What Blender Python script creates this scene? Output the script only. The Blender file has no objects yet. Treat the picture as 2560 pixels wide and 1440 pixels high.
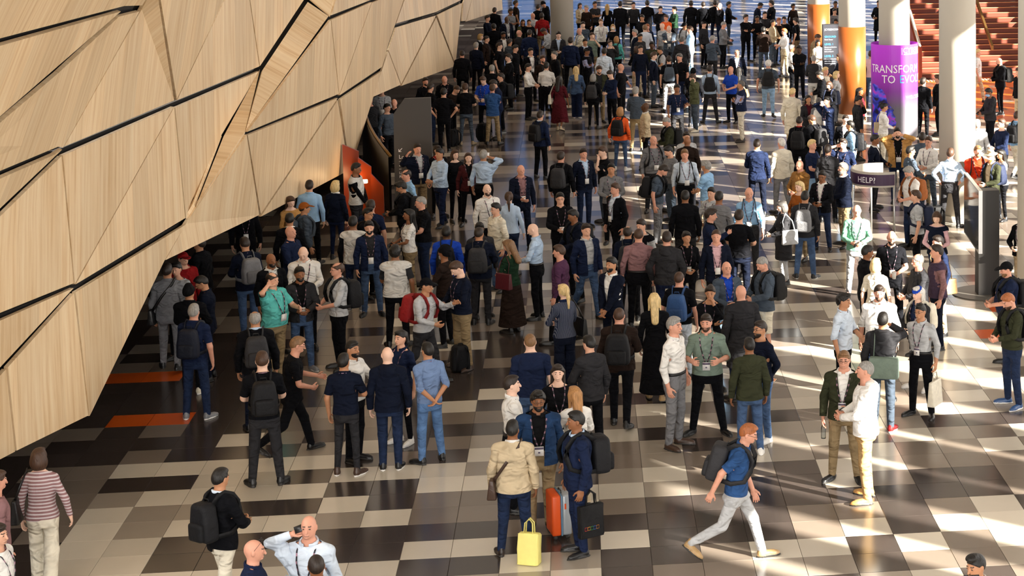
import bpy, bmesh, math, random
import numpy as np
from mathutils import Matrix, Vector

SC = bpy.context.scene
COL = SC.collection
RAD = math.radians
random.seed(7)
RNG = np.random.default_rng(7)

# ------------------------------------------------------------------ camera
CAM_H = 8.60581
F_PX, PITCH, YAW, ROLL, CX, CY = 4836.0084, 0.1094396, 0.1235917, 0.0077300, 2044.476, 120.0
cam_data = bpy.data.cameras.new('camera')
cam = bpy.data.objects.new('camera', cam_data)
COL.objects.link(cam)
cam_data.sensor_fit = 'HORIZONTAL'
cam_data.sensor_width = 36.0
cam_data.lens = F_PX * 36.0 / 2560.0
cam_data.shift_x = -(CX - 1280.0) / 2560.0
cam_data.shift_y = (CY - 720.0) / 2560.0
cam_data.clip_start = 0.5
cam_data.clip_end = 600.0
_fw = Vector((math.sin(YAW) * math.cos(PITCH), math.cos(YAW) * math.cos(PITCH), -math.sin(PITCH)))
_rt = Vector((math.cos(YAW), -math.sin(YAW), 0.0))
_up = _rt.cross(_fw)
_r2 = _rt * math.cos(ROLL) - _up * math.sin(ROLL)
_u2 = _up * math.cos(ROLL) + _rt * math.sin(ROLL)
m = Matrix((( _r2.x, _u2.x, -_fw.x, 0.0), (_r2.y, _u2.y, -_fw.y, 0.0), (_r2.z, _u2.z, -_fw.z, CAM_H), (0, 0, 0, 1)))
cam.matrix_world = m
SC.camera = cam

# ------------------------------------------------------------------ world, sun, exposure
SC.view_settings.view_transform = 'Standard'
SC.view_settings.look = 'None'
SC.view_settings.gamma = 1.0
SC.view_settings.use_curve_mapping = False
SC.view_settings.exposure = 1.0
world = bpy.data.worlds.new('world')
SC.world = world
world.use_nodes = True
wbg = world.node_tree.nodes['Background']
wbg.inputs['Color'].default_value = (1.0, 0.965, 0.92, 1)
wbg.inputs['Strength'].default_value = 3.15
SUN_AZ, SUN_EL = RAD(-42.0), RAD(23.0)
sun_data = bpy.data.lights.new('sun', 'SUN')
sun_data.energy = 20.0
sun_data.angle = RAD(0.53)
sun_data.color = (1.0, 0.93, 0.80)
sun = bpy.data.objects.new('sun', sun_data)
COL.objects.link(sun)
_sd = Vector((math.cos(SUN_AZ) * math.cos(SUN_EL), math.sin(SUN_AZ) * math.cos(SUN_EL), math.sin(SUN_EL)))
sun.rotation_euler = _sd.to_track_quat('Z', 'Y').to_euler()
sun.location = (30, -20, 30)
try:
    SC.cycles.max_bounces = 6
    SC.cycles.diffuse_bounces = 4
    SC.cycles.glossy_bounces = 3
    SC.cycles.transparent_max_bounces = 6
    SC.cycles.sample_clamp_indirect = 6.0
    SC.cycles.caustics_reflective = False
    SC.cycles.caustics_refractive = False
except Exception:
    pass

# ------------------------------------------------------------------ materials
def new_mat(name):
    mt = bpy.data.materials.new(name)
    mt.use_nodes = True
    nt = mt.node_tree
    return mt, nt, nt.nodes['Principled BSDF']

def N(nt, kind, **kw):
    n = nt.nodes.new(kind)
    for k, v in kw.items():
        setattr(n, k, v)
    return n

def plain(name, col, rough=0.6, metal=0.0, spec=0.5, noise=0.0, scale=20.0, emit=None, emit_s=0.0):
    mt, nt, b = new_mat(name)
    b.inputs['Base Color'].default_value = (*col, 1)
    b.inputs['Roughness'].default_value = rough
    b.inputs['Metallic'].default_value = metal
    b.inputs['Specular IOR Level'].default_value = spec
    if noise > 0:
        tc = N(nt, 'ShaderNodeTexCoord'); nz = N(nt, 'ShaderNodeTexNoise'); nz.inputs['Scale'].default_value = scale
        nt.links.new(tc.outputs['Object'], nz.inputs['Vector'])
        mx = N(nt, 'ShaderNodeMix', data_type='RGBA', blend_type='MULTIPLY')
        mx.inputs['Factor'].default_value = noise
        mx.inputs[6].default_value = (*col, 1)
        cr = N(nt, 'ShaderNodeValToRGB'); cr.color_ramp.elements[0].color = (.35, .35, .35, 1); cr.color_ramp.elements[1].color = (1.2, 1.2, 1.2, 1)
        nt.links.new(nz.outputs['Fac'], cr.inputs['Fac']); nt.links.new(cr.outputs['Color'], mx.inputs[7])
        nt.links.new(mx.outputs[2], b.inputs['Base Color'])
    if emit:
        b.inputs['Emission Color'].default_value = (*emit, 1)
        b.inputs['Emission Strength'].default_value = emit_s
    return mt

def tinted(name, rough, bump, scale, var=0.12, spec=0.35, stripes=None, sheen=0.0, dist=.03, aniso=None):
    """A material whose colour is each object's own colour, with fine procedural relief and variation."""
    mt, nt, b = new_mat(name)
    oi = N(nt, 'ShaderNodeObjectInfo'); tc = N(nt, 'ShaderNodeTexCoord')
    ad = N(nt, 'ShaderNodeVectorMath', operation='ADD')
    sc = N(nt, 'ShaderNodeMath', operation='MULTIPLY'); sc.inputs[1].default_value = 37.0
    nt.links.new(oi.outputs['Random'], sc.inputs[0])
    src = tc.outputs['Object']
    if aniso:
        mp = N(nt, 'ShaderNodeVectorMath', operation='MULTIPLY'); mp.inputs[1].default_value = aniso; nt.links.new(src, mp.inputs[0]); src = mp.outputs[0]
    nt.links.new(src, ad.inputs[0]); nt.links.new(sc.outputs[0], ad.inputs[1])
    nz = N(nt, 'ShaderNodeTexNoise'); nz.inputs['Scale'].default_value = scale; nz.inputs['Detail'].default_value = 3.0
    nt.links.new(ad.outputs[0], nz.inputs['Vector'])
    mr = N(nt, 'ShaderNodeMapRange'); mr.inputs[1].default_value = .3; mr.inputs[2].default_value = .7
    mr.inputs[3].default_value = 1 - var; mr.inputs[4].default_value = 1 + var
    nt.links.new(nz.outputs['Fac'], mr.inputs[0])
    mu = N(nt, 'ShaderNodeVectorMath', operation='SCALE')
    nt.links.new(oi.outputs['Color'], mu.inputs[0]); nt.links.new(mr.outputs[0], mu.inputs['Scale'])
    outc = mu.outputs[0]
    if stripes:
        wv = N(nt, 'ShaderNodeTexWave', wave_type='BANDS', bands_direction=stripes[0]); wv.inputs['Scale'].default_value = stripes[1]
        nt.links.new(tc.outputs['Object'], wv.inputs['Vector'])
        mx = N(nt, 'ShaderNodeMix', data_type='RGBA', blend_type='MIX')
        st = N(nt, 'ShaderNodeMath', operation='GREATER_THAN'); st.inputs[1].default_value = .6
        nt.links.new(wv.outputs['Fac'], st.inputs[0])
        s2 = N(nt, 'ShaderNodeMath', operation='MULTIPLY'); s2.inputs[1].default_value = stripes[2]
        nt.links.new(st.outputs[0], s2.inputs[0]); nt.links.new(s2.outputs[0], mx.inputs['Factor'])
        nt.links.new(outc, mx.inputs[6]); mx.inputs[7].default_value = (*stripes[3], 1)
        outc = mx.outputs[2]
    nt.links.new(outc, b.inputs['Base Color'])
    b.inputs['Roughness'].default_value = rough
    b.inputs['Specular IOR Level'].default_value = spec
    if sheen: b.inputs['Sheen Weight'].default_value = sheen
    if bump:
        bp = N(nt, 'ShaderNodeBump'); bp.inputs['Strength'].default_value = bump; bp.inputs['Distance'].default_value = dist
        nz2 = N(nt, 'ShaderNodeTexNoise'); nz2.inputs['Scale'].default_value = scale * .9; nz2.inputs['Detail'].default_value = 1.5
        nz2.inputs['Distortion'].default_value = 1.2
        nt.links.new(ad.outputs[0], nz2.inputs['Vector'])
        nt.links.new(nz2.outputs['Fac'], bp.inputs['Height']); nt.links.new(bp.outputs['Normal'], b.inputs['Normal'])
    return mt

M_SKIN = tinted('skin', .5, 0.0, 14, .06, .4)
M_LIP = tinted('lip', .5, 0.0, 14, .05, .4)
for n in M_LIP.node_tree.nodes:
    if n.type == 'MAP_RANGE': n.inputs[3].default_value = .55; n.inputs[4].default_value = .62
M_BROW = plain('brow', (.075, .05, .038), .8)
M_FAB = tinted('fabric', .9, .8, 5, .14, .12, dist=.11, aniso=(1, 1, 1.7))
M_DENIM = tinted('denim', .85, .7, 7, .28, .2, dist=.07, aniso=(1, 1, 1.6))
M_PLAID = tinted('plaid_fabric', .85, .4, 9, .1, .2, stripes=('X', 20.0, .14, (.75, .78, .85)))
M_STRIPE = tinted('striped_fabric', .85, .4, 9, .1, .2, stripes=('Z', 8.0, .6, (.75, .72, .75)))
M_HAIR = tinted('hair', .5, .5, 40, .32, .4, dist=.012, aniso=(1.6, 1.6, .28))
M_LEATHER = tinted('leather', .38, .15, 18, .1, .5)
M_BAG = tinted('bag_fabric', .7, .3, 16, .1, .3)
M_SOLE_W = plain('white_rubber_sole', (.75, .74, .72), .6)
M_SOLE_D = plain('dark_rubber_sole', (.03, .028, .026), .6)
M_PAPER = plain('badge_card', (.82, .81, .80), .5)
M_PRINT = plain('badge_print', (.12, .10, .16), .5)
M_BLACK = plain('black_plastic', (.012, .012, .013), .35)
M_STRAP = plain('lanyard_strap', (.06, .05, .07), .7)
nt = M_STRAP.node_tree; b_ = nt.nodes['Principled BSDF']
tc_ = N(nt, 'ShaderNodeTexCoord'); wv_ = N(nt, 'ShaderNodeTexWave', bands_direction='Z'); wv_.inputs['Scale'].default_value = 4.5
cr_ = N(nt, 'ShaderNodeValToRGB'); cr_.color_ramp.interpolation = 'CONSTANT'
cr_.color_ramp.elements[0].color = (.02, .02, .03, 1); cr_.color_ramp.elements[1].position = .66; cr_.color_ramp.elements[1].color = (.36, .20, .27, 1)
nt.links.new(tc_.outputs['Object'], wv_.inputs['Vector']); nt.links.new(wv_.outputs['Fac'], cr_.inputs['Fac']); nt.links.new(cr_.outputs['Color'], b_.inputs['Base Color'])

# ------------------------------------------------------------------ signed distance shapes and surface nets
def smin(a, b, k):
    h = np.clip(.5 + .5 * (b - a) / k, 0, 1)
    return b * (1 - h) + a * h - k * h * (1 - h)

def rc(P, a, b, ra, rb, sy=1.0):
    a = np.array(a, np.float32); b = np.array(b, np.float32); d = b - a
    q = P - a
    t = np.clip(q @ d / max(float(d @ d), 1e-9), 0, 1)
    r = q - t[:, None] * d
    if sy != 1.0: r[:, 1] /= sy
    return np.sqrt((r * r).sum(1)) - (ra + t * (rb - ra))

def ell(P, c, r):
    q = (P - np.array(c, np.float32)); r = np.array(r, np.float32)
    k0 = np.sqrt(((q / r) ** 2).sum(1)); k1 = np.sqrt(((q / (r * r)) ** 2).sum(1)) + 1e-6
    return k0 * (k0 - 1) / k1

def prof(P, tab, off=0.0, e=2.3):
    z = np.array([t[0] for t in tab]); A = np.array([t[1] for t in tab]) + off; B = np.array([t[2] for t in tab]) + off
    C = np.array([t[3] if len(t) > 3 else 0 for t in tab])
    a = np.interp(P[:, 2], z, A); bb = np.interp(P[:, 2], z, B); c = np.interp(P[:, 2], z, C)
    k = (np.abs(P[:, 0] / a) ** e + np.abs((P[:, 1] - c) / bb) ** e) ** (1 / e)
    d = (k - 1) * np.minimum(a, bb)
    return np.maximum(d, np.maximum(z[0] - P[:, 2], P[:, 2] - z[-1]))

def surfnet(fn, lo, hi, step):
    ax = [np.arange(lo[i] - step, hi[i] + 2 * step, step, dtype=np.float32) for i in range(3)]
    n = [len(a) for a in ax]
    G = np.stack(np.meshgrid(*ax, indexing='ij'), -1).reshape(-1, 3)
    F = fn(G).reshape(n).astype(np.float32)
    S = F < 0
    nc = [k - 1 for k in n]
    cnt = np.zeros(nc, np.int32)
    for dx in (0, 1):
        for dy in (0, 1):
            for dz in (0, 1):
                cnt += S[dx:dx + nc[0], dy:dy + nc[1], dz:dz + nc[2]]
    act = (cnt > 0) & (cnt < 8)
    ids = np.argwhere(act)
    imap = -np.ones(nc, np.int64); imap[act] = np.arange(len(ids))
    acc = np.zeros((len(ids), 3)); num = np.zeros(len(ids))
    cor = [(0, 0, 0), (1, 0, 0), (0, 1, 0), (1, 1, 0), (0, 0, 1), (1, 0, 1), (0, 1, 1), (1, 1, 1)]
    for a in range(8):
        for b in range(a + 1, 8):
            ca, cb = np.array(cor[a]), np.array(cor[b])
            if np.abs(ca - cb).sum() != 1: continue
            ia = ids + ca; ib = ids + cb
            fa = F[ia[:, 0], ia[:, 1], ia[:, 2]]; fb = F[ib[:, 0], ib[:, 1], ib[:, 2]]
            cr = (fa < 0) != (fb < 0)
            t = np.where(cr, fa / np.where(cr, fa - fb, 1), 0)
            acc += np.where(cr[:, None], ca + t[:, None] * (cb - ca), 0); num += cr
    V = (ids + acc / num[:, None]) * step + np.array([a[0] for a in ax])
    quads = []
    for d in range(3):
        e1, e2 = (d + 1) % 3, (d + 2) % 3
        sl = [slice(None)] * 3; sl[d] = slice(0, -1); s2 = [slice(None)] * 3; s2[d] = slice(1, None)
        A = S[tuple(sl)]; B = S[tuple(s2)]
        I = np.argwhere(A != B)
        I = I[(I[:, e1] > 0) & (I[:, e2] > 0) & (I[:, e1] < nc[e1]) & (I[:, e2] < nc[e2])]
        flip = A[I[:, 0], I[:, 1], I[:, 2]]
        def cell(o1, o2):
            J = I.copy(); J[:, e1] += o1; J[:, e2] += o2
            return imap[J[:, 0], J[:, 1], J[:, 2]]
        q = np.stack([cell(-1, -1), cell(0, -1), cell(0, 0), cell(-1, 0)], 1)
        q[~flip] = q[~flip][:, ::-1]
        quads.append(q)
    return V, np.concatenate(quads)

# ------------------------------------------------------------------ skeleton (rest pose: arms held out from the sides, facing -Y)
class Skel: pass
def make_skel(sex):
    s = Skel(); f = sex == 'f'
    s.sh = np.array([.158 if f else .176, .012, 1.374 if f else 1.390])
    s.L1, s.L2 = .285, .252
    s.dir = np.array([math.sin(RAD(27)), 0, -math.cos(RAD(27))])
    s.hip = np.array([.088 if f else .092, .005, .92])
    s.knee = np.array([.092 if f else .10, -.005, .495])
    s.ank = np.array([.088 if f else .102, .02, .085])
    return s
SK = {'m': make_skel('m'), 'f': make_skel('f')}

TORSO = {'m': [(.80, .150, .105, .005), (.88, .168, .118, .008), (.95, .165, .115, .004), (1.04, .152, .105, .0), (1.12, .152, .105, -.004), (1.22, .165, .112, 0), (1.32, .178, .116, .008), (1.37, .165, .106, .012), (1.41, .135, .09, .015), (1.46, .072, .066, .012), (1.50, .06, .062, .01)],
         'f': [(.80, .155, .112, .008), (.88, .176, .122, .012), (.95, .168, .115, .006), (1.04, .138, .098, .0), (1.12, .132, .096, -.004), (1.22, .150, .118, -.012), (1.30, .158, .118, -.006), (1.35, .148, .098, .01), (1.40, .115, .080, .014), (1.45, .060, .058, .012), (1.49, .052, .054, .01)]}

def arm_pts(s, sgn):
    d = s.dir * np.array([sgn, 1, 1]); a = s.sh * np.array([sgn, 1, 1])
    return a, a + d * s.L1, a + d * (s.L1 + s.L2), d

def f_torso(P, sex, off, legs=True):
    return prof(P, TORSO[sex], off)

def f_arm(P, s, sgn, r, upto=1.0):
    a, e, w, d = arm_pts(s, sgn)
    return smin(rc(P, a, e, r[0], r[1]), rc(P, e, w, r[1], r[2]), .02)

def f_leg(P, s, sgn, r):
    S = np.array([sgn, 1, 1])
    h, k, a = s.hip * S, s.knee * S, s.ank * S
    return smin(rc(P, h, k, r[0], r[1]), rc(P, k, a, r[1], r[2]), .02)

def f_body(P, sex):
    s = SK[sex]; f = sex == 'f'
    d = f_torso(P, sex, -.018)
    for g in (-1, 1):
        d = smin(d, f_arm(P, s, g, (.042, .034, .025) if f else (.048, .041, .029)), .03)
        d = smin(d, rc(P, (g * .03, .02, 1.475), s.sh * np.array([g, 1, 1]) + [0, 0, .012], .036, .03), .03)
        d = smin(d, f_leg(P, s, g, (.07, .045, .03) if f else (.072, .048, .033)), .03)
        S = np.array([g, 1, 1])
        d = smin(d, rc(P, s.ank * S + [0, 0, -.03], s.ank * S + [g * .015, -.14, -.05], .032, .026), .02)
    d = smin(d, rc(P, (0, .012, 1.44), (0, -.002, 1.60), .052 if f else .063, .05 if f else .060), .03)
    return d

def f_head(P, sex):
    d = ell(P, (0, .008, 1.657), (.073, .093, .096))
    d = smin(d, ell(P, (0, -.032, 1.612), (.056, .060, .078)), .03)
    d = smin(d, ell(P, (0, -.072, 1.556), (.026, .022, .02)), .025)
    d = smin(d, rc(P, (0, -.094, 1.655), (0, -.112, 1.618), .009, .013), .012)
    d = smin(d, rc(P, (-.03, -.083, 1.674), (.03, -.083, 1.674), .012, .012), .012)
    d = smin(d, rc(P, (-.014, -.092, 1.583), (.014, -.092, 1.583), .009, .009), .012)
    for g in (-1, 1):
        d = np.maximum(d, -ell(P, (g * .03, -.103, 1.652), (.018, .016, .010)) - .002)
        d = smin(d, ell(P, (g * .030, -.083, 1.652), (.014, .012, .012)), .006)
        d = smin(d, ell(P, (g * .076, .008, 1.64), (.010, .018, .03)), .01)
    d = smin(d, rc(P, (0, .014, 1.44), (0, 0, 1.60), .052 if sex == 'f' else .063, .05 if sex == 'f' else .060), .03)
    return d

def f_hand(P):
    # hand along +X from the wrist at the origin, thumb towards -Y, palm towards -Z
    d = ell(P, (.05, 0, 0), (.052, .040, .016))
    d = smin(d, rc(P, (-.06, 0, 0), (.01, 0, 0), .029, .024), .02)
    for i, (y, L) in enumerate(((-.030, .062), (-.010, .072), (.010, .068), (.029, .052))):
        k = (.088, y, -.002); p1 = (.088 + L * .52, y * 1.1, -.014); p2 = (.088 + L * .86, y * 1.12, -.042)
        d = smin(d, smin(rc(P, k, p1, .0095, .0085), rc(P, p1, p2, .0085, .0075), .004), .006)
    d = smin(d, smin(rc(P, (.02, -.03, -.006), (.055, -.06, -.022), .013, .0105), rc(P, (.055, -.06, -.022), (.085, -.068, -.034), .0105, .008), .005), .012)
    return d

def skin_weights(V, sex, skirt=False):
    s = SK[sex]
    W = np.zeros((len(V), 17), np.float32)
    ss = lambda a, b, x: (lambda t: t * t * (3 - 2 * t))(np.clip((x - a) / (b - a), 0, 1))
    x, y, z = V[:, 0], V[:, 1], V[:, 2]
    t1, t2, t3, t4 = ss(.98, 1.10, z), ss(1.16, 1.30, z), ss(1.45, 1.52, z), ss(1.535, 1.585, z)
    core = np.stack([1 - t1, t1 * (1 - t2), t2 * (1 - t3), t3 * (1 - t4), t4], 1)
    arm_tot = np.zeros(len(V))
    for g, b0 in ((1, 5), (-1, 8)):
        a, e, w, d = arm_pts(s, g)
        q = V - a; t = q @ d
        pr = np.sqrt(np.maximum((q * q).sum(1) - t * t, 0))
        mm = ss(-.06, .085, t) * (1 - np.where(t < .26, ss(.085, .12, pr), ss(.12, .16, pr))) * (x * g > .06)
        k1 = ss(s.L1 - .045, s.L1 + .045, t); k2 = ss(s.L1 + s.L2 - .018, s.L1 + s.L2 + .018, t)
        W[:, b0] = mm * (1 - k1); W[:, b0 + 1] = mm * k1 * (1 - k2); W[:, b0 + 2] = mm * k2
        arm_tot += mm
    W[:, :5] = core * np.clip(1 - arm_tot, 0, 1)[:, None]
    lg = 1 - ss(.80, .96, z)
    side = ss(-.025, .025, x) if not skirt else ss(-.16, .16, x)
    lw = np.clip(1 - arm_tot, 0, 1) * lg
    if skirt: lw *= .8
    W[:, 0] *= 1; W[:, :5] *= (1 - np.where(arm_tot < .5, lg if not skirt else lg * .8, 0))[:, None]
    kn = 1 - ss(.44, .55, z); an = 1 - ss(.07, .115, z)
    if skirt: kn = kn * .0; an = an * 0
    for g, b0, sd in ((1, 11, side), (-1, 14, 1 - side)):
        W[:, b0] = lw * sd * (1 - kn); W[:, b0 + 1] = lw * sd * kn * (1 - an); W[:, b0 + 2] = lw * sd * kn * an
    tot = W.sum(1, keepdims=True); tot[tot < 1e-6] = 1
    return W / tot

def arm_geom(bm, sex, g):
    """The faces, edges and vertices that belong to one arm."""
    a, e, w, d = arm_pts(SK[sex], g); a = Vector(a); d = Vector(d)
    def near(v):
        q = v.co - a; t = q.dot(d)
        return t > -.02 and (q - d * t).length < .105 and v.co.x * g > .1
    fs = [f for f in bm.faces if all(near(v) for v in f.verts)]
    return fs + list({e for f in fs for e in f.edges}) + list({v for f in fs for v in f.verts})

def finish(name, V, Q, sex, mats, cuts=(), rigid=None, skirt=False, facemat=None, extra=None, smooth_it=1):
    """Build a template: mesh data, rest coordinates and bone weights."""
    bm = bmesh.new()
    vs = [bm.verts.new(v) for v in V]
    for q in Q:
        try: bm.faces.new([vs[i] for i in q])
        except ValueError: pass
    for co, no, side in cuts:
        if side == 's': geom = arm_geom(bm, sex, 1 if no[0] > 0 else -1); side = 'o'
        else: geom = bm.verts[:] + bm.edges[:] + bm.faces[:]
        bmesh.ops.bisect_plane(bm, geom=geom, plane_co=co, plane_no=no, clear_outer=(side == 'o'), clear_inner=(side == 'i'))
    if extra: extra(bm)
    if smooth_it: bmesh.ops.smooth_vert(bm, verts=[v for v in bm.verts if not v.is_boundary], factor=.4, use_axis_x=True, use_axis_y=True, use_axis_z=True)
    bmesh.ops.delete(bm, geom=[v for v in bm.verts if not v.link_faces], context='VERTS')
    me = bpy.data.meshes.new(name)
    bm.to_mesh(me); bm.free()
    for mt in mats: me.materials.append(mt)
    me.polygons.foreach_set('use_smooth', [True] * len(me.polygons))
    R = np.empty(len(me.vertices) * 3); me.vertices.foreach_get('co', R); R = R.reshape(-1, 3)
    if facemat:
        c = np.empty(len(me.polygons) * 3); me.polygons.foreach_get('center', c)
        me.polygons.foreach_set('material_index', facemat(c.reshape(-1, 3)).astype(np.int32))
    t = Skel(); t.me = me; t.R = R
    if rigid is None: t.W = skin_weights(R, sex, skirt)
    else:
        t.W = np.zeros((len(R), 17), np.float32)
        if callable(rigid): t.W = rigid(R)
        else: t.W[:, rigid] = 1
    # how strongly a vertex follows the width of the trunk
    aw = t.W[:, 5:11].sum(1); lw = t.W[:, 11:17].sum(1)
    z = R[:, 2]
    win = np.clip((z - .45) / .4, 0, 1) * np.clip((1.52 - z) / .12, 0, 1)
    t.wide = win * (1 - .75 * aw)
    t.belly = np.exp(-((z - 1.08) / .13) ** 2) * (1 - aw) * np.clip((-R[:, 1] + .03) / .1, 0, 1)
    return t

TPL = {}
STEP = {0: (.016, .0062, .0055), 1: (.024, .0105, .0085), 2: (.032, .015, .0125)}

def join_parts(parts):
    V, Q, o = [], [], 0
    for v, q in parts:
        V.append(v); Q.extend((q + o).tolist()); o += len(v)
    return np.concatenate(V), Q

def build_body(sex, lod):
    s = SK[sex]; st = STEP[lod]
    parts = []
    V, Q = surfnet(lambda P: f_body(P, sex), (-.5, -.2, 0), (.5, .17, 1.56), st[0])
    # cut the trunk at the neck and wrists, add the finer head and hands, then bridge the open rings
    bm = bmesh.new(); vs = [bm.verts.new(v) for v in V]
    for q in Q:
        try: bm.faces.new([vs[i] for i in q])
        except ValueError: pass
    def cut(b, co, no):
        bmesh.ops.bisect_plane(b, geom=b.verts[:] + b.edges[:] + b.faces[:], plane_co=co, plane_no=no, clear_outer=True)
    cut(bm, (0, 0, 1.518), (0, 0, 1))
    for g in (-1, 1):
        a, e, w, d = arm_pts(s, g)
        bmesh.ops.bisect_plane(bm, geom=arm_geom(bm, sex, g), plane_co=tuple(w + d * -.012), plane_no=tuple(d), clear_outer=True)
    loops = {}
    def boundary(b): return [e for e in b.edges if e.is_boundary]
    HV, HQ = surfnet(lambda P: f_head(P, sex), (-.1, -.14, 1.47), (.1, .12, 1.77), st[1])
    hb = bmesh.new(); hv = [hb.verts.new(v) for v in HV]
    for q in HQ: hb.faces.new([hv[i] for i in q])
    bmesh.ops.bisect_plane(hb, geom=hb.verts[:] + hb.edges[:] + hb.faces[:], plane_co=(0, 0, 1.526), plane_no=(0, 0, -1), clear_outer=True)
    def merge(dst, src, M=None):
        mp = {}
        for v in src.verts: mp[v] = dst.verts.new(M @ v.co if M else v.co)
        for f in src.faces:
            vv = [mp[v] for v in f.verts]
            dst.faces.new(vv if (M is None or M.determinant() > 0) else vv[::-1])
        return mp
    def ring_near(b, c, r):
        return [e for e in b.edges if e.is_boundary and all((v.co - Vector(c)).length < r for v in e.verts)]
    def bridge(b, c, r):
        ed = ring_near(b, c, r)
        try: bmesh.ops.bridge_loops(b, edges=ed)
        except Exception: pass
    merge(bm, hb); bridge(bm, (0, .005, 1.522), .12)
    GV, GQ = surfnet(f_hand, (-.03, -.085, -.06), (.17, .05, .03), st[2])
    gb = bmesh.new(); gv = [gb.verts.new(v) for v in GV]
    for q in GQ: gb.faces.new([gv[i] for i in q])
    bmesh.ops.bisect_plane(gb, geom=gb.verts[:] + gb.edges[:] + gb.faces[:], plane_co=(-.004, 0, 0), plane_no=(-1, 0, 0), clear_outer=True)
    for g in (-1, 1):
        a, e, w, d = arm_pts(s, g)
        X = Vector(d); Y = Vector((0, 1, 0)); Z = X.cross(Y)
        # palm turned towards the body; the other side is the mirror image
        Mx = Matrix(((X.x, Y.x, Z.x, w[0]), (X.y, Y.y, Z.y, w[1]), (X.z, Y.z, Z.z, w[2]), (0, 0, 0, 1)))
        if g == -1:
            a2, e2, w2, d2 = arm_pts(s, 1); X = Vector(d2); Z = X.cross(Y)
            Mx = Matrix(((-X.x, -Y.x, -Z.x, w[0]), (X.y, Y.y, Z.y, w[1]), (X.z, Y.z, Z.z, w[2]), (0, 0, 0, 1)))
        sc_ = .92 if sex == 'f' else 1.0
        merge(bm, gb, Mx @ Matrix.Scale(sc_, 4)); bridge(bm, tuple(w), .05)
    bmesh.ops.recalc_face_normals(bm, faces=bm.faces[:])
    V = np.array([v.co[:] for v in bm.verts]); bm.verts.index_update()
    Q = [[v.index for v in f.verts] for f in bm.faces]
    bm.free(); hb.free(); gb.free()
    def fm(c):
        m_ = np.zeros(len(c))
        ex = np.abs(np.abs(c[:, 0]) - .030)
        m_[(ex < .0095) & (np.abs(c[:, 2] - 1.652) < (.0048, .0048, .0)[lod]) & (c[:, 1] < -.075)] = 2
        m_[(ex < .018) & (np.abs(c[:, 2] - 1.677) < (.0036, .005, .007)[lod]) & (c[:, 1] < -.07)] = (2, 1, 1)[lod]
        m_[(np.abs(c[:, 0]) < .024) & (np.abs(c[:, 2] - 1.583) < .0075) & (c[:, 1] < -.085)] = 1
        return m_
    return finish('body_%s%d' % (sex, lod), V, Q, sex, [M_SKIN, M_LIP, M_BROW], facemat=fm, smooth_it=0)

def sleeves(s, tcut):
    out = []
    for g in (-1, 1):
        a, e, w, d = arm_pts(s, g)
        out.append((tuple(a + d * tcut), tuple(d), 's'))
    return out

def f_top(P, sex, off, ra, hem, collar=True):
    s = SK[sex]
    d = prof(P, [(hem - .06,) + TORSO[sex][1][1:]] + [t for t in TORSO[sex] if t[0] > hem - .03], off)
    for g in (-1, 1):
        d = smin(d, f_arm(P, s, g, ra), .035)
        d = smin(d, rc(P, (g * .03, .02, 1.468), s.sh * np.array([g, 1, 1]) + [0, 0, .010], .038 + off, .036 + off), .035)
    return d

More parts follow.
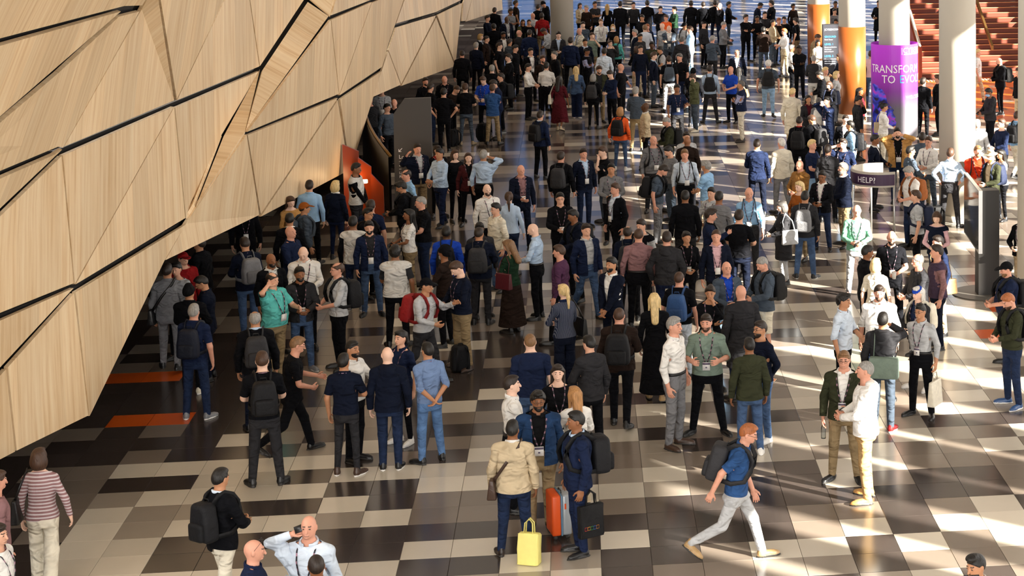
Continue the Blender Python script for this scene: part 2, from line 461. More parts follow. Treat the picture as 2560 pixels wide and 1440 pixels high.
def build_top(kind, sex, lod):
    s = SK[sex]; st = STEP[lod][0]; f = sex == 'f'; k = -.006 if f else 0
    neckz = 1.485 if not f else 1.465
    if kind == 'tee':
        fn = lambda P: f_top(P, sex, .015, (.060 + k, .062 + k, .055), .90); cuts = sleeves(s, .22) + [((0, .0, .90), (0, 0, -1), 'o')]
    elif kind == 'shirt':
        fn = lambda P: f_top(P, sex, .015, (.057 + k, .052 + k, .038 + k), .90); cuts = sleeves(s, s.L1 + s.L2 - .02) + [((0, 0, .90), (0, 0, -1), 'o')]
    elif kind == 'tucked':
        fn = lambda P: f_top(P, sex, .003, (.056 + k, .051 + k, .037 + k), .98); cuts = sleeves(s, s.L1 + s.L2 - .02) + [((0, 0, .985), (0, 0, -1), 'o')]
    elif kind == 'rolled':
        fn = lambda P: f_top(P, sex, .015, (.057 + k, .054 + k, .046 + k), .90); cuts = sleeves(s, s.L1 + .03) + [((0, 0, .90), (0, 0, -1), 'o')]
    elif kind in ('jacket', 'blazer', 'open'):
        fn = lambda P: f_top(P, sex, .022, (.064 + k, .060 + k, .047 + k), .84); cuts = sleeves(s, s.L1 + s.L2 - .005) + [((0, 0, .85), (0, 0, -1), 'o')]
    elif kind == 'coat':
        fn = lambda P: smin(f_top(P, sex, .018, (.066 + k, .062 + k, .049 + k), .86), prof(P, [(.50, .215, .165, .01), (.70, .20, .15, .01), (.90, .19, .137, .005)], .0), .04); cuts = sleeves(s, s.L1 + s.L2 - .005) + [((0, 0, .52), (0, 0, -1), 'o')]
    elif kind == 'inner':
        fn = lambda P: f_top(P, sex, .004, (.046 + k, .04, .03), .90); cuts = sleeves(s, .03) + [((0, 0, .90), (0, 0, -1), 'o')]
    elif kind == 'vest':
        fn = lambda P: f_top(P, sex, .030, (.066 + k, .056, .03), .88); cuts = sleeves(s, .035) + [((0, 0, .89), (0, 0, -1), 'o')]
    elif kind == 'dress':
        fn = lambda P: smin(f_top(P, sex, .004, (.06 + k, .055 + k, .045), .95), prof(P, [(.28, .30, .25, .01), (.6, .245, .2, .01), (.9, .185, .135, .005), (1.0, .15, .11)], .0), .04); cuts = sleeves(s, .30) + [((0, 0, .30), (0, 0, -1), 'o')]
    cuts = list(cuts) + [((0, -.02, neckz - .012), (0, -.28, .96), 'o')]
    zlo = min([c[0][2] for c in cuts if c[1][2] == -1] + [.9])
    V, Q = surfnet(fn, (-.55, -.27, zlo - .05), (.55, .27, 1.54), st)
    extra = None
    if kind in ('blazer', 'open'):
        z0 = 1.06 if kind == 'blazer' else .80; w1 = .075
        def extra(bm):
            for g in (-1, 1):
                top, bot = Vector((g * w1, 0, 1.47)), Vector((g * (.004 if kind == 'blazer' else .045), 0, z0))
                d_ = (top - bot); no = Vector((d_.z, 0, -d_.x))
                bmesh.ops.bisect_plane(bm, geom=bm.verts[:] + bm.edges[:] + bm.faces[:], plane_co=bot, plane_no=no)
                if kind == 'blazer':
                    bmesh.ops.bisect_plane(bm, geom=bm.verts[:] + bm.edges[:] + bm.faces[:], plane_co=(g * .004, 0, 1.0), plane_no=(.97, 0, g * .12))
            kill = []
            for fc in bm.faces:
                c = fc.calc_center_median()
                if c.y > -.02: continue
                tt = (c.z - z0) / (1.47 - z0)
                lo_ = .004 if kind == 'blazer' else .045
                wz = lo_ + (w1 - lo_) * tt if tt > 0 else ((.004 + max(0, 1.0 - c.z) * .124) if kind == 'blazer' else .045)
                if abs(c.x) < wz: kill.append(fc)
            bmesh.ops.delete(bm, geom=kill, context='FACES')
    t = finish('%s_%s%d' % (kind, sex, lod), V, Q.tolist(), sex, [M_FAB], cuts, extra=extra, skirt=kind in ('coat', 'dress'))
    return t

def build_legs(kind, sex, lod):
    s = SK[sex]; st = STEP[lod][0]; f = sex == 'f'
    tr = [(.78, .15, .11, .006), (.88, .170, .121, .01), (.95, .166, .116, .005), (1.02, .155, .108, 0), (1.06, .152, .105, 0)] if not f else [(.78, .155, .115, .01), (.88, .178, .126, .014), (.95, .170, .118, .008), (1.02, .143, .101, 0), (1.06, .137, .098, 0)]
    rr = {'trousers': (.080, .068, .052), 'slim': (.077, .057, .043), 'wide': (.084, .09, .09), 'shorts': (.082, .08, .07)}
    if kind == 'skirt':
        fn = lambda P: prof(P, [(.08, .27, .24, .01), (.3, .24, .21, .01), (.6, .21, .17, .01), (.88, .182, .13, .012), (.98, .155, .112, .004), (1.06, .14, .1, 0)], .002); cuts = [((0, 0, .14), (0, 0, -1), 'o')]
    elif kind == 'midskirt':
        fn = lambda P: prof(P, [(.40, .20, .165, .01), (.6, .19, .15, .01), (.88, .18, .128, .012), (.98, .155, .112, .004), (1.06, .14, .1, 0)], .002); cuts = [((0, 0, .45), (0, 0, -1), 'o')]
    else:
        r = rr[kind]
        if f: r = tuple(q * .96 for q in r)
        def fn(P):
            d = prof(P, tr, .004)
            l = np.minimum(f_leg(P, s, 1, r), f_leg(P, s, -1, r))
            return smin(d, l, .03)
        cuts = [((0, 0, .045 if kind != 'shorts' else .48), (0, 0, -1), 'o')]
    cuts.append(((0, 0, 1.035), (0, 0, 1), 'o'))
    V, Q = surfnet(fn, (-.3, -.26, 0), (.3, .27, 1.06), st)
    return finish('%s_%s%d' % (kind, sex, lod), V, Q.tolist(), sex, [M_FAB], cuts, skirt='skirt' in kind)

def build_shoe(sex, lod, g):
    s = SK[sex]; st = (.011, .015, .021)[lod]
    a = s.ank * np.array([g, 1, 1])
    x0, y0 = a[0], a[1]
    def fn(P):
        d = rc(P, (x0, y0 + .022, .042), (x0 + g * .012, y0 - .13, .032), .043, .041)
        d = smin(d, ell(P, (x0 + g * .015, y0 - .155, .028), (.042, .065, .032)), .02)
        d = smin(d, rc(P, (x0, y0 + .012, .05), (x0, y0 + .01, .10), .043, .042), .02)
        so = ell(P, (x0 + g * .008, y0 - .075, .0), (.053, .158, .04))
        d = np.minimum(d, np.maximum(so, P[:, 2] - .022))
        return np.maximum(d, -P[:, 2] + .0005)
    V, Q = surfnet(fn, (x0 - .08, y0 - .26, -.01), (x0 + .08, y0 + .12, .15), st)
    return finish('shoe_%s%d' % (sex, lod), V, Q.tolist(), sex, [M_LEATHER, M_SOLE_W], rigid=13 if g > 0 else 16, facemat=lambda c: c[:, 2] < .0195)

def hair_cap(P, off, yf=-.088, zf=1.706, zb=1.575):
    sk = ell(P, (0, .01, 1.66), (.074 + off, .094 + off, .096 + off))
    # above the hair line: a plane from the brow to the nape, with the ears kept free
    n = np.array([0, -(zf - zb), (.085 - yf)]); n = n / np.linalg.norm(n)
    pl = -((P - np.array([0, yf, zf])) @ np.array([0, (zf - zb) / np.hypot(zf - zb, .085 - yf), (.085 - yf) / np.hypot(zf - zb, .085 - yf)]))
    d = np.maximum(sk, pl)
    for g in (-1, 1): d = np.maximum(d, -ell(P, (g * .092, -.004, 1.628), (.045, .030, .044)))
    return d

def build_hair(style, lod):
    st = (.0085, .012, .0165)[lod]; ho = (0, .004, .010)[lod]
    lo, hi = (-.14, -.16, 1.45), (.14, .17, 1.83); rigid = 4; mats = [M_HAIR]; fmt = None
    if style == 'short': fn = lambda P: smin(hair_cap(P, .009 + ho, -.086, 1.708, 1.582), np.maximum(ell(P, (0, -.010, 1.722), (.068 + ho, .090 + ho, .054 + ho)), 1.705 - P[:, 2] - P[:, 1] * .3), .018)
    elif style == 'buzz': fn = lambda P: hair_cap(P, .007 + ho, -.086, 1.712, 1.585)
    elif style == 'fringe': fn = lambda P: np.maximum(hair_cap(P, .009 + ho, -.05, 1.665, 1.58), -ell(P, (0, -.035, 1.78), (.07, .105, .085)))
    elif style == 'full': fn = lambda P: smin(hair_cap(P, .026, -.092, 1.712, 1.565), ell(P, (0, -.055, 1.755), (.06, .055, .028)), .02) + .006 * np.sin(P[:, 0] * 90) * np.sin(P[:, 1] * 80) * np.sin(P[:, 2] * 85)
    elif style == 'quiff': fn = lambda P: smin(hair_cap(P, .011 + ho), ell(P, (0, -.045, 1.752), (.056, .07, .034)), .02)
    elif style in ('long', 'bob', 'pony', 'bun', 'updo'):
        def fn(P):
            d = smin(hair_cap(P, .018, -.088, 1.715, 1.57), ell(P, (0, -.05, 1.742), (.06, .05, .022)), .02)
            if style == 'long':
                b = rc(P, (0, .075, 1.66), (0, .118, 1.32), .075, .055); b = np.maximum(b, np.abs(P[:, 1] - .085 - (1.6 - P[:, 2]) * .10) - .045)
                for g in (-1, 1): b = smin(b, rc(P, (g * .078, .02, 1.66), (g * .085, .03, 1.42), .025, .02), .02)
                d = smin(d, b, .03)
            if style == 'bob':
                b = np.maximum(ell(P, (0, .025, 1.60), (.105, .10, .12)), P[:, 1] * -1 - .035); b = np.maximum(b, 1.505 - P[:, 2]); d = smin(d, b, .02)
            if style == 'pony': d = smin(d, smin(ell(P, (0, .105, 1.69), (.03, .03, .03)), smin(rc(P, (0, .12, 1.69), (0, .145, 1.55), .028, .03), rc(P, (0, .145, 1.55), (0, .125, 1.38), .03, .014), .02), .02), .02)
            if style == 'bun': d = smin(d, ell(P, (0, .105, 1.715), (.045, .04, .042)), .015)
            if style == 'updo': d = smin(d, ell(P, (0, .03, 1.77), (.045, .045, .04)), .015)
            return d
        lo, hi = (-.15, -.16, 1.24), (.15, .20, 1.83)
    elif style == 'beanie': fn = lambda P: smin(hair_cap(P, .022, -.098, 1.70, 1.60), ell(P, (0, .02, 1.765), (.05, .06, .035)), .03); mats = [M_FAB]
    elif style == 'turban':
        fn = lambda P: smin(hair_cap(P, .030, -.105, 1.70, 1.60), smin(ell(P, (0, .03, 1.76), (.075, .09, .05)), rc(P, (-.07, -.06, 1.72), (.07, .06, 1.70), .045, .05), .03), .03); mats = [M_FAB]; hi = (.16, .18, 1.86)
    elif style == 'cap':
        def fn(P):
            d = hair_cap(P, .018, -.092, 1.702, 1.625)
            br = np.maximum(ell(P, (0, -.10, 1.700), (.078, .105, .022)), P[:, 1] + .075); br = np.maximum(br, np.abs(P[:, 2] - 1.703 + (P[:, 1] + .09) * -.12) - .009)
            return smin(d, br, .008)
        mats = [M_FAB]; lo = (-.14, -.24, 1.5)
    elif style == 'hat':
        fn = lambda P: smin(smin(hair_cap(P, .02, -.1, 1.70, 1.68), np.maximum(rc(P, (0, .0, 1.70), (0, 0, 1.765), .085, .075), P[:, 2] - 1.80), .02), np.maximum(ell(P, (0, -.005, 1.702), (.145, .165, .05)), np.abs(P[:, 2] - 1.702) - .009), .01); mats = [M_FAB]; lo, hi = (-.17, -.2, 1.55), (.17, .2, 1.84)
    elif style == 'beard':
        fn = lambda P: np.maximum(np.maximum(smin(ell(P, (0, -.034, 1.600), (.063, .068, .080)), ell(P, (0, -.074, 1.553), (.032, .027, .028)), .02), P[:, 2] - 1.600), np.maximum(P[:, 1] - .012, -np.maximum(np.abs(P[:, 0]) - .02, np.abs(P[:, 2] - 1.582) - .008)))
        lo = (-.1, -.15, 1.5)
    elif style == 'hood':
        fn = lambda P: smin(rc(P, (-.075, .05, 1.465), (.075, .05, 1.465), .05, .05), ell(P, (0, .105, 1.41), (.10, .055, .085)), .04); mats = [M_FAB]; lo, hi = (-.18, -.05, 1.28), (.18, .2, 1.56); rigid = 2
    elif style == 'collar':
        def fn(P):
            r = np.sqrt((P[:, 0] / .082) ** 2 + ((P[:, 1] - .008) / .078) ** 2)
            h = np.abs(P[:, 2] - 1.478 - P[:, 1] * .25) - .024
            return np.maximum(np.maximum((np.abs(r - 1) - .12) * .08, h), np.where(P[:, 1] < -.04, .022 - np.abs(P[:, 0]), -1))
        mats = [M_FAB]; lo, hi = (-.11, -.11, 1.42), (.11, .11, 1.54); rigid = 2; st = (.009, .012, .017)[lod]
    V, Q = surfnet(fn, lo, hi, st)
    return finish('%s_%d' % (style, lod), V, Q.tolist(), 'm', mats, rigid=rigid, smooth_it=0)

def tpl(kind, sex, lod):
    key = (kind, sex, lod)
    if key in TPL: return TPL[key]
    if kind == 'body': t = build_body(sex, lod)
    elif kind in ('tee', 'shirt', 'tucked', 'rolled', 'jacket', 'blazer', 'open', 'coat', 'vest', 'inner', 'dress'): t = build_top(kind, sex, lod)
    elif kind in ('trousers', 'slim', 'wide', 'shorts', 'skirt', 'midskirt'): t = build_legs(kind, sex, lod)
    elif kind in ('shoeL', 'shoeR'): t = build_shoe(sex, lod, 1 if kind[-1] == 'L' else -1)
    else:
        key2 = (kind, 'x', lod)
        if key2 not in TPL: TPL[key2] = build_hair(kind, lod)
        t = TPL[key2]
    TPL[key] = t
    return t

# ------------------------------------------------------------------ posing
def rx(a): c, s = math.cos(a), math.sin(a); return np.array([[1, 0, 0], [0, c, -s], [0, s, c]])
def ry(a): c, s = math.cos(a), math.sin(a); return np.array([[c, 0, s], [0, 1, 0], [-s, 0, c]])
def rz(a): c, s = math.cos(a), math.sin(a); return np.array([[c, -s, 0], [s, c, 0], [0, 0, 1]])
def arc(a, b):
    a = a / np.linalg.norm(a); b = b / np.linalg.norm(b)
    v = np.cross(a, b); c = a @ b
    if c < -.9999: return rx(math.pi)
    K = np.array([[0, -v[2], v[1]], [v[2], 0, -v[0]], [-v[1], v[0], 0]])
    return np.eye(3) + K + K @ K / (1 + c)

ARM = {  # wrist target (own side = +x) and elbow hint
    'd': ((.255, -.03, .905), (.5, .8, 0)), 'p': ((.075, -.27, 1.10), (.75, .25, -.6)), 'c': ((.055, -.155, 1.455), (.55, -.2, -.8)),
    'e': ((.150, -.07, 1.585), (.9, -.35, -.3)), 'h': ((.205, .035, 1.03), (1, .55, 0)), 'k': ((.235, -.045, .94), (.75, .7, 0)),
    'b': ((.03, .165, .985), (1, .3, 0)), 'x': ((-.095, -.185, 1.205), (.8, .1, -.6)), 'g': ((.17, -.35, 1.20), (.6, .3, -.7)),
    'u': ((.075, -.20, 1.53), (.9, -.2, -.6)), 'w': ((.34, -.22, 1.52), (.5, .3, -.8)), 'f': ((.035, -.215, .955), (.9, .3, -.1)),
    's': ((.125, -.15, 1.31), (.8, .3, -.6)), 'r': ((.30, -.36, 1.35), (.5, .4, -.8)), 'q': ((.26, -.30, 1.02), (.5, .7, -.4)),
    'F': ((.20, -.22, .95), (.4, .9, 0)), 'B': ((.22, .20, .93), (.5, .8, .3)), 'o': ((.31, -.02, .93), (.6, .7, 0))}

def pose(sex, arms='dd', lean=0, twist=0, nod=0, yaw=0, walk=0, stance=.0, tilt=0):
    s = SK[sex]
    R = [None] * 17; J0 = np.zeros((17, 3)); J1 = np.zeros((17, 3))
    I = np.eye(3)
    piv = [np.array([0, 0, .95]), np.array([0, .0, 1.03]), np.array([0, .005, 1.22]), np.array([0, .015, 1.48]), np.array([0, .005, 1.555])]
    R[0] = I; R[1] = rz(RAD(twist * .4)) @ rx(RAD(lean * .5)); R[2] = rz(RAD(twist)) @ rx(RAD(lean)) @ ry(RAD(tilt))
    R[3] = R[2] @ rz(RAD(yaw * .4)) @ rx(RAD(nod * .35)); R[4] = R[2] @ rz(RAD(yaw)) @ rx(RAD(nod))
    J0[0] = piv[0]; J1[0] = piv[0]
    for b in range(1, 5):
        J0[b] = piv[b]; J1[b] = J1[b - 1] + R[b - 1] @ (piv[b] - piv[b - 1] - (np.array([0, -.004, .016]) if b == 4 else 0))
    for g, b0, code in ((1, 5, arms[0]), (-1, 8, arms[1])):
        a, e, w, d = arm_pts(s, g)
        tgt, hint = ARM[code]
        S = np.array([g, 1, 1])
        base = J1[2] + R[2] @ (a - piv[2])
        tg = J1[2] + R[2] @ (np.array(tgt) * S + np.array([0, 0, (s.sh[2] - 1.42) * (tgt[2] < 1.3)]) - piv[2])
        hint = R[2] @ (np.array(hint) * S)
        v = tg - base; L = np.linalg.norm(v); L = min(L, (s.L1 + s.L2) * .995); v = v / np.linalg.norm(v)
        ca = (s.L1 ** 2 + L * L - s.L2 ** 2) / (2 * s.L1 * L); ca = max(-1, min(1, ca))
        pp = hint - (hint @ v) * v; pp /= np.linalg.norm(pp)
        el = base + v * (s.L1 * ca) + pp * (s.L1 * math.sqrt(1 - ca * ca))
        wr = base + v * L
        R[b0] = arc(d, el - base); R[b0 + 1] = arc(d, wr - el)
        R[b0 + 2] = R[b0 + 1]
        J0[b0], J0[b0 + 1], J0[b0 + 2] = a, e, w
        J1[b0], J1[b0 + 1], J1[b0 + 2] = base, el, wr
    for g, b0 in ((1, 11), (-1, 14)):
        S = np.array([g, 1, 1]); h, k, a = s.hip * S, s.knee * S, s.ank * S
        fl = walk * g * 24; kb = (6 if fl > 0 else 34) * abs(walk) if walk else 2
        ab = stance * g
        R[b0] = rx(RAD(-fl)) @ ry(RAD(-ab)); R[b0 + 1] = rx(RAD(-fl + kb)) @ ry(RAD(-ab))
        R[b0 + 2] = rx(RAD((-fl + kb) * (.55 if fl < 0 else .15))) @ rz(RAD(g * (8 + 3 * stance)))
        J0[b0], J0[b0 + 1], J0[b0 + 2] = h, k, a
        J1[b0] = h; J1[b0 + 1] = J1[b0] + R[b0] @ (k - h); J1[b0 + 2] = J1[b0 + 1] + R[b0 + 1] @ (a - k)
    # bring the lower foot to the ground
    low = 9
    for g, b0 in ((1, 13), (-1, 16)):
        for q in ((0, .06, -.085), (0, -.20, -.085)):
            low = min(low, (J1[b0] + R[b0] @ np.array(q))[2])
    J1[:, 2] -= low
    return np.array(R), J0, J1

def deform(t, ps, wide, belly):
    R, J0, J1 = ps
    V = t.R.copy()
    if wide != 1: V[:, :2] *= (1 + (wide - 1) * t.wide)[:, None]
    if belly: V[:, 1] -= belly * t.belly
    out = np.zeros_like(V)
    for b in range(17):
        w = t.W[:, b]; i = np.nonzero(w > 1e-4)[0]
        if len(i): out[i] += w[i, None] * ((V[i] - J0[b]) @ R[b].T + J1[b])
    return out

def link(ob, parent=None):
    COL.objects.link(ob)
    if parent is not None: ob.parent = parent
    return ob

def dressed(name, t, ps, sc, wide, belly, col, parent, mat=None):
    me = t.me.copy()
    me.vertices.foreach_set('co', (deform(t, ps, wide, belly) * sc).astype(np.float32).ravel())
    me.update()
    if mat is not None: me.materials[0] = mat
    ob = bpy.data.objects.new(name, me)
    ob.color = (*col, 1)
    return link(ob, parent)

# ------------------------------------------------------------------ colours
def hexc(h):
    v = [int(h[i:i + 2], 16) / 255 for i in (0, 2, 4)]
    return tuple((c / 12.92 if c <= .04045 else ((c + .055) / 1.055) ** 2.4) for c in v)
CC = {k: hexc(v) for k, v in dict(
    black='17171a', ink='121319', charcoal='37373b', grey='77787c', lgrey='b4b6b9', slate='4a5563', navy='1d2846', dnavy='141b2e', blue='2f5183', royal='1f46b4',
    ltblue='b4cbe6', skyblue='8fb8de', paleblue='cfdcec', white='e6e4e0', cream='dfd8c6', beige='c3b193', tan='a98a5f', khaki='8d7a5c', olive='565a3f', dolive='3a3d2b',
    green='6b9c85', sage='74857a', chambray='6f86ad', mdenim='5474a0', dgreen='1f3a28', teal='5cbab4', brown='4a352a', dbrown='2d211c', rust='8f4f1e', orange='e8622f', red='8f1a1c', brick='d9391f', burgundy='5a1c26',
    plum='54334f', purple='4b3d52', mauve='8d6a6c', pink='d9b0b8', lavender='a5a9cc', yellow='e9dd7a', denim='42597c', ltdenim='86a9cc', indigo='1e2d4c', dkdenim='1e3a60', camel='b98b52', coffee='8a6234', maroon='4e2022',
    hblack='1a1512', hdark='2e2119', hbrown='4a3223', hlbrown='7a5a3c', hblond='b8925a', hfair='d2b680', hred='a6784a', hgrey='8d8a86', hwhite='cfccc6', hsalt='5d5a57', hginger='9a5a32',
    light='d9a58a', pale='e6bda6', pinkish='d49a82', tanskin='b98462', brownskin='8a5a3c', darkskin='53351f', white2='cfcdc8', silver='b9bcc0').items()}
for _k, _c in list(CC.items()):
    _l = .3 * _c[0] + .6 * _c[1] + .1 * _c[2]
    if _k not in ('light', 'pale', 'pinkish', 'tanskin', 'brownskin', 'darkskin') and _l < .12:
        _s = (max(_c) - min(_c)) / (max(_c) + 1e-6); _w = .45 + .3 * min(1, _s)
        CC[_k] = tuple(q * (_w + (1 - _w) * _l / .12) for q in _c)     # deep, light-swallowing cloth
SKIN = {'l': 'light', 'p': 'pale', 'k': 'pinkish', 't': 'tanskin', 'b': 'brownskin', 'd': 'darkskin'}
DENIMS = {'denim', 'ltdenim', 'indigo', 'dkdenim', 'mdenim'}

def tube(bm, pts, r, n=6, flat=None, close=False, caps=True):
    """A tube along a list of points; flat=(w, h) gives a strap-like section."""
    pts = [Vector(p) for p in pts]; rings = []; up = Vector((0, 0, 1))
    for i, p in enumerate(pts):
        a = pts[i - 1] if i or close else pts[0]; b = pts[(i + 1) % len(pts)] if i + 1 < len(pts) or close else pts[-1]
        d = (b - a).normalized()
        u = d.cross(up if abs(d.z) < .95 else Vector((0, 1, 0))).normalized(); v = d.cross(u).normalized()
        rr = r[i] if isinstance(r, (list, tuple)) else r
        ring = []
        for k in range(n):
            an = 2 * math.pi * k / n + (math.pi / n if n == 4 else 0)
            if flat: ring.append(bm.verts.new(p + u * (math.copysign(flat[0], math.cos(an))) + v * math.copysign(flat[1], math.sin(an))))
            else: ring.append(bm.verts.new(p + u * math.cos(an) * rr + v * math.sin(an) * rr))
        rings.append(ring)
    m_ = len(rings)
    for i in range(m_ if close else m_ - 1):
        A, B = rings[i], rings[(i + 1) % m_]
        for k in range(n): bm.faces.new((A[k], A[(k + 1) % n], B[(k + 1) % n], B[k]))
    if caps and not close:
        bm.faces.new(rings[0][::-1]); bm.faces.new(rings[-1])

def box(bm, c, h, M=None, bev=0.0):
    r = bmesh.ops.create_cube(bm, size=1.0, matrix=(M or Matrix.Translation(c)) @ Matrix.Diagonal((h[0] * 2, h[1] * 2, h[2] * 2, 1)))
    if bev:
        ed = list({e for v in r['verts'] for e in v.link_edges})
        bmesh.ops.bevel(bm, geom=ed, offset=bev, segments=2, affect='EDGES', profile=.6)
    return r['verts']

def bm_obj(name, bm, mats, parent=None, smooth=True, color=None):
    me = bpy.data.meshes.new(name)
    bmesh.ops.recalc_face_normals(bm, faces=bm.faces[:])
    bm.to_mesh(me); bm.free()
    for mt in (mats if isinstance(mats, (list, tuple)) else [mats]): me.materials.append(mt)
    if smooth: me.polygons.foreach_set('use_smooth', [True] * len(me.polygons))
    ob = bpy.data.objects.new(name, me)
    if color: ob.color = (*color, 1)
    return link(ob, parent)

def bm_tpl(name, bm, sex, mats, rigid=None):
    V = np.array([v.co[:] for v in bm.verts]); bm.verts.index_update()
    Q = [[v.index for v in f.verts] for f in bm.faces]; bm.free()
    return finish(name, V, Q, sex, mats, rigid=rigid, smooth_it=0)

def acc(kind, sex):
    key = (kind, sex, 'acc')
    if key in TPL: return TPL[key]
    bm = bmesh.new(); f = sex == 'f'; rigid = None; mats = [M_BLACK]
    if kind == 'lanyard':
        for g in (-1, 1):
            tube(bm, [(0, .088, 1.487), (g * .06, .055, 1.487), (g * .083, -.01, 1.467), (g * .078, -.08, 1.42), (g * .066, -.128, 1.33), (g * .045, -.142, 1.22), (g * .012, -.138, 1.10)], 0, 4, flat=(.0065, .0025))
        rigid = lambda R: skin_weights(R * np.array([.5, 1, 1]), sex); mats = [M_STRAP]
    elif kind == 'neckstrap':
        tube(bm, [(-.083, -.03, 1.46), (-.075, .03, 1.482), (-.045, .075, 1.492), (0, .09, 1.494), (.045, .075, 1.492), (.075, .03, 1.482), (.083, -.03, 1.46)], 0, 4, flat=(.010, .004))
        rigid = 2; mats = [M_STRAP]
    elif kind == 'badge':
        box(bm, (0, -.147, 1.045), (.044, .002, .058)); rigid = lambda R: skin_weights(R * 0 + np.array([0, -.12, 1.08]), sex); mats = [M_PAPER]
    elif kind == 'print':
        box(bm, (0, -.1495, 1.083), (.043, .001, .014)); box(bm, (0, -.1495, 1.03), (.010, .001, .010)); rigid = lambda R: skin_weights(R * 0 + np.array([0, -.12, 1.08]), sex); mats = [M_PRINT]
    elif kind == 'glasses':
        for g in (-1, 1):
            tube(bm, [(g * .031 + .021 * math.cos(a), -.113, 1.651 + .016 * math.sin(a)) for a in [k * math.pi / 5 for k in range(10)]], .0022, 4, close=True)
            tube(bm, [(g * .052, -.111, 1.655), (g * .076, -.06, 1.655), (g * .081, .0, 1.652)], .0022, 4)
        tube(bm, [(-.01, -.117, 1.655), (.01, -.117, 1.655)], .002, 4); rigid = 4
    elif kind == 'mask':
        V, Q = surfnet(lambda P: np.maximum(np.maximum(smin(ell(P, (0, -.034, 1.600), (.064, .072, .08)), rc(P, (0, -.1, 1.65), (0, -.118, 1.6), .014, .018), .02), P[:, 2] - 1.632), np.maximum(P[:, 1] + .02, 1.545 - P[:, 2])), (-.09, -.16, 1.52), (.09, 0, 1.66), .011)
        bm.free(); TPL[key] = finish('mask', V, Q.tolist(), 'm', [M_FAB], rigid=4, smooth_it=0); return TPL[key]
    elif kind == 'belt':
        T_ = TORSO[sex]
        z = 1.012; a = np.interp(z, [t[0] for t in T_], [t[1] for t in T_]) + .008; b = np.interp(z, [t[0] for t in T_], [t[2] for t in T_]) + .007
        tube(bm, [(a * math.copysign(abs(math.cos(q)) ** .87, math.cos(q)), b * math.copysign(abs(math.sin(q)) ** .87, math.sin(q)) + .002, z) for q in [k * math.pi / 12 for k in range(24)]], 0, 4, flat=(.005, .017), close=True)
        rigid = 0; mats = [M_LEATHER]
    elif kind == 'backpack':
        bm.free()
        def fn(P):
            q = np.abs(P - np.array([0, .232, 1.205])) - np.array([.105, .045, .17])
            q[:, 0] += np.clip((P[:, 2] - 1.2), 0, 1) * .16
            return np.sqrt((np.maximum(q, 0) ** 2).sum(1)) + np.minimum(q.max(1), 0) - .05
        V, Q = surfnet(fn, (-.19, .11, .96), (.19, .36, 1.45), .024)
        TPL[key] = finish('backpack', V, Q.tolist(), 'm', [M_BAG], rigid=2); return TPL[key]
    elif kind == 'pocket':
        bm.free()
        def fn(P):
            q = np.abs(P - np.array([0, .33, 1.115])) - np.array([.085, .012, .075])
            return np.sqrt((np.maximum(q, 0) ** 2).sum(1)) + np.minimum(q.max(1), 0) - .03
        V, Q = surfnet(fn, (-.13, .28, 1.0), (.13, .39, 1.24), .02)
        TPL[key] = finish('pocket', V, Q.tolist(), 'm', [M_BAG], rigid=2); return TPL[key]
    elif kind == 'handle':
        tube(bm, [(-.04, .19, 1.425), (-.035, .195, 1.455), (.035, .195, 1.455), (.04, .19, 1.425)], .008, 5); rigid = 2; mats = [M_BAG]
    elif kind in ('strapL', 'strapR'):
        g = 1 if kind[-1] == 'L' else -1
        tube(bm, [(g * .08, .165, 1.40), (g * .095, .10, 1.475), (g * .105, .02, 1.498), (g * .112, -.075, 1.455), (g * .118, -.135, 1.36), (g * .125, -.150, 1.24), (g * .155, -.115, 1.11), (g * .178, .02, 1.05), (g * .13, .18, 1.04)], 0, 4, flat=(.007, .026))
        rigid = 2; mats = [M_BAG]
    TPL[key] = bm_tpl(kind, bm, sex, mats, rigid)
    return TPL[key]

PEOPLE_AT = {}

def label(ob, text, cat, group=None):
    ob['label'] = text; ob['category'] = cat
    if group: ob['group'] = group

def fit(a, verb, who):
    for t in ('%s %s the person in %s' % (a, verb, who), '%s of the person in %s' % (a, who), '%s of person in %s' % (a, who), '%s of wearer of %s' % (a, who), '%s, wearer of %s' % (a, who)):
        if len(t.replace('-', ' ').split()) <= 16: return t
    return t

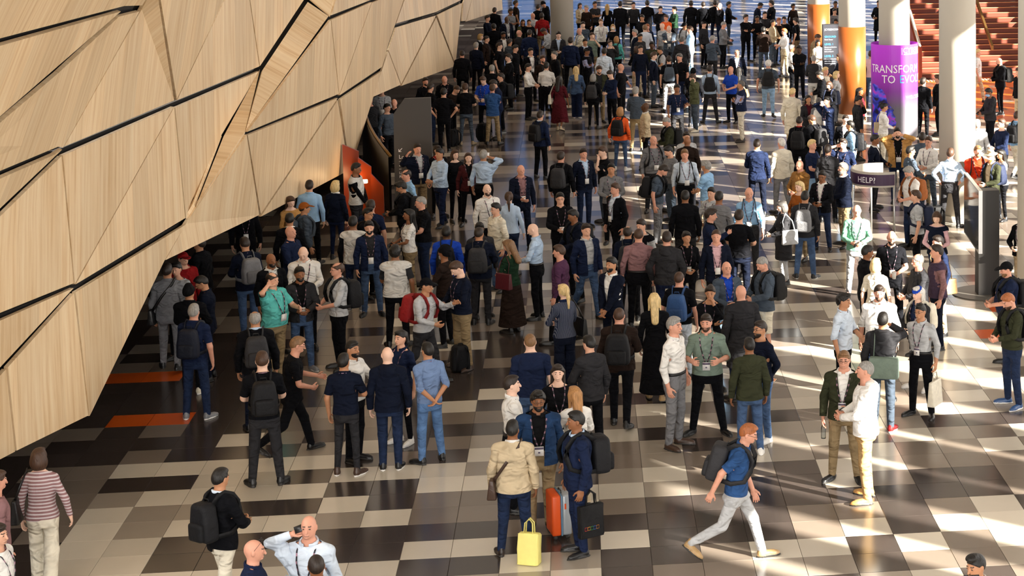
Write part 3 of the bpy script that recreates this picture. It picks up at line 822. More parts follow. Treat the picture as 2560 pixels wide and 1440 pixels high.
def person(who, x, y, H, face, sex, top, bottom, hair, skin, arms='dd', **o):
    """One standing or walking figure. face: 0 towards the camera, 90 towards +X, 180 away."""
    near = y < 33
    lod = 0 if y < 31 else (1 if y < 52 else 2)
    # a fixed stream of small differences for each figure
    rn = random.Random(int(abs(x) * 977 + y * 131 + H * 71))
    wide = o.get('wide', 1.0) * rn.uniform(1.02, 1.10); belly = o.get('belly', 0)
    ps = pose(sex, arms, lean=o.get('lean', rn.uniform(-1, 2)), twist=o.get('twist', rn.uniform(-5, 5)), nod=o.get('nod', rn.uniform(-2, 8)), yaw=o.get('yaw', rn.uniform(-8, 8)), walk=o.get('walk', 0), stance=o.get('stance', rn.uniform(0, 5)), tilt=o.get('tilt', rn.uniform(-1.5, 1.5)))
    sc = H / (1.749 if hair.split(':')[0] in ('none', 'buzz', 'fringe') else 1.759)
    rot = math.atan2(-y, -x) + math.pi / 2 + RAD(face)
    def put(ob): ob.location = (x, y, 0); ob.rotation_euler = (0, 0, rot)
    body = dressed('person', tpl('body', sex, lod), ps, sc, wide, belly, CC[SKIN[skin]], None)
    put(body)
    label(body, 'person in ' + who, 'person', o.get('group'))
    PEOPLE_AT[who] = (body, ps, sc, sex, put)
    def wear(name, kind, col, mat=None, w=1.0, sx=None):
        return dressed(name, tpl(kind, sx or sex, lod), ps, sc, wide * w, belly, col, body, mat)
    tk, tc = top.split(':'); tcs = tc.split('/')
    c0 = CC[tcs[0]]; pat = {'plaid': M_PLAID, 'stripe': M_STRIPE}.get(o.get('pat'))
    dm = M_DENIM if tcs[0] in DENIMS else None
    if tk in ('blazer', 'open'):
        wear('shirt', 'inner', CC[tcs[1]], pat)
        wear('jacket', tk, c0, dm)
        wear('collar', 'collar', CC[tcs[1]])
    elif tk == 'vest':
        wear('shirt', 'tee' if o.get('short') else 'shirt', CC[tcs[1]]); wear('vest', 'vest', c0)
    elif tk == 'hoodie':
        wear('hoodie', 'jacket', c0); wear('hood', 'hood', c0)
    elif tk == 'jacket':
        wear('jacket', 'jacket', c0, dm or pat); wear('collar', 'collar', CC[tcs[-1]])
    elif tk == 'coat': wear('coat', 'coat', c0); wear('collar', 'collar', CC[tcs[-1]])
    elif tk == 'dress': wear('dress', 'dress', c0)
    elif tk == 'polo': wear('polo_shirt', 'tee', c0, pat); wear('collar', 'collar', CC[tcs[-1]])
    elif tk == 'tee': wear('t_shirt', 'tee', c0, pat)
    elif tk == 'jumper': wear('jumper', 'shirt', c0, pat); 
    else:
        wear('shirt', tk, c0, dm or pat); wear('collar', 'collar', CC[tcs[-1]])
        if tk == 'tucked' and lod < 2: dressed('belt', acc('belt', sex), ps, sc, wide, belly, CC['ink'], body)
    if tk != 'dress':
        bk, bc = bottom.split(':')
        wear({'trousers': 'trousers', 'slim': 'trousers', 'wide': 'trousers', 'shorts': 'shorts'}.get(bk, 'skirt'), bk, CC[bc], M_DENIM if bc in DENIMS else None)
    sh = o.get('shoes', 'black').split('/')
    for k in ('shoeL', 'shoeR'):
        s_ = wear('shoe', k, CC[sh[0]])
        if len(sh) < 2 and sh[0] not in ('white', 'cream'): s_.data.materials[1] = M_SOLE_D
    hk, hc = (hair.split(':') + ['hdark'])[:2]
    if hk != 'none':
        wear({'cap': 'cap', 'beanie': 'beanie', 'hat': 'hat', 'turban': 'turban'}.get(hk, 'hair'), hk, CC[hc])
        if hk in ('cap', 'hat') and o.get('under'): wear('hair', 'buzz' if hk == 'hat' else 'fringe', CC[o['under']])
    if 'beard' in o: wear('beard', 'beard', CC[o['beard']])
    if o.get('gl'): dressed('glasses', acc('glasses', 'm'), ps, sc, 1, 0, CC['black'], body)
    if 'mask' in o: dressed('face_mask', acc('mask', 'm'), ps, sc, 1, 0, CC[o['mask']], body)
    lan = o.get('lan', 0)
    if lan == 1:
        l = dressed('lanyard', acc('lanyard', sex), ps, sc, wide, belly, CC['black'], body)
        b_ = dressed('badge', acc('badge', sex), ps, sc, wide, belly, CC['white'], l)
        if lod == 0: dressed('badge_print', acc('print', sex), ps, sc, wide, belly, CC['black'], l)
    elif lan == 2: dressed('lanyard', acc('neckstrap', sex), ps, sc, 1, 0, CC['black'], body)
    if 'bp' in o:
        c = CC[o['bp']]; off = o.get('bpz', 0)
        bk = dressed('backpack', acc('backpack', 'm'), ps, sc, wide, 0, c, None); put(bk)
        label(bk, fit('%s backpack' % o.get('bpn', CNAME.get(o['bp'], o['bp'])), 'worn by', who), 'backpack')
        cd = tuple(q * .75 for q in c)
        dressed('pocket', acc('pocket', 'm'), ps, sc, wide, 0, cd, bk)
        if lod < 2: dressed('handle', acc('handle', 'm'), ps, sc, 1, 0, cd, bk)
        for k in ('strapL', 'strapR'): dressed('strap', acc(k, 'm'), ps, sc, wide, belly * .6, cd, bk)
    R, J0, J1 = ps
    def hand(g, ext=.10):
        b = 7 if g > 0 else 10
        d = SK[sex].dir * np.array([g, 1, 1])
        return J1[b] + R[b] @ (d * ext), R[b], d
    if 'ph' in o:   # phone in a hand: side
        g = 1 if o['ph'] == 'L' else -1
        p, Rm, d = hand(g, .115)
        up = Rm @ np.array([0, -1, 0]); f_ = Rm @ d
        bm = bmesh.new()
        X = Vector(np.cross(f_, up)); Z = Vector(f_); Y = Z.cross(X)
        pc = Vector(p) + Vector((0, -.012, .02))
        M = Matrix(((X.x, Y.x, Z.x, pc.x), (X.y, Y.y, Z.y, pc.y), (X.z, Y.z, Z.z, pc.z), (0, 0, 0, 1)))
        box(bm, (0, 0, 0), (.005, .037, .076), M)
        bmesh.ops.scale(bm, vec=(sc, sc, sc), verts=bm.verts)
        ph = bm_obj('phone', bm, M_BLACK); put(ph)
        label(ph, fit('dark phone', 'held by', who), 'phone')
    if 'cup' in o:
        g = 1 if o['cup'] == 'L' else -1
        p, Rm, d = hand(g, .09)
        bm = bmesh.new()
        tube(bm, [tuple(p + np.array([0, -.02, -.05])), tuple(p + np.array([0, -.02, .06]))], [.03, .04], 12)
        bmesh.ops.scale(bm, vec=(sc, sc, sc), verts=bm.verts)
        cu = bm_obj('coffee_cup', bm, M_PAPER); put(cu)
        label(cu, fit('white cup', 'held by', who), 'cup')
        bm = bmesh.new()
        tube(bm, [tuple(p + np.array([0, -.02, .06])), tuple(p + np.array([0, -.02, .07]))], [.043, .038], 12)
        bmesh.ops.scale(bm, vec=(sc, sc, sc), verts=bm.verts)
        bm_obj('lid', bm, plain_cache('cup_lid', (.8, .79, .77)), cu)
    if 'bag' in o:  # shoulder or hand bag: colour:side:kind
        bc, side, kind = o['bag'].split(':')
        g = 1 if side == 'L' else -1
        bm = bmesh.new(); st = bmesh.new()
        if kind == 'hand':
            p, Rm, d = hand(g, .13); c = p + np.array([0, 0, -.33]); h = (.06, .17, .19)
            tube(st, [tuple(p + np.array([0, -.10, -.16])), tuple(p + np.array([0, -.05, -.02])), tuple(p + np.array([0, .05, -.02])), tuple(p + np.array([0, .10, -.16]))], .008, 5)
        elif kind == 'sling':
            c = np.array([g * .255, .03, .90]); h = (.06, .17, .13)
            tube(st, [(g * .25, -.10, 1.0), (g * .16, -.155, 1.15), (-g * .02, -.152, 1.36), (-g * .11, -.06, 1.478), (-g * .12, .02, 1.50), (-g * .09, .12, 1.43), (g * .06, .165, 1.25), (g * .2, .14, 1.05), (g * .25, .12, .98)], 0, 4, flat=(.006, .02))
        elif kind == 'back':
            c = np.array([g * .06, .24, 1.0]); h = (.21, .075, .15)
            tube(st, [(g * .20, .16, 1.05), (g * .10, -.14, 1.25), (-g * .08, -.12, 1.42), (-g * .115, .0, 1.50), (-g * .09, .13, 1.42), (-g * .1, .18, 1.12)], 0, 4, flat=(.006, .02))
        else:
            c = np.array([g * .27, .05, 1.02]); h = (.055, .17, .15)
            tube(st, [(g * .27, -.07, 1.15), (g * .20, -.08, 1.34), (g * .15, .0, 1.50), (g * .20, .13, 1.34), (g * .27, .16, 1.15)], 0, 4, flat=(.005, .014))
        vs = box(bm, c, h, bev=.02)
        for v in bm.verts:
            if v.co.z > c[2] and kind != 'back': v.co.x = c[0] + (v.co.x - c[0]) * .45
        for b2 in (bm, st): bmesh.ops.scale(b2, vec=(sc, sc, sc), verts=b2.verts)
        nm = {'hand': 'hand_bag', 'sling': 'satchel', 'back': 'messenger_bag'}.get(kind, 'shoulder_bag')
        bg = bm_obj(nm, bm, M_LEATHER if kind != 'back' else M_BAG, color=CC[bc]); put(bg)
        label(bg, fit('%s %s' % (CNAME.get(bc, bc), nm.replace('_', ' ')), 'carried by', who), 'bag')
        bm_obj('strap', st, M_LEATHER, bg, color=tuple(q * .8 for q in CC[bc]))
    return body

CNAME = dict(ink='black', dnavy='dark navy', lgrey='light grey', ltblue='light blue', paleblue='pale blue', dolive='dark olive', dgreen='dark green', dbrown='dark brown', ltdenim='light denim', brick='orange red', white2='white', hdark='dark')
_pc = {}
def plain_cache(n, c, r=.5, **k):
    if n not in _pc: _pc[n] = plain(n, c, r, **k)
    return _pc[n]

# ------------------------------------------------------------------ setting: floor
TILE = 0.6
GX, GY = -6.4648, 22.8661          # corner of tile (0, 0)
def tile_mat(name, col, rough):
    mt, nt, b = new_mat(name)
    geo = N(nt, 'ShaderNodeNewGeometry'); nz = N(nt, 'ShaderNodeTexNoise'); nz.inputs['Scale'].default_value = 1.1; nz.inputs['Detail'].default_value = 6
    nt.links.new(geo.outputs['Position'], nz.inputs['Vector'])
    # each tile of a field gets its own shade from the position of its cell
    sn = N(nt, 'ShaderNodeVectorMath', operation='SNAP'); sn.inputs[1].default_value = (TILE, TILE, 10)
    of = N(nt, 'ShaderNodeVectorMath', operation='SUBTRACT'); of.inputs[1].default_value = (GX, GY, -5)
    nt.links.new(geo.outputs['Position'], of.inputs[0]); nt.links.new(of.outputs[0], sn.inputs[0])
    wn = N(nt, 'ShaderNodeTexWhiteNoise'); nt.links.new(sn.outputs[0], wn.inputs['Vector'])
    ma = N(nt, 'ShaderNodeMapRange'); ma.inputs[1].default_value = 0; ma.inputs[2].default_value = 1; ma.inputs[3].default_value = .84; ma.inputs[4].default_value = 1.12
    nt.links.new(wn.outputs['Value'], ma.inputs[0])
    mb = N(nt, 'ShaderNodeMapRange'); mb.inputs[1].default_value = .3; mb.inputs[2].default_value = .7; mb.inputs[3].default_value = .95; mb.inputs[4].default_value = 1.05
    nt.links.new(nz.outputs['Fac'], mb.inputs[0])
    mu = N(nt, 'ShaderNodeMath', operation='MULTIPLY'); nt.links.new(ma.outputs[0], mu.inputs[0]); nt.links.new(mb.outputs[0], mu.inputs[1])
    sc = N(nt, 'ShaderNodeVectorMath', operation='SCALE'); sc.inputs[0].default_value = col
    nt.links.new(mu.outputs[0], sc.inputs['Scale']); nt.links.new(sc.outputs[0], b.inputs['Base Color'])
    b.inputs['Roughness'].default_value = rough; b.inputs['Specular IOR Level'].default_value = .5
    bp = N(nt, 'ShaderNodeBump'); bp.inputs['Strength'].default_value = .05; n2 = N(nt, 'ShaderNodeTexNoise'); n2.inputs['Scale'].default_value = 5
    nt.links.new(geo.outputs['Position'], n2.inputs['Vector']); nt.links.new(n2.outputs['Fac'], bp.inputs['Height']); nt.links.new(bp.outputs['Normal'], b.inputs['Normal'])
    return mt
TILE_M = {'L': tile_mat('light_stone_tile', hexc('cdc5b6'), .2), 'M': tile_mat('taupe_stone_tile', hexc('786d63'), .2),
          'G': tile_mat('grey_stone_tile', hexc('998f83'), .2), 'D': tile_mat('dark_stone_tile', hexc('3d3633'), .18), 'O': tile_mat('orange_tile', hexc('c9571c'), .3)}
M_GROUT = plain('grout', hexc('6a625a'), .8, noise=.3, scale=3)

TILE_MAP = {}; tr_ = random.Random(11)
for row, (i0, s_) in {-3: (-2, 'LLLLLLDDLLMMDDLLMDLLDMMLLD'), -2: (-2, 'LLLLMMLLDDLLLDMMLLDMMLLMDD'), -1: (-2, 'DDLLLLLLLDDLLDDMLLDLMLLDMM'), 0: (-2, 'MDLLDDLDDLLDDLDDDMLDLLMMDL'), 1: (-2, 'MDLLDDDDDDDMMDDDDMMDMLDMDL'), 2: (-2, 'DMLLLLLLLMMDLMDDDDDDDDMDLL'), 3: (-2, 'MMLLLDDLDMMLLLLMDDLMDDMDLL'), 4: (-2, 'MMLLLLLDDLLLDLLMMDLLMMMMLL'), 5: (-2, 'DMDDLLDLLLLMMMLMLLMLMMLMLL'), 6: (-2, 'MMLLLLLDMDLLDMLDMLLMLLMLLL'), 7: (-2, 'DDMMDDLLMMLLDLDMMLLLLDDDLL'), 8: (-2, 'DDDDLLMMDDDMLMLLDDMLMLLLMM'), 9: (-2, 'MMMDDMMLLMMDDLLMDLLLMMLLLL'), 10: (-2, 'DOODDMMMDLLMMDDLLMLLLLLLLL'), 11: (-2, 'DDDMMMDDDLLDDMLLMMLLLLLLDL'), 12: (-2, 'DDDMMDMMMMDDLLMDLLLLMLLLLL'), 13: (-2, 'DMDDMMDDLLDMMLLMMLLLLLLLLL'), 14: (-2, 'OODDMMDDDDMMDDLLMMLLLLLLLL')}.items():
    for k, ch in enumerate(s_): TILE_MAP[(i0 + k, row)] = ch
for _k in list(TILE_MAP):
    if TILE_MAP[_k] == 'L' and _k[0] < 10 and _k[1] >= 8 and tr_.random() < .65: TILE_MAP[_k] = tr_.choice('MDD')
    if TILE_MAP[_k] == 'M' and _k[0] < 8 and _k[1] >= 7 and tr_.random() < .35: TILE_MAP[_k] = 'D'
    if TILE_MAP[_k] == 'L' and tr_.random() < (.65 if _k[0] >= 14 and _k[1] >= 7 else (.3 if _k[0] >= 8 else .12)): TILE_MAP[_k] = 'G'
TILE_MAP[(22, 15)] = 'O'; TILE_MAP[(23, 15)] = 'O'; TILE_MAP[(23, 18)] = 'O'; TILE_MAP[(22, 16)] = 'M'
_prev = {}
def tile_kind(i, j):
    if (i, j) in TILE_MAP: return TILE_MAP[(i, j)]
    x = GX + i * TILE; y = GY + j * TILE
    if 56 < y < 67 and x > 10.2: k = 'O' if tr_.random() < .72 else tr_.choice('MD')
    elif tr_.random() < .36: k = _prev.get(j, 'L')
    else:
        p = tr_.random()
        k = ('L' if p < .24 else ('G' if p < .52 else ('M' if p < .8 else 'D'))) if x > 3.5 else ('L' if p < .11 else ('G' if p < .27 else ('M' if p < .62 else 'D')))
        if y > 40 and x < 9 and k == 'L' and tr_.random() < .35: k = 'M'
    _prev[j] = k
    TILE_MAP[(i, j)] = k
    return k

bm = bmesh.new(); box(bm, (3, 52, -.16), (31, 68, .15)); floor = bm_obj('floor', bm, M_GROUT, smooth=False); floor['kind'] = 'structure'
bm = bmesh.new(); box(bm, (0, 0, -.005), (TILE / 2 - .0025, TILE / 2 - .0025, .005))
bmesh.ops.bevel(bm, geom=[e for e in bm.edges if all(v.co.z > -.002 for v in e.verts)], offset=.002, segments=1, affect='EDGES')
tile_me = {}
for k in 'LMDOG':
    me = bpy.data.meshes.new('tile_' + k); bm.to_mesh(me); me.materials.append(TILE_M[k]); tile_me[k] = me
bm.free()
near_tiles = [(i, j) for j in range(-3, 14) for i in range(-2, 24) if abs(GX + (i + .5) * TILE) < 12]
def tile_seen(i, j):
    x, y = GX + (i + .5) * TILE, GY + (j + .5) * TILE
    return x / y > -.285 and x / y < .232 and y > 21.2
near_tiles = [t for t in near_tiles if tile_seen(*t)]
near_tiles.sort(key=lambda t: (GY + t[1] * TILE) ** 2 + (GX + t[0] * TILE) ** 2)
near_set = set(near_tiles[:298])
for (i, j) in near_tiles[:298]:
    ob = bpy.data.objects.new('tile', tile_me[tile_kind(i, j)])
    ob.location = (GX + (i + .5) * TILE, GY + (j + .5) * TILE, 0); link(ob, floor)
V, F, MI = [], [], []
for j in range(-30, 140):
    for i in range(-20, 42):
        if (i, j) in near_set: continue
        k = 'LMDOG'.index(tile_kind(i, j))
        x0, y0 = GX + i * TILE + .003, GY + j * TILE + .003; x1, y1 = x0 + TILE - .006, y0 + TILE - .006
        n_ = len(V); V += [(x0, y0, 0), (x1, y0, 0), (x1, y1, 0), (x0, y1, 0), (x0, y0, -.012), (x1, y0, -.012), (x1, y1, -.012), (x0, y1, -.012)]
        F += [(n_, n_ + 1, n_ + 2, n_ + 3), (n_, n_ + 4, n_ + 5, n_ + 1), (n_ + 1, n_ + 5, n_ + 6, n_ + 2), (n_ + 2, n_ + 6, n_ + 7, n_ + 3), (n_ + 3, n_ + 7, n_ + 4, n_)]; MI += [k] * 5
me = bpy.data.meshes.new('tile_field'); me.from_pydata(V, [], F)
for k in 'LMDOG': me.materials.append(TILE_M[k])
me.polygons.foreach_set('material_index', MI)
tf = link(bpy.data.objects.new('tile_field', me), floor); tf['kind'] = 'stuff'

# ------------------------------------------------------------------ setting: folded timber facade
def wood_mat():
    mt, nt, b = new_mat('pale_oak_veneer')
    geo = N(nt, 'ShaderNodeNewGeometry'); oi = N(nt, 'ShaderNodeObjectInfo')
    sx = N(nt, 'ShaderNodeSeparateXYZ'); nt.links.new(geo.outputs['Position'], sx.inputs[0])
    # boards run up the wall and lean slightly; along = position along the wall
    ln = N(nt, 'ShaderNodeMath', operation='MULTIPLY_ADD'); ln.inputs[1].default_value = .16
    nt.links.new(sx.outputs['Z'], ln.inputs[0]); nt.links.new(sx.outputs['Y'], ln.inputs[2])
    cb = N(nt, 'ShaderNodeCombineXYZ'); m1 = N(nt, 'ShaderNodeMath', operation='MULTIPLY'); m1.inputs[1].default_value = 9.0
    nt.links.new(ln.outputs[0], m1.inputs[0]); nt.links.new(m1.outputs[0], cb.inputs['X'])
    m2 = N(nt, 'ShaderNodeMath', operation='MULTIPLY'); m2.inputs[1].default_value = .55; nt.links.new(sx.outputs['Z'], m2.inputs[0]); nt.links.new(m2.outputs[0], cb.inputs['Y'])
    m3 = N(nt, 'ShaderNodeMath', operation='MULTIPLY'); m3.inputs[1].default_value = 40.0; nt.links.new(oi.outputs['Random'], m3.inputs[0]); nt.links.new(m3.outputs[0], cb.inputs['Z'])
    nz = N(nt, 'ShaderNodeTexNoise'); nz.inputs['Scale'].default_value = 1.0; nz.inputs['Detail'].default_value = 7; nz.inputs['Roughness'].default_value = .62; nz.inputs['Distortion'].default_value = .25
    nt.links.new(cb.outputs[0], nz.inputs['Vector'])
    cr = N(nt, 'ShaderNodeValToRGB'); e = cr.color_ramp.elements
    e[0].position = .25; e[0].color = (*hexc('cfa877'), 1); e[1].position = .78; e[1].color = (*hexc('f3dfbe'), 1)
    e2 = cr.color_ramp.elements.new(.5); e2.color = (*hexc('e6caa2'), 1)
    nt.links.new(nz.outputs['Fac'], cr.inputs['Fac'])
    # veneer leaves of about 0.45 m, each a little lighter or darker
    m4 = N(nt, 'ShaderNodeMath', operation='MULTIPLY'); m4.inputs[1].default_value = 1.15; nt.links.new(ln.outputs[0], m4.inputs[0])
    fl = N(nt, 'ShaderNodeMath', operation='FLOOR'); nt.links.new(m4.outputs[0], fl.inputs[0])
    ad = N(nt, 'ShaderNodeMath', operation='ADD'); nt.links.new(fl.outputs[0], ad.inputs[0]); nt.links.new(m3.outputs[0], ad.inputs[1])
    wn = N(nt, 'ShaderNodeTexWhiteNoise', noise_dimensions='1D'); nt.links.new(ad.outputs[0], wn.inputs['W'])
    mr = N(nt, 'ShaderNodeMapRange'); mr.inputs[1].default_value = 0; mr.inputs[2].default_value = 1; mr.inputs[3].default_value = .88; mr.inputs[4].default_value = 1.07
    nt.links.new(wn.outputs['Value'], mr.inputs[0])
    sc = N(nt, 'ShaderNodeVectorMath', operation='SCALE'); nt.links.new(cr.outputs['Color'], sc.inputs[0]); nt.links.new(mr.outputs[0], sc.inputs['Scale'])
    nt.links.new(sc.outputs[0], b.inputs['Base Color'])
    b.inputs['Roughness'].default_value = .45; b.inputs['Specular IOR Level'].default_value = .3
    return mt
M_WOOD = wood_mat()
M_GAP = plain('dark_joint', (.012, .010, .009), .8)
PANELS = [
    [(-4.35, 14.59, 7.88), (-5.16, 23.67, 7.39), (-5.68, 27.13, 6.7), (-5.96, 27.44, 6.31), (-5.77, 25.44, 6.45), (-5.04, 16.72, 6.86)],
    [(-5.04, 16.72, 6.86), (-5.77, 25.44, 6.45), (-5.74, 22.28, 6.1), (-5.64, 18.56, 5.78)],
    [(-5.77, 25.44, 6.45), (-5.96, 27.44, 6.31), (-6.32, 24.44, 4.84), (-6.29, 24.06, 4.89), (-6.07, 19.9, 5.16), (-5.64, 18.56, 5.78), (-5.74, 22.28, 6.1)],
    [(-6.07, 19.9, 5.16), (-6.29, 24.06, 4.89), (-6.32, 24.44, 4.83), (-6.45, 21.07, 4.41)],
    [(-5.68, 27.13, 6.7), (-6.2, 30.55, 4.59), (-6.32, 24.44, 4.84), (-5.96, 27.44, 6.31)],
    [(-5.16, 23.67, 7.39), (-5.82, 35.76, 6.75), (-6.19, 30.62, 4.6), (-5.68, 27.13, 6.7)],
    [(-5.89, 35.43, 6.51), (-5.95, 37.07, 4.33), (-6.19, 30.62, 4.58)],
    [(-5.82, 35.76, 6.75), (-5.44, 46.65, 6.15), (-5.7, 41.75, 5.23), (-5.95, 37.07, 4.33), (-5.89, 35.43, 6.51)],
    [(-6.32, 24.44, 4.82), (-6.2, 30.54, 4.56), (-6.48, 25.31, 2.93)],
    [(-6.2, 30.54, 4.56), (-6.26, 31.29, 2.59), (-6.48, 25.33, 2.92)],
    [(-6.2, 30.54, 4.56), (-5.95, 37.07, 4.32), (-6.12, 33.9, 3.55), (-6.26, 31.29, 2.59)],
    [(-6.45, 21.07, 4.39), (-6.32, 24.44, 4.82), (-6.48, 25.31, 2.93), (-6.59, 21.35, 3.38)],
    [(-6.59, 21.35, 3.38), (-6.48, 25.31, 2.92), (-6.68, 21.5, 2.5)],
    [(-6.68, 21.5, 2.49), (-6.61, 22.73, 2.63), (-6.69, 23.17, 1.41), (-6.77, 21.65, 1.62)],
    [(-6.61, 22.73, 2.63), (-6.48, 25.31, 2.9), (-6.54, 25.94, 1.0), (-6.69, 23.17, 1.41)],
    [(-6.48, 25.33, 2.9), (-6.26, 31.29, 2.56), (-6.33, 29.95, 2.22), (-6.54, 26.04, 1.01), (-6.54, 25.94, 1.0)],
    [(-5.44, 46.65, 6.15), (-5.04, 44.7, 6.25), (-5.2, 41.79, 4.86), (-5.7, 41.75, 5.23)],
    [(-5.7, 41.75, 5.23), (-5.2, 41.79, 4.86), (-5.75, 34.2, 3.58), (-5.95, 37.07, 4.33)],
    [(-5.95, 37.07, 4.33), (-5.75, 34.2, 3.58), (-6.14, 31.55, 2.79), (-6.12, 33.9, 3.55)],
    [(-6.12, 33.9, 3.55), (-6.14, 31.55, 2.79), (-6.26, 31.29, 2.59)],
    [(-5.2, 41.79, 4.86), (-5.04, 44.7, 6.25), (-4.69, 60.6, 5.38), (-4.88, 57.01, 4.32)],
    [(-5.2, 41.79, 4.85), (-5.04, 48.52, 4.64), (-5.3, 43.55, 2.94)],
    [(-5.04, 48.52, 4.64), (-4.88, 57.01, 4.32), (-4.93, 56.12, 4.02), (-5.1, 52.86, 3.06), (-5.16, 51.7, 2.58), (-5.3, 43.55, 2.92)],
    [(-5.2, 41.79, 4.85), (-5.3, 43.55, 2.94), (-5.75, 34.2, 3.56)],
    [(-5.75, 34.23, 3.55), (-5.31, 43.4, 2.92), (-5.9, 36.18, 1.68)],
    [(-5.75, 34.2, 3.55), (-5.9, 36.12, 1.69), (-6.33, 29.95, 2.22), (-6.26, 31.29, 2.57), (-6.14, 31.55, 2.78)],
    [(-5.31, 43.4, 2.92), (-5.39, 45.65, 0.87), (-5.9, 36.18, 1.68)],
    [(-5.3, 43.65, 2.9), (-5.17, 51.7, 2.55), (-5.25, 50.04, 2.02), (-5.38, 45.76, 0.85)],
    [(-4.93, 56.12, 4.02), (-4.69, 60.6, 5.38), (-3.8, 71.7, 4.76), (-3.99, 67.98, 2.98), (-4.46, 62.0, 3.07), (-5.02, 54.43, 3.48)],
    [(-5.02, 54.43, 3.45), (-4.46, 61.99, 3.04), (-4.92, 54.36, 1.77), (-5.1, 52.84, 2.95)],
    [(-4.46, 61.99, 3.04), (-4.18, 66.3, 0.9), (-4.92, 54.36, 1.77)],
    [(-4.45, 62.19, 3.03), (-3.99, 67.98, 2.96), (-4.18, 66.42, 0.89)],
    [(-5.1, 52.84, 2.95), (-4.92, 54.36, 1.77), (-5.25, 50.04, 2.02)],
    [(-4.08, 70.14, 2.78), (-3.62, 78.79, 4.37), (-4.04, 70.85, 1.97), (-4.11, 69.57, 2.08)],
    [(-3.62, 78.79, 4.37), (-3.39, 84.96, 4.03), (-3.31, 86.4, 0.99), (-4.04, 70.85, 1.97)]]
bm = bmesh.new()
for pl in PANELS:
    vs = [bm.verts.new(Vector(p) + Vector((-.11, 0, 0))) for p in pl]
    f = bm.faces.new(vs)
bmesh.ops.solidify(bm, geom=bm.faces[:], thickness=-.05)
wall_left = bm_obj('wall_left', bm, M_GAP, smooth=False); wall_left['kind'] = 'structure'
for pl in PANELS:
    P = [Vector(p) for p in pl]
    n = Vector((0, 0, 0))
    for a, b in zip(P, P[1:] + P[:1]): n += a.cross(b)
    n.normalize()
    if n.x < 0: P = P[::-1]; n = -n
    m_ = len(P); ins = []
    for k in range(m_):
        e1 = (P[k] - P[k - 1]).normalized(); e2 = (P[(k + 1) % m_] - P[k]).normalized()
        i1 = n.cross(e1); i2 = n.cross(e2); bi = (i1 + i2); den = max(.25, 1 + i1.dot(i2))
        ins.append(P[k] + bi / den * .030)
    for k in range(m_):                                               # the long raking joints are wider than the others
        a_, b_ = P[k], P[(k + 1) % m_]
        dv_ = b_ - a_
        if abs(dv_.y) > .8 and -.62 < dv_.z / dv_.y * 1 < .22 and abs(dv_.z / dv_.y) < .6 and max(a_.z, b_.z) < 9:
            e_ = dv_.normalized(); i_ = n.cross(e_)
            for q in (k, (k + 1) % m_): ins[q] = ins[q] + i_ * .022
    bm = bmesh.new()
    A = [bm.verts.new(p) for p in ins]; B = [bm.verts.new(p - n * .05) for p in ins]
    bm.faces.new(A); bm.faces.new(B[::-1])
    for k in range(m_): bm.faces.new((A[k - 1], A[k], B[k], B[k - 1])[::-1])
    bm_obj('panel', bm, M_WOOD, wall_left, smooth=False)

# ------------------------------------------------------------------ setting: rest of the hall around the floor
M_CONC = plain('pale_plaster', hexc('c9c3b8'), .75, noise=.15, scale=.6)
M_DARKWALL = plain('dark_brown_panel', hexc('3a2a20'), .6, noise=.3, scale=1.2)
M_CEIL = plain('ceiling_white', hexc('e4dfd6'), .8)
def slab(name, c, h, mat, kind='structure', parent=None, bev=0):
    bm = bmesh.new(); box(bm, c, h, bev=bev); o_ = bm_obj(name, bm, mat, parent, smooth=False)
    if kind and parent is None: o_['kind'] = kind
    return o_
slab('wall_back', (-15.2, 55, 4), (.15, 55, 4), M_DARKWALL)
bm = bmesh.new()                                                       # unseen soffit added behind the timber wall to block light
A = [bm.verts.new((x, y, 2.9)) for x, y in ((-15.1, 21), (-7.15, 21), (-3.7, 87), (-15.1, 87))]; B = [bm.verts.new((v.co.x, v.co.y, 3.1)) for v in A]
bm.faces.new(A[::-1]); bm.faces.new(B)
for k in range(4): bm.faces.new((A[k - 1], A[k], B[k], B[k - 1]))
soffit = bm_obj('shade_soffit', bm, M_DARKWALL, smooth=False); soffit['kind'] = 'structure'
slab('ceiling', (1.9, 50, 14.3), (18.9, 62, .3), M_CEIL)
# unseen glazed end: dark frames, glass tinted to dim the sky mirrored in floor
M_FRAME = plain('dark_window_frame', (.02, .02, .022), .5)
def glass_mat(name, col):
    mt, nt, b = new_mat(name)
    tr = N(nt, 'ShaderNodeBsdfTransparent'); tr.inputs['Color'].default_value = (*col, 1); gl = N(nt, 'ShaderNodeBsdfGlossy'); gl.inputs['Roughness'].default_value = .02; gl.inputs['Color'].default_value = (.8, .85, .9, 1)
    mx = N(nt, 'ShaderNodeMixShader'); fr_ = N(nt, 'ShaderNodeFresnel'); fr_.inputs['IOR'].default_value = 1.3
    nt.links.new(fr_.outputs[0], mx.inputs[0]); nt.links.new(tr.outputs[0], mx.inputs[1]); nt.links.new(gl.outputs[0], mx.inputs[2]); nt.links.new(mx.outputs[0], nt.nodes['Material Output'].inputs['Surface'])
    return mt
M_TINT = glass_mat('tinted_glass', (.17, .24, .36))
wf = bmesh.new()
for k in range(24): box(wf, (-17 + k * 1.65, 110, 7), (.12 if k % 3 else .3, .12, 7))
for z_ in (.15, 3.2, 6.4): box(wf, (2, 110, z_), (19.5, .12, .16))
wall_far = bm_obj('wall_front', wf, M_FRAME, smooth=False); wall_far['kind'] = 'structure'
for k in range(23):
    p_ = slab('pane', (-17 + k * 1.65 + .82, 110, 7), (.8, .01, 7), M_TINT, parent=wall_far)
slab('wall_front_left', (-12, 104, 4), (8, .15, 4), M_DARKWALL)
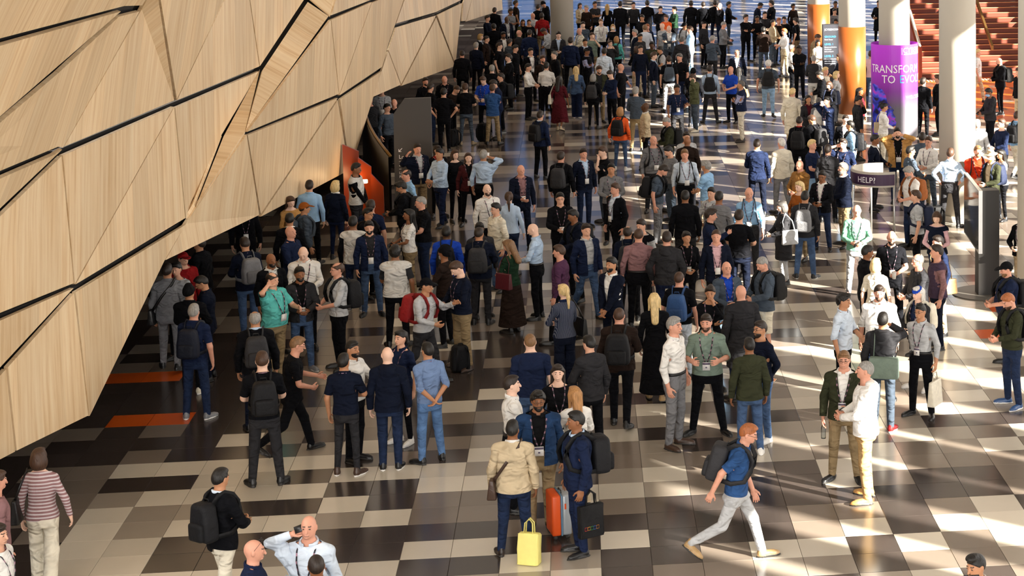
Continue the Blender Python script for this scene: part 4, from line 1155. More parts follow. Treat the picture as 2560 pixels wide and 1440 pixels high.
# glazed side: unseen fins and roof edge, spaced to break the low sun into strips
M_FIN = plain('window_fin', hexc('8f8a84'), .5)
wr = bmesh.new(); fy = -34.0; fr = random.Random(5)
FINS = []
SUN_GAPS = [(22.0, 23.2), (30.9, 32.1), (38.9, 40.1), (46.9, 48.1), (60.0, 61.2)]   # gaps set where sunbeams should reach the round columns
while fy < 104:
    w = fr.choice((.55, .9, 1.2, 1.5)); g = fr.choice((.45, .7, 1.0, 1.35))
    hit = [c for c in SUN_GAPS if fy < c[1] and fy + w > c[0]]
    if hit: fy = hit[0][1]
    box(wr, (20.5, fy + w / 2, 6), (.16, w / 2, 6)); fy += w + g
box(wr, (20.5, 35, 12.6), (.2, 70, 1.4)); box(wr, (20.5, 35, .2), (.2, 70, .2))
for z_ in (3.3, 7.4): box(wr, (20.5, 35, z_), (.12, 70, .09))
wall_right = bm_obj('wall_right', wr, M_FIN, smooth=False); wall_right['kind'] = 'structure'

# columns of the hall
M_COL = plain('painted_column', hexc('b9b3a7'), .55, noise=.08, scale=2)
M_COLO = plain('bronze_orange_sleeve', hexc('8a4a1e'), .32, metal=.15, noise=.12, scale=2)
def cyl(bm, x, y, z0, z1, r, n=40, r1=None):
    bmesh.ops.create_cone(bm, cap_ends=True, segments=n, radius1=r, radius2=r1 or r, depth=z1 - z0, matrix=Matrix.Translation((x, y, (z0 + z1) / 2)))
def column(x, y, r, lab, sleeve=None):
    bm = bmesh.new(); cyl(bm, x, y, 0, 14, r)
    c = bm_obj('column', bm, M_COL); label(c, lab, 'column', 'round columns of the hall')
    for f in c.data.polygons: f.use_smooth = abs(f.normal.z) < .5
    bm = bmesh.new(); cyl(bm, x, y, 0.0, .12, r + .03)
    b_ = bm_obj('base_ring', bm, M_COL, c, smooth=False)
    if sleeve:
        bm = bmesh.new(); cyl(bm, x, y, .12, sleeve, r + .012); s_ = bm_obj('sleeve', bm, M_COLO, c); s_['label'] = 'glossy orange brown sleeve around the lower column'
        for f in s_.data.polygons: f.use_smooth = abs(f.normal.z) < .5
    return c
column(-.58, 69.5, .41, 'pale round column standing alone amid the dark crowd at the back')
column(8.86, 71.0, .41, 'pale column with orange brown sleeve behind the directory screen', 2.4)
column(8.30, 58.3, .41, 'pale column with sunlit orange brown sleeve beside the directory screen', 2.8)
column(8.29, 50.3, .41, 'pale round column inside the purple curved banner')
column(8.38, 42.2, .41, 'thick pale column with a bright sunlit edge in front of the stairs')
column(8.17, 33.5, .41, 'pale column cut off by the edge of the picture beside the kiosk')

# ------------------------------------------------------------------ curved banner around a column
BX, BY, BR = 8.29, 50.3, .62
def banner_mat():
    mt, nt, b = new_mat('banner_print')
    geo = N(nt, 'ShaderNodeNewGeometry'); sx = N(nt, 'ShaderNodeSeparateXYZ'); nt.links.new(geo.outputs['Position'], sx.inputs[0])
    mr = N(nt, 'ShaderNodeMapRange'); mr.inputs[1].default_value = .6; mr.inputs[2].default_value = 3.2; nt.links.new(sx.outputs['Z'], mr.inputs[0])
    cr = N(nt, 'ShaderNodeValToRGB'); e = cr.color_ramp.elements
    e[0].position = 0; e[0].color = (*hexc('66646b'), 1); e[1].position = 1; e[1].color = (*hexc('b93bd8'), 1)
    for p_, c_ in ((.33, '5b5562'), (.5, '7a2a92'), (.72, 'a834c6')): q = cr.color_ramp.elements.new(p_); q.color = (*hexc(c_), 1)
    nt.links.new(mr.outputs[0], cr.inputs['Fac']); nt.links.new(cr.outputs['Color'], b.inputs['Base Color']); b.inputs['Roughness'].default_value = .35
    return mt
def arc_band(bm, cx, cy, r, a0, a1, z0, z1, th=.01, n=40):
    for k in range(n):
        p = [a0 + (a1 - a0) * (k + q) / n for q in (0, 1)]
        vs = []
        for rr in (r, r - th):
            for z_ in (z0, z1):
                for a in p: vs.append(bm.verts.new((cx + rr * math.cos(a), cy + rr * math.sin(a), z_)))
        o0, o1, o2, o3, i0, i1, i2, i3 = vs
        for f in ((o0, o1, o3, o2), (i1, i0, i2, i3), (o2, o3, i3, i2), (o1, o0, i0, i1)): bm.faces.new(f)
    bmesh.ops.remove_doubles(bm, verts=bm.verts[:], dist=1e-5)
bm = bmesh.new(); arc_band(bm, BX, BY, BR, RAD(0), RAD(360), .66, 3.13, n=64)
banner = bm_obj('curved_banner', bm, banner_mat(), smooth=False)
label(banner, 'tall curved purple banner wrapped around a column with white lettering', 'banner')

def text_mesh(txt, size, depth=.0):
    cu = bpy.data.curves.new('txt', 'FONT'); cu.body = txt; cu.size = size; cu.extrude = depth; cu.resolution_u = 2
    ob = bpy.data.objects.new('txt', cu); COL.objects.link(ob)
    dg = bpy.context.evaluated_depsgraph_get(); me = bpy.data.meshes.new_from_object(ob.evaluated_get(dg))
    bpy.data.objects.remove(ob); bpy.data.curves.remove(cu)
    return me
def wrap_text(txt, size, s0, z, mat, r=BR + .006, cx=BX, cy=BY, name='lettering', par=None, squeeze=1.0, mid=-98.5, bold=0):
    """Lettering laid round a cylinder; s0 = start along the arc in metres from the middle facing the camera."""
    me = text_mesh(txt, size)
    bm = bmesh.new(); bm.from_mesh(me); bpy.data.meshes.remove(me)
    bmesh.ops.triangulate(bm, faces=bm.faces[:])
    bmesh.ops.subdivide_edges(bm, edges=[e for e in bm.edges if e.calc_length() > .12], cuts=2)
    for v in bm.verts:
        s_ = s0 + v.co.x * squeeze; a = RAD(mid) + s_ / r
        v.co = Vector((cx + r * math.cos(a), cy + r * math.sin(a), z + v.co.y))
    return bm_obj(name, bm, mat, par, smooth=False)
M_WT = plain('white_print', (.85, .85, .86), .5); M_CY = plain('cyan_print', hexc('4fb4e8'), .5); M_WTB = plain('white_lettering', (.9, .9, .9), .5)
wrap_text('TRANSFORM', .30, -.76, 2.40, M_WT, par=banner, squeeze=.9)
wrap_text('TO', .30, -.36, 2.13, M_WT, par=banner, squeeze=.9); wrap_text('EVOLVE', .30, .12, 2.13, M_CY, par=banner, squeeze=.9)
wrap_text('|CYBERCON', .2, .17, 2.92, M_WT, par=banner, squeeze=.95); wrap_text('AUSTRALIAN CYBER CONFERENCE', .05, .24, 2.87, M_WT, par=banner)
wrap_text('WELCOME', .13, .30, 1.70, M_WT, par=banner); wrap_text('tim', .10, .5, .9, M_WT, par=banner)
# the glowing profile of a face printed low on the banner
def face_mat():
    mt, nt, b = new_mat('neon_face_print')
    geo = N(nt, 'ShaderNodeNewGeometry'); nz = N(nt, 'ShaderNodeTexNoise'); nz.inputs['Scale'].default_value = 2.6; nz.inputs['Detail'].default_value = 1; nz.inputs['Distortion'].default_value = 1.6
    nt.links.new(geo.outputs['Position'], nz.inputs['Vector'])
    cr = N(nt, 'ShaderNodeValToRGB'); e = cr.color_ramp.elements; e[0].position = .34; e[0].color = (*hexc('1a1030'), 1); e[1].position = .72; e[1].color = (*hexc('e0405a'), 1)
    for p_, c_ in ((.44, '2430b0'), (.53, '4a5ae6'), (.62, '9a3ad0')): q = cr.color_ramp.elements.new(p_); q.color = (*hexc(c_), 1)
    nt.links.new(nz.outputs['Fac'], cr.inputs['Fac']); nt.links.new(cr.outputs['Color'], b.inputs['Base Color']); b.inputs['Roughness'].default_value = .35
    return mt
prof_pts = [(-.62, 2.08), (-.5, 2.05), (-.34, 1.95), (-.24, 1.80), (-.20, 1.62), (-.10, 1.50), (-.02, 1.42), (-.06, 1.36), (-.02, 1.30), (.02, 1.22), (-.01, 1.16), (.04, 1.10), (.02, 1.00), (-.08, .92), (-.26, .90), (-.40, .82), (-.5, .74), (-.62, .72)]
bm = bmesh.new()
for (s1, z1), (s2, z2) in zip(prof_pts, prof_pts[1:]):
    for q in range(6):
        def pt(s_, z_): a = RAD(-98.5) + s_ / (BR + .004); return bm.verts.new((BX + (BR + .004) * math.cos(a), BY + (BR + .004) * math.sin(a), z_))
        f0, f1 = q / 6, (q + 1) / 6
        bm.faces.new((pt(-.75 + (s1 + .75) * f0, z1), pt(-.75 + (s1 + .75) * f1, z1), pt(-.75 + (s2 + .75) * f1, z2), pt(-.75 + (s2 + .75) * f0, z2)))
bmesh.ops.remove_doubles(bm, verts=bm.verts[:], dist=1e-4)
bm_obj('face_print', bm, face_mat(), banner)

# ------------------------------------------------------------------ directory screen on a stand
M_SCR = plain('dark_screen', hexc('35363c'), .3, emit=hexc('35363c'), emit_s=.25)
M_BLUE = plain('blue_screen_text', hexc('3aa0ff'), .4, emit=hexc('3aa0ff'), emit_s=.9)
M_WSCR = plain('white_screen_text', (.8, .82, .85), .4, emit=(.8, .82, .85), emit_s=.7)
def flat_text(txt, size, loc, rotz, mat, par, tilt=90):
    me = text_mesh(txt, size, .002); me.materials.append(mat)
    ob = bpy.data.objects.new('lettering', me); ob.matrix_world = Matrix.Translation(loc) @ Matrix.Rotation(rotz, 4, 'Z') @ Matrix.Rotation(RAD(tilt), 4, 'X')
    link(ob, par); return ob
dx0, dx1, dy, dz1, dz0 = 7.70, 8.27, 60.6, 2.63, .55
dr = bpy.data.objects.new('directory_screen', None); link(dr); label(dr, 'upright dark directory screen listing floor levels in blue and white', 'screen')
bm = bmesh.new(); box(bm, ((dx0 + dx1) / 2, dy + .06, (dz0 + dz1) / 2), ((dx1 - dx0) / 2 + .02, .05, (dz1 - dz0) / 2 + .02), bev=.01); bm_obj('housing', bm, M_BLACK, dr, smooth=False)
bm = bmesh.new(); box(bm, ((dx0 + dx1) / 2, dy + .005, (dz0 + dz1) / 2), ((dx1 - dx0) / 2, .006, (dz1 - dz0) / 2)); bm_obj('display', bm, M_SCR, dr, smooth=False)
bm = bmesh.new(); box(bm, ((dx0 + dx1) / 2, dy + .06, .28), (.12, .04, .28)); box(bm, ((dx0 + dx1) / 2, dy + .06, .015), (.3, .25, .015)); bm_obj('stand', bm, M_BLACK, dr, smooth=False)
for t_, s_, z_, m_ in (('|CYBERCON', .085, 2.45, M_WSCR), ('GROUND', .085, 2.22, M_BLUE), ('Trade Tower', .05, 2.14, M_WSCR), ('LEVEL 1', .085, 1.98, M_BLUE), ('Concurrent Sessions', .046, 1.90, M_WSCR), ('Workshops', .046, 1.83, M_WSCR), ('Link to Airport', .046, 1.76, M_WSCR), ('LEVEL 2', .085, 1.60, M_BLUE), ('Concurrent Sessions', .046, 1.52, M_WSCR), ('Hall of Discussions', .046, 1.45, M_WSCR), ('Networking Lunch', .046, 1.38, M_WSCR)):
    flat_text(t_, s_, (dx0 + .04, dy - .005, z_), 0, m_, dr)

# ------------------------------------------------------------------ totem sign of the lower foyer
M_TOTEM = plain('charcoal_sign', hexc('3b3733'), .5)
bm = bmesh.new()
pp = [(-4.30, 0), (-3.42, 0), (-3.42, 2.66), (-4.02, 2.65), (-4.27, 2.30)]
A = [bm.verts.new((x, 45.0, z)) for x, z in pp]; B = [bm.verts.new((x, 45.14, z)) for x, z in pp]
bm.faces.new(A); bm.faces.new(B[::-1])
for k in range(5): bm.faces.new((A[k - 1], A[k], B[k], B[k - 1])[::-1])
totem = bm_obj('totem_sign', bm, M_TOTEM, smooth=False); label(totem, 'tall charcoal sign slab with a cut corner and white foyer directions', 'sign')
for t_, s_, z_ in (('Lower Foyer', .125, 1.26), ('–', .1, 1.17), ('Plenary Hall Doors', .115, 1.08), ('–', .1, .99), ('Lift to Lower Foyer', .085, .90), ('Plenary Hall', .085, .81)):
    flat_text(t_, s_, (-4.18, 44.99, z_), 0, M_WTB, totem)
bm = bmesh.new(); tube(bm, [(-4.10, 44.992, 1.50), (-4.17, 44.992, 1.43)], .009, 4); tube(bm, [(-4.175, 44.992, 1.48), (-4.175, 44.992, 1.425), (-4.12, 44.992, 1.425)], .009, 4); bm_obj('arrow', bm, M_WTB, totem, smooth=False)

# ------------------------------------------------------------------ stair down to the lower foyer, under the timber wall
M_ORANGE = plain('orange_lacquer', hexc('8a3310'), .35, noise=.1, scale=2); M_BRONZE = plain('bronze_rail', hexc('8a6a3c'), .35, metal=.8)
bal = bpy.data.objects.new('stair_balustrade', None); link(bal); label(bal, 'dark curved stair balustrade with a bronze rail behind the charcoal sign', 'balustrade')
bm = bmesh.new(); rail = bmesh.new(); prev = None; pts = []
for k in range(9):
    t_ = k / 8; x = -4.40 - 1.15 * t_ - .12 * math.sin(t_ * math.pi); y = 45.3 + 5.2 * t_; z = 1.25 + .55 * t_
    pts.append((x, y, z))
tube(rail, [(p[0], p[1], p[2] + .03) for p in pts], .035, 8)
for a, b in zip(pts, pts[1:]):
    q = [bm.verts.new((a[0] + o_, a[1], z)) for o_ in (0, -.05) for z in (0, a[2])] + [bm.verts.new((b[0] + o_, b[1], z)) for o_ in (0, -.05) for z in (0, b[2])]
    for f in ((q[0], q[4], q[5], q[1]), (q[2], q[3], q[7], q[6]), (q[1], q[5], q[7], q[3])): bm.faces.new(f)
bm_obj('panel', bm, plain('dark_bronze_panel', hexc('2c241c'), .4), bal); bm_obj('handrail', rail, M_BRONZE, bal)
ow = bpy.data.objects.new('stair_side_wall', None); link(ow); label(ow, 'orange lacquered stair side wall with a glowing lamp under the timber wall', 'stair wall')
for k, (xa, xb, ya, yb, za, zb) in enumerate(((-5.35, -5.02, 44.2, 44.4, 1.75, 1.55), (-5.0, -4.74, 44.1, 44.3, 1.45, 1.2), (-4.72, -4.47, 44.0, 44.2, 1.1, .75))):
    bm = bmesh.new(); A = [bm.verts.new(p) for p in ((xa, ya, 0), (xb, yb, 0), (xb, yb, zb), (xa, ya, za))]; B = [bm.verts.new((v.co.x, v.co.y + .08, v.co.z)) for v in A]
    bm.faces.new(A); bm.faces.new(B[::-1])
    for q in range(4): bm.faces.new((A[q - 1], A[q], B[q], B[q - 1])[::-1])
    bm_obj('panel', bm, M_ORANGE, ow, smooth=False)
bm = bmesh.new(); cyl(bm, -4.85, 43.95, .90, .97, .06, 16); bm_obj('lamp', bm, plain('lamp_glow', (1, .7, .35), .4, emit=(1, .62, .25), emit_s=14), ow)
ld = bpy.data.lights.new('stair_lamp', 'POINT'); ld.energy = 6; ld.color = (1, .62, .3); ld.shadow_soft_size = .08
lo_ = bpy.data.objects.new('stair_lamp', ld); lo_.location = (-4.8, 43.75, 1.0); link(lo_)

# ------------------------------------------------------------------ stairs at the far side
M_STEP = plain('red_brown_step', hexc('6b2c17'), .5, noise=.15, scale=2); M_NOSE = plain('step_nosing', hexc('c98a5a'), .5)
st = bpy.data.objects.new('staircase', None); link(st); label(st, 'wide red brown staircase rising behind the pale columns', 'staircase')
bmS = bmesh.new(); box(bmS, (0, 0, 0), (2.6, .20, .078)); mS = bpy.data.meshes.new('step'); bmS.to_mesh(mS); mS.materials.append(M_STEP); bmS.free()
bmN = bmesh.new(); box(bmN, (0, 0, 0), (2.6, .02, .012)); mN = bpy.data.meshes.new('nosing'); bmN.to_mesh(mN); mN.materials.append(M_NOSE); bmN.free()
for k in range(26):
    s_ = bpy.data.objects.new('step', mS); s_.location = (14.6, 67.2 + k * .31 + .2, .08 + k * .165); link(s_, st)
    n_ = bpy.data.objects.new('nosing', mN); n_.location = (14.6, 67.2 + k * .31, .155 + k * .165); link(n_, s_); n_.location = (0, -.2, .075)
for x_, w_ in ((11.92, .1), (14.55, .04), (17.3, .1)):
    bm = bmesh.new()
    A = [bm.verts.new((x_ - w_, 66.9, 0)), bm.verts.new((x_ - w_, 75.3, 4.4)), bm.verts.new((x_ - w_, 75.3, 5.6)), bm.verts.new((x_ - w_, 66.9, 1.15))]
    B = [bm.verts.new((v.co.x + 2 * w_, v.co.y, v.co.z)) for v in A]
    bm.faces.new(A[::-1]); bm.faces.new(B)
    for q in range(4): bm.faces.new((A[q - 1], A[q], B[q], B[q - 1]))
    if w_ < .1:
        for v in bm.verts:
            if v.co.z in (0.0,) or abs(v.co.z - 4.4) < 1e-4: v.co.z += 1.0
    bm_obj('balustrade', bm, M_ORANGE if x_ < 12 else (M_BRONZE if w_ < .1 else M_COL), st, smooth=False)
bm = bmesh.new(); tube(bm, [(11.92, 66.8, 1.2), (11.92, 75.3, 5.66)], .055, 6); bm_obj('handrail', bm, M_COL, st)
ts = bpy.data.objects.new('tactile_strip', None); link(ts); label(ts, 'ribbed pale tactile strip on the floor before the stairs', 'tactile strip')
bmT = bmesh.new(); box(bmT, (0, 0, 0), (.03, .18, .006)); mT = bpy.data.meshes.new('rib'); bmT.to_mesh(mT); mT.materials.append(plain('tactile_cream', hexc('d9c7a4'), .6)); bmT.free()
for k in range(44):
    r_ = bpy.data.objects.new('rib', mT); r_.location = (12.15 + k * .115, 66.5, .006); link(r_, ts)

# ------------------------------------------------------------------ kiosk with a big angled screen
M_GLOSS = plain('glossy_screen', (.42, .42, .40), .05, metal=.85); M_STEEL = plain('brushed_steel', (.55, .55, .54), .3, metal=.9)
ki = bpy.data.objects.new('screen_kiosk', None); link(ki); label(ki, 'black kiosk post with a large glossy screen seen at an angle', 'kiosk')
bm = bmesh.new(); box(bm, (7.53, 35.05, 1.0), (.20, .16, 1.0), bev=.01); bm_obj('post', bm, plain('black_laminate', (.018, .016, .015), .45), ki, smooth=False)
bm = bmesh.new(); cyl(bm, 7.50, 35.1, 0, .02, .62, 48); bm_obj('base', bm, plain('grey_base', hexc('5c5852'), .45), ki, smooth=False)
kx0, ky0, kx1, ky1 = 7.20, 34.25, 7.32, 36.2
dv = Vector((kx1 - kx0, ky1 - ky0, 0)); nv = Vector((-dv.y, dv.x, 0)).normalized()
def quad_slab(nm, a, b, z0, z1, th, off, mat, par):
    bm = bmesh.new(); A = [Vector((*a, z0)), Vector((*b, z0)), Vector((*b, z1)), Vector((*a, z1))]
    F_ = [bm.verts.new(p + nv * off) for p in A]; G_ = [bm.verts.new(p + nv * (off - th)) for p in A]
    bm.faces.new(F_); bm.faces.new(G_[::-1])
    for q in range(4): bm.faces.new((F_[q - 1], F_[q], G_[q], G_[q - 1])[::-1])
    return bm_obj(nm, bm, mat, par, smooth=False)
quad_slab('screen_body', (kx0, ky0), (kx1, ky1), .95, 2.12, .07, 0, M_STEEL, ki)
quad_slab('screen_glass', (kx0 + .005, ky0 + .03), (kx1, ky1 - .03), .975, 2.095, .008, .004, M_GLOSS, ki)
bm = bmesh.new(); tube(bm, [(7.28, 34.9, 1.5), (7.5, 35.0, 1.5)], .05, 8); bm_obj('bracket', bm, M_STEEL, ki)

# ------------------------------------------------------------------ help point: curved white counter header on posts
hp = bpy.data.objects.new('help_desk', None); link(hp); label(hp, 'curved white help desk header with purple lettered band on slim posts', 'desk')
HX, HY, HR = 6.28, 40.0, .62
bm = bmesh.new(); arc_band(bm, HX, HY, HR, RAD(75), RAD(292), 1.28, 1.60, th=.03, n=30); bm_obj('header', bm, M_COL, hp, smooth=False)
bm = bmesh.new(); arc_band(bm, HX, HY, HR + .012, RAD(150), RAD(290), 1.32, 1.55, th=.008, n=24); bm_obj('printed_band', bm, plain('purple_band', hexc('3a2340'), .4), hp, smooth=False)
wrap_text('HELP?', .17, -.52, 1.375, M_WT, r=HR + .016, cx=HX, cy=HY, par=hp, mid=-100)
for a in (100, 180, 290):
    bm = bmesh.new(); cyl(bm, HX + (HR - .02) * math.cos(RAD(a)), HY + (HR - .02) * math.sin(RAD(a)), 0, 1.3, .022, 10); bm_obj('post', bm, M_STEEL, hp)

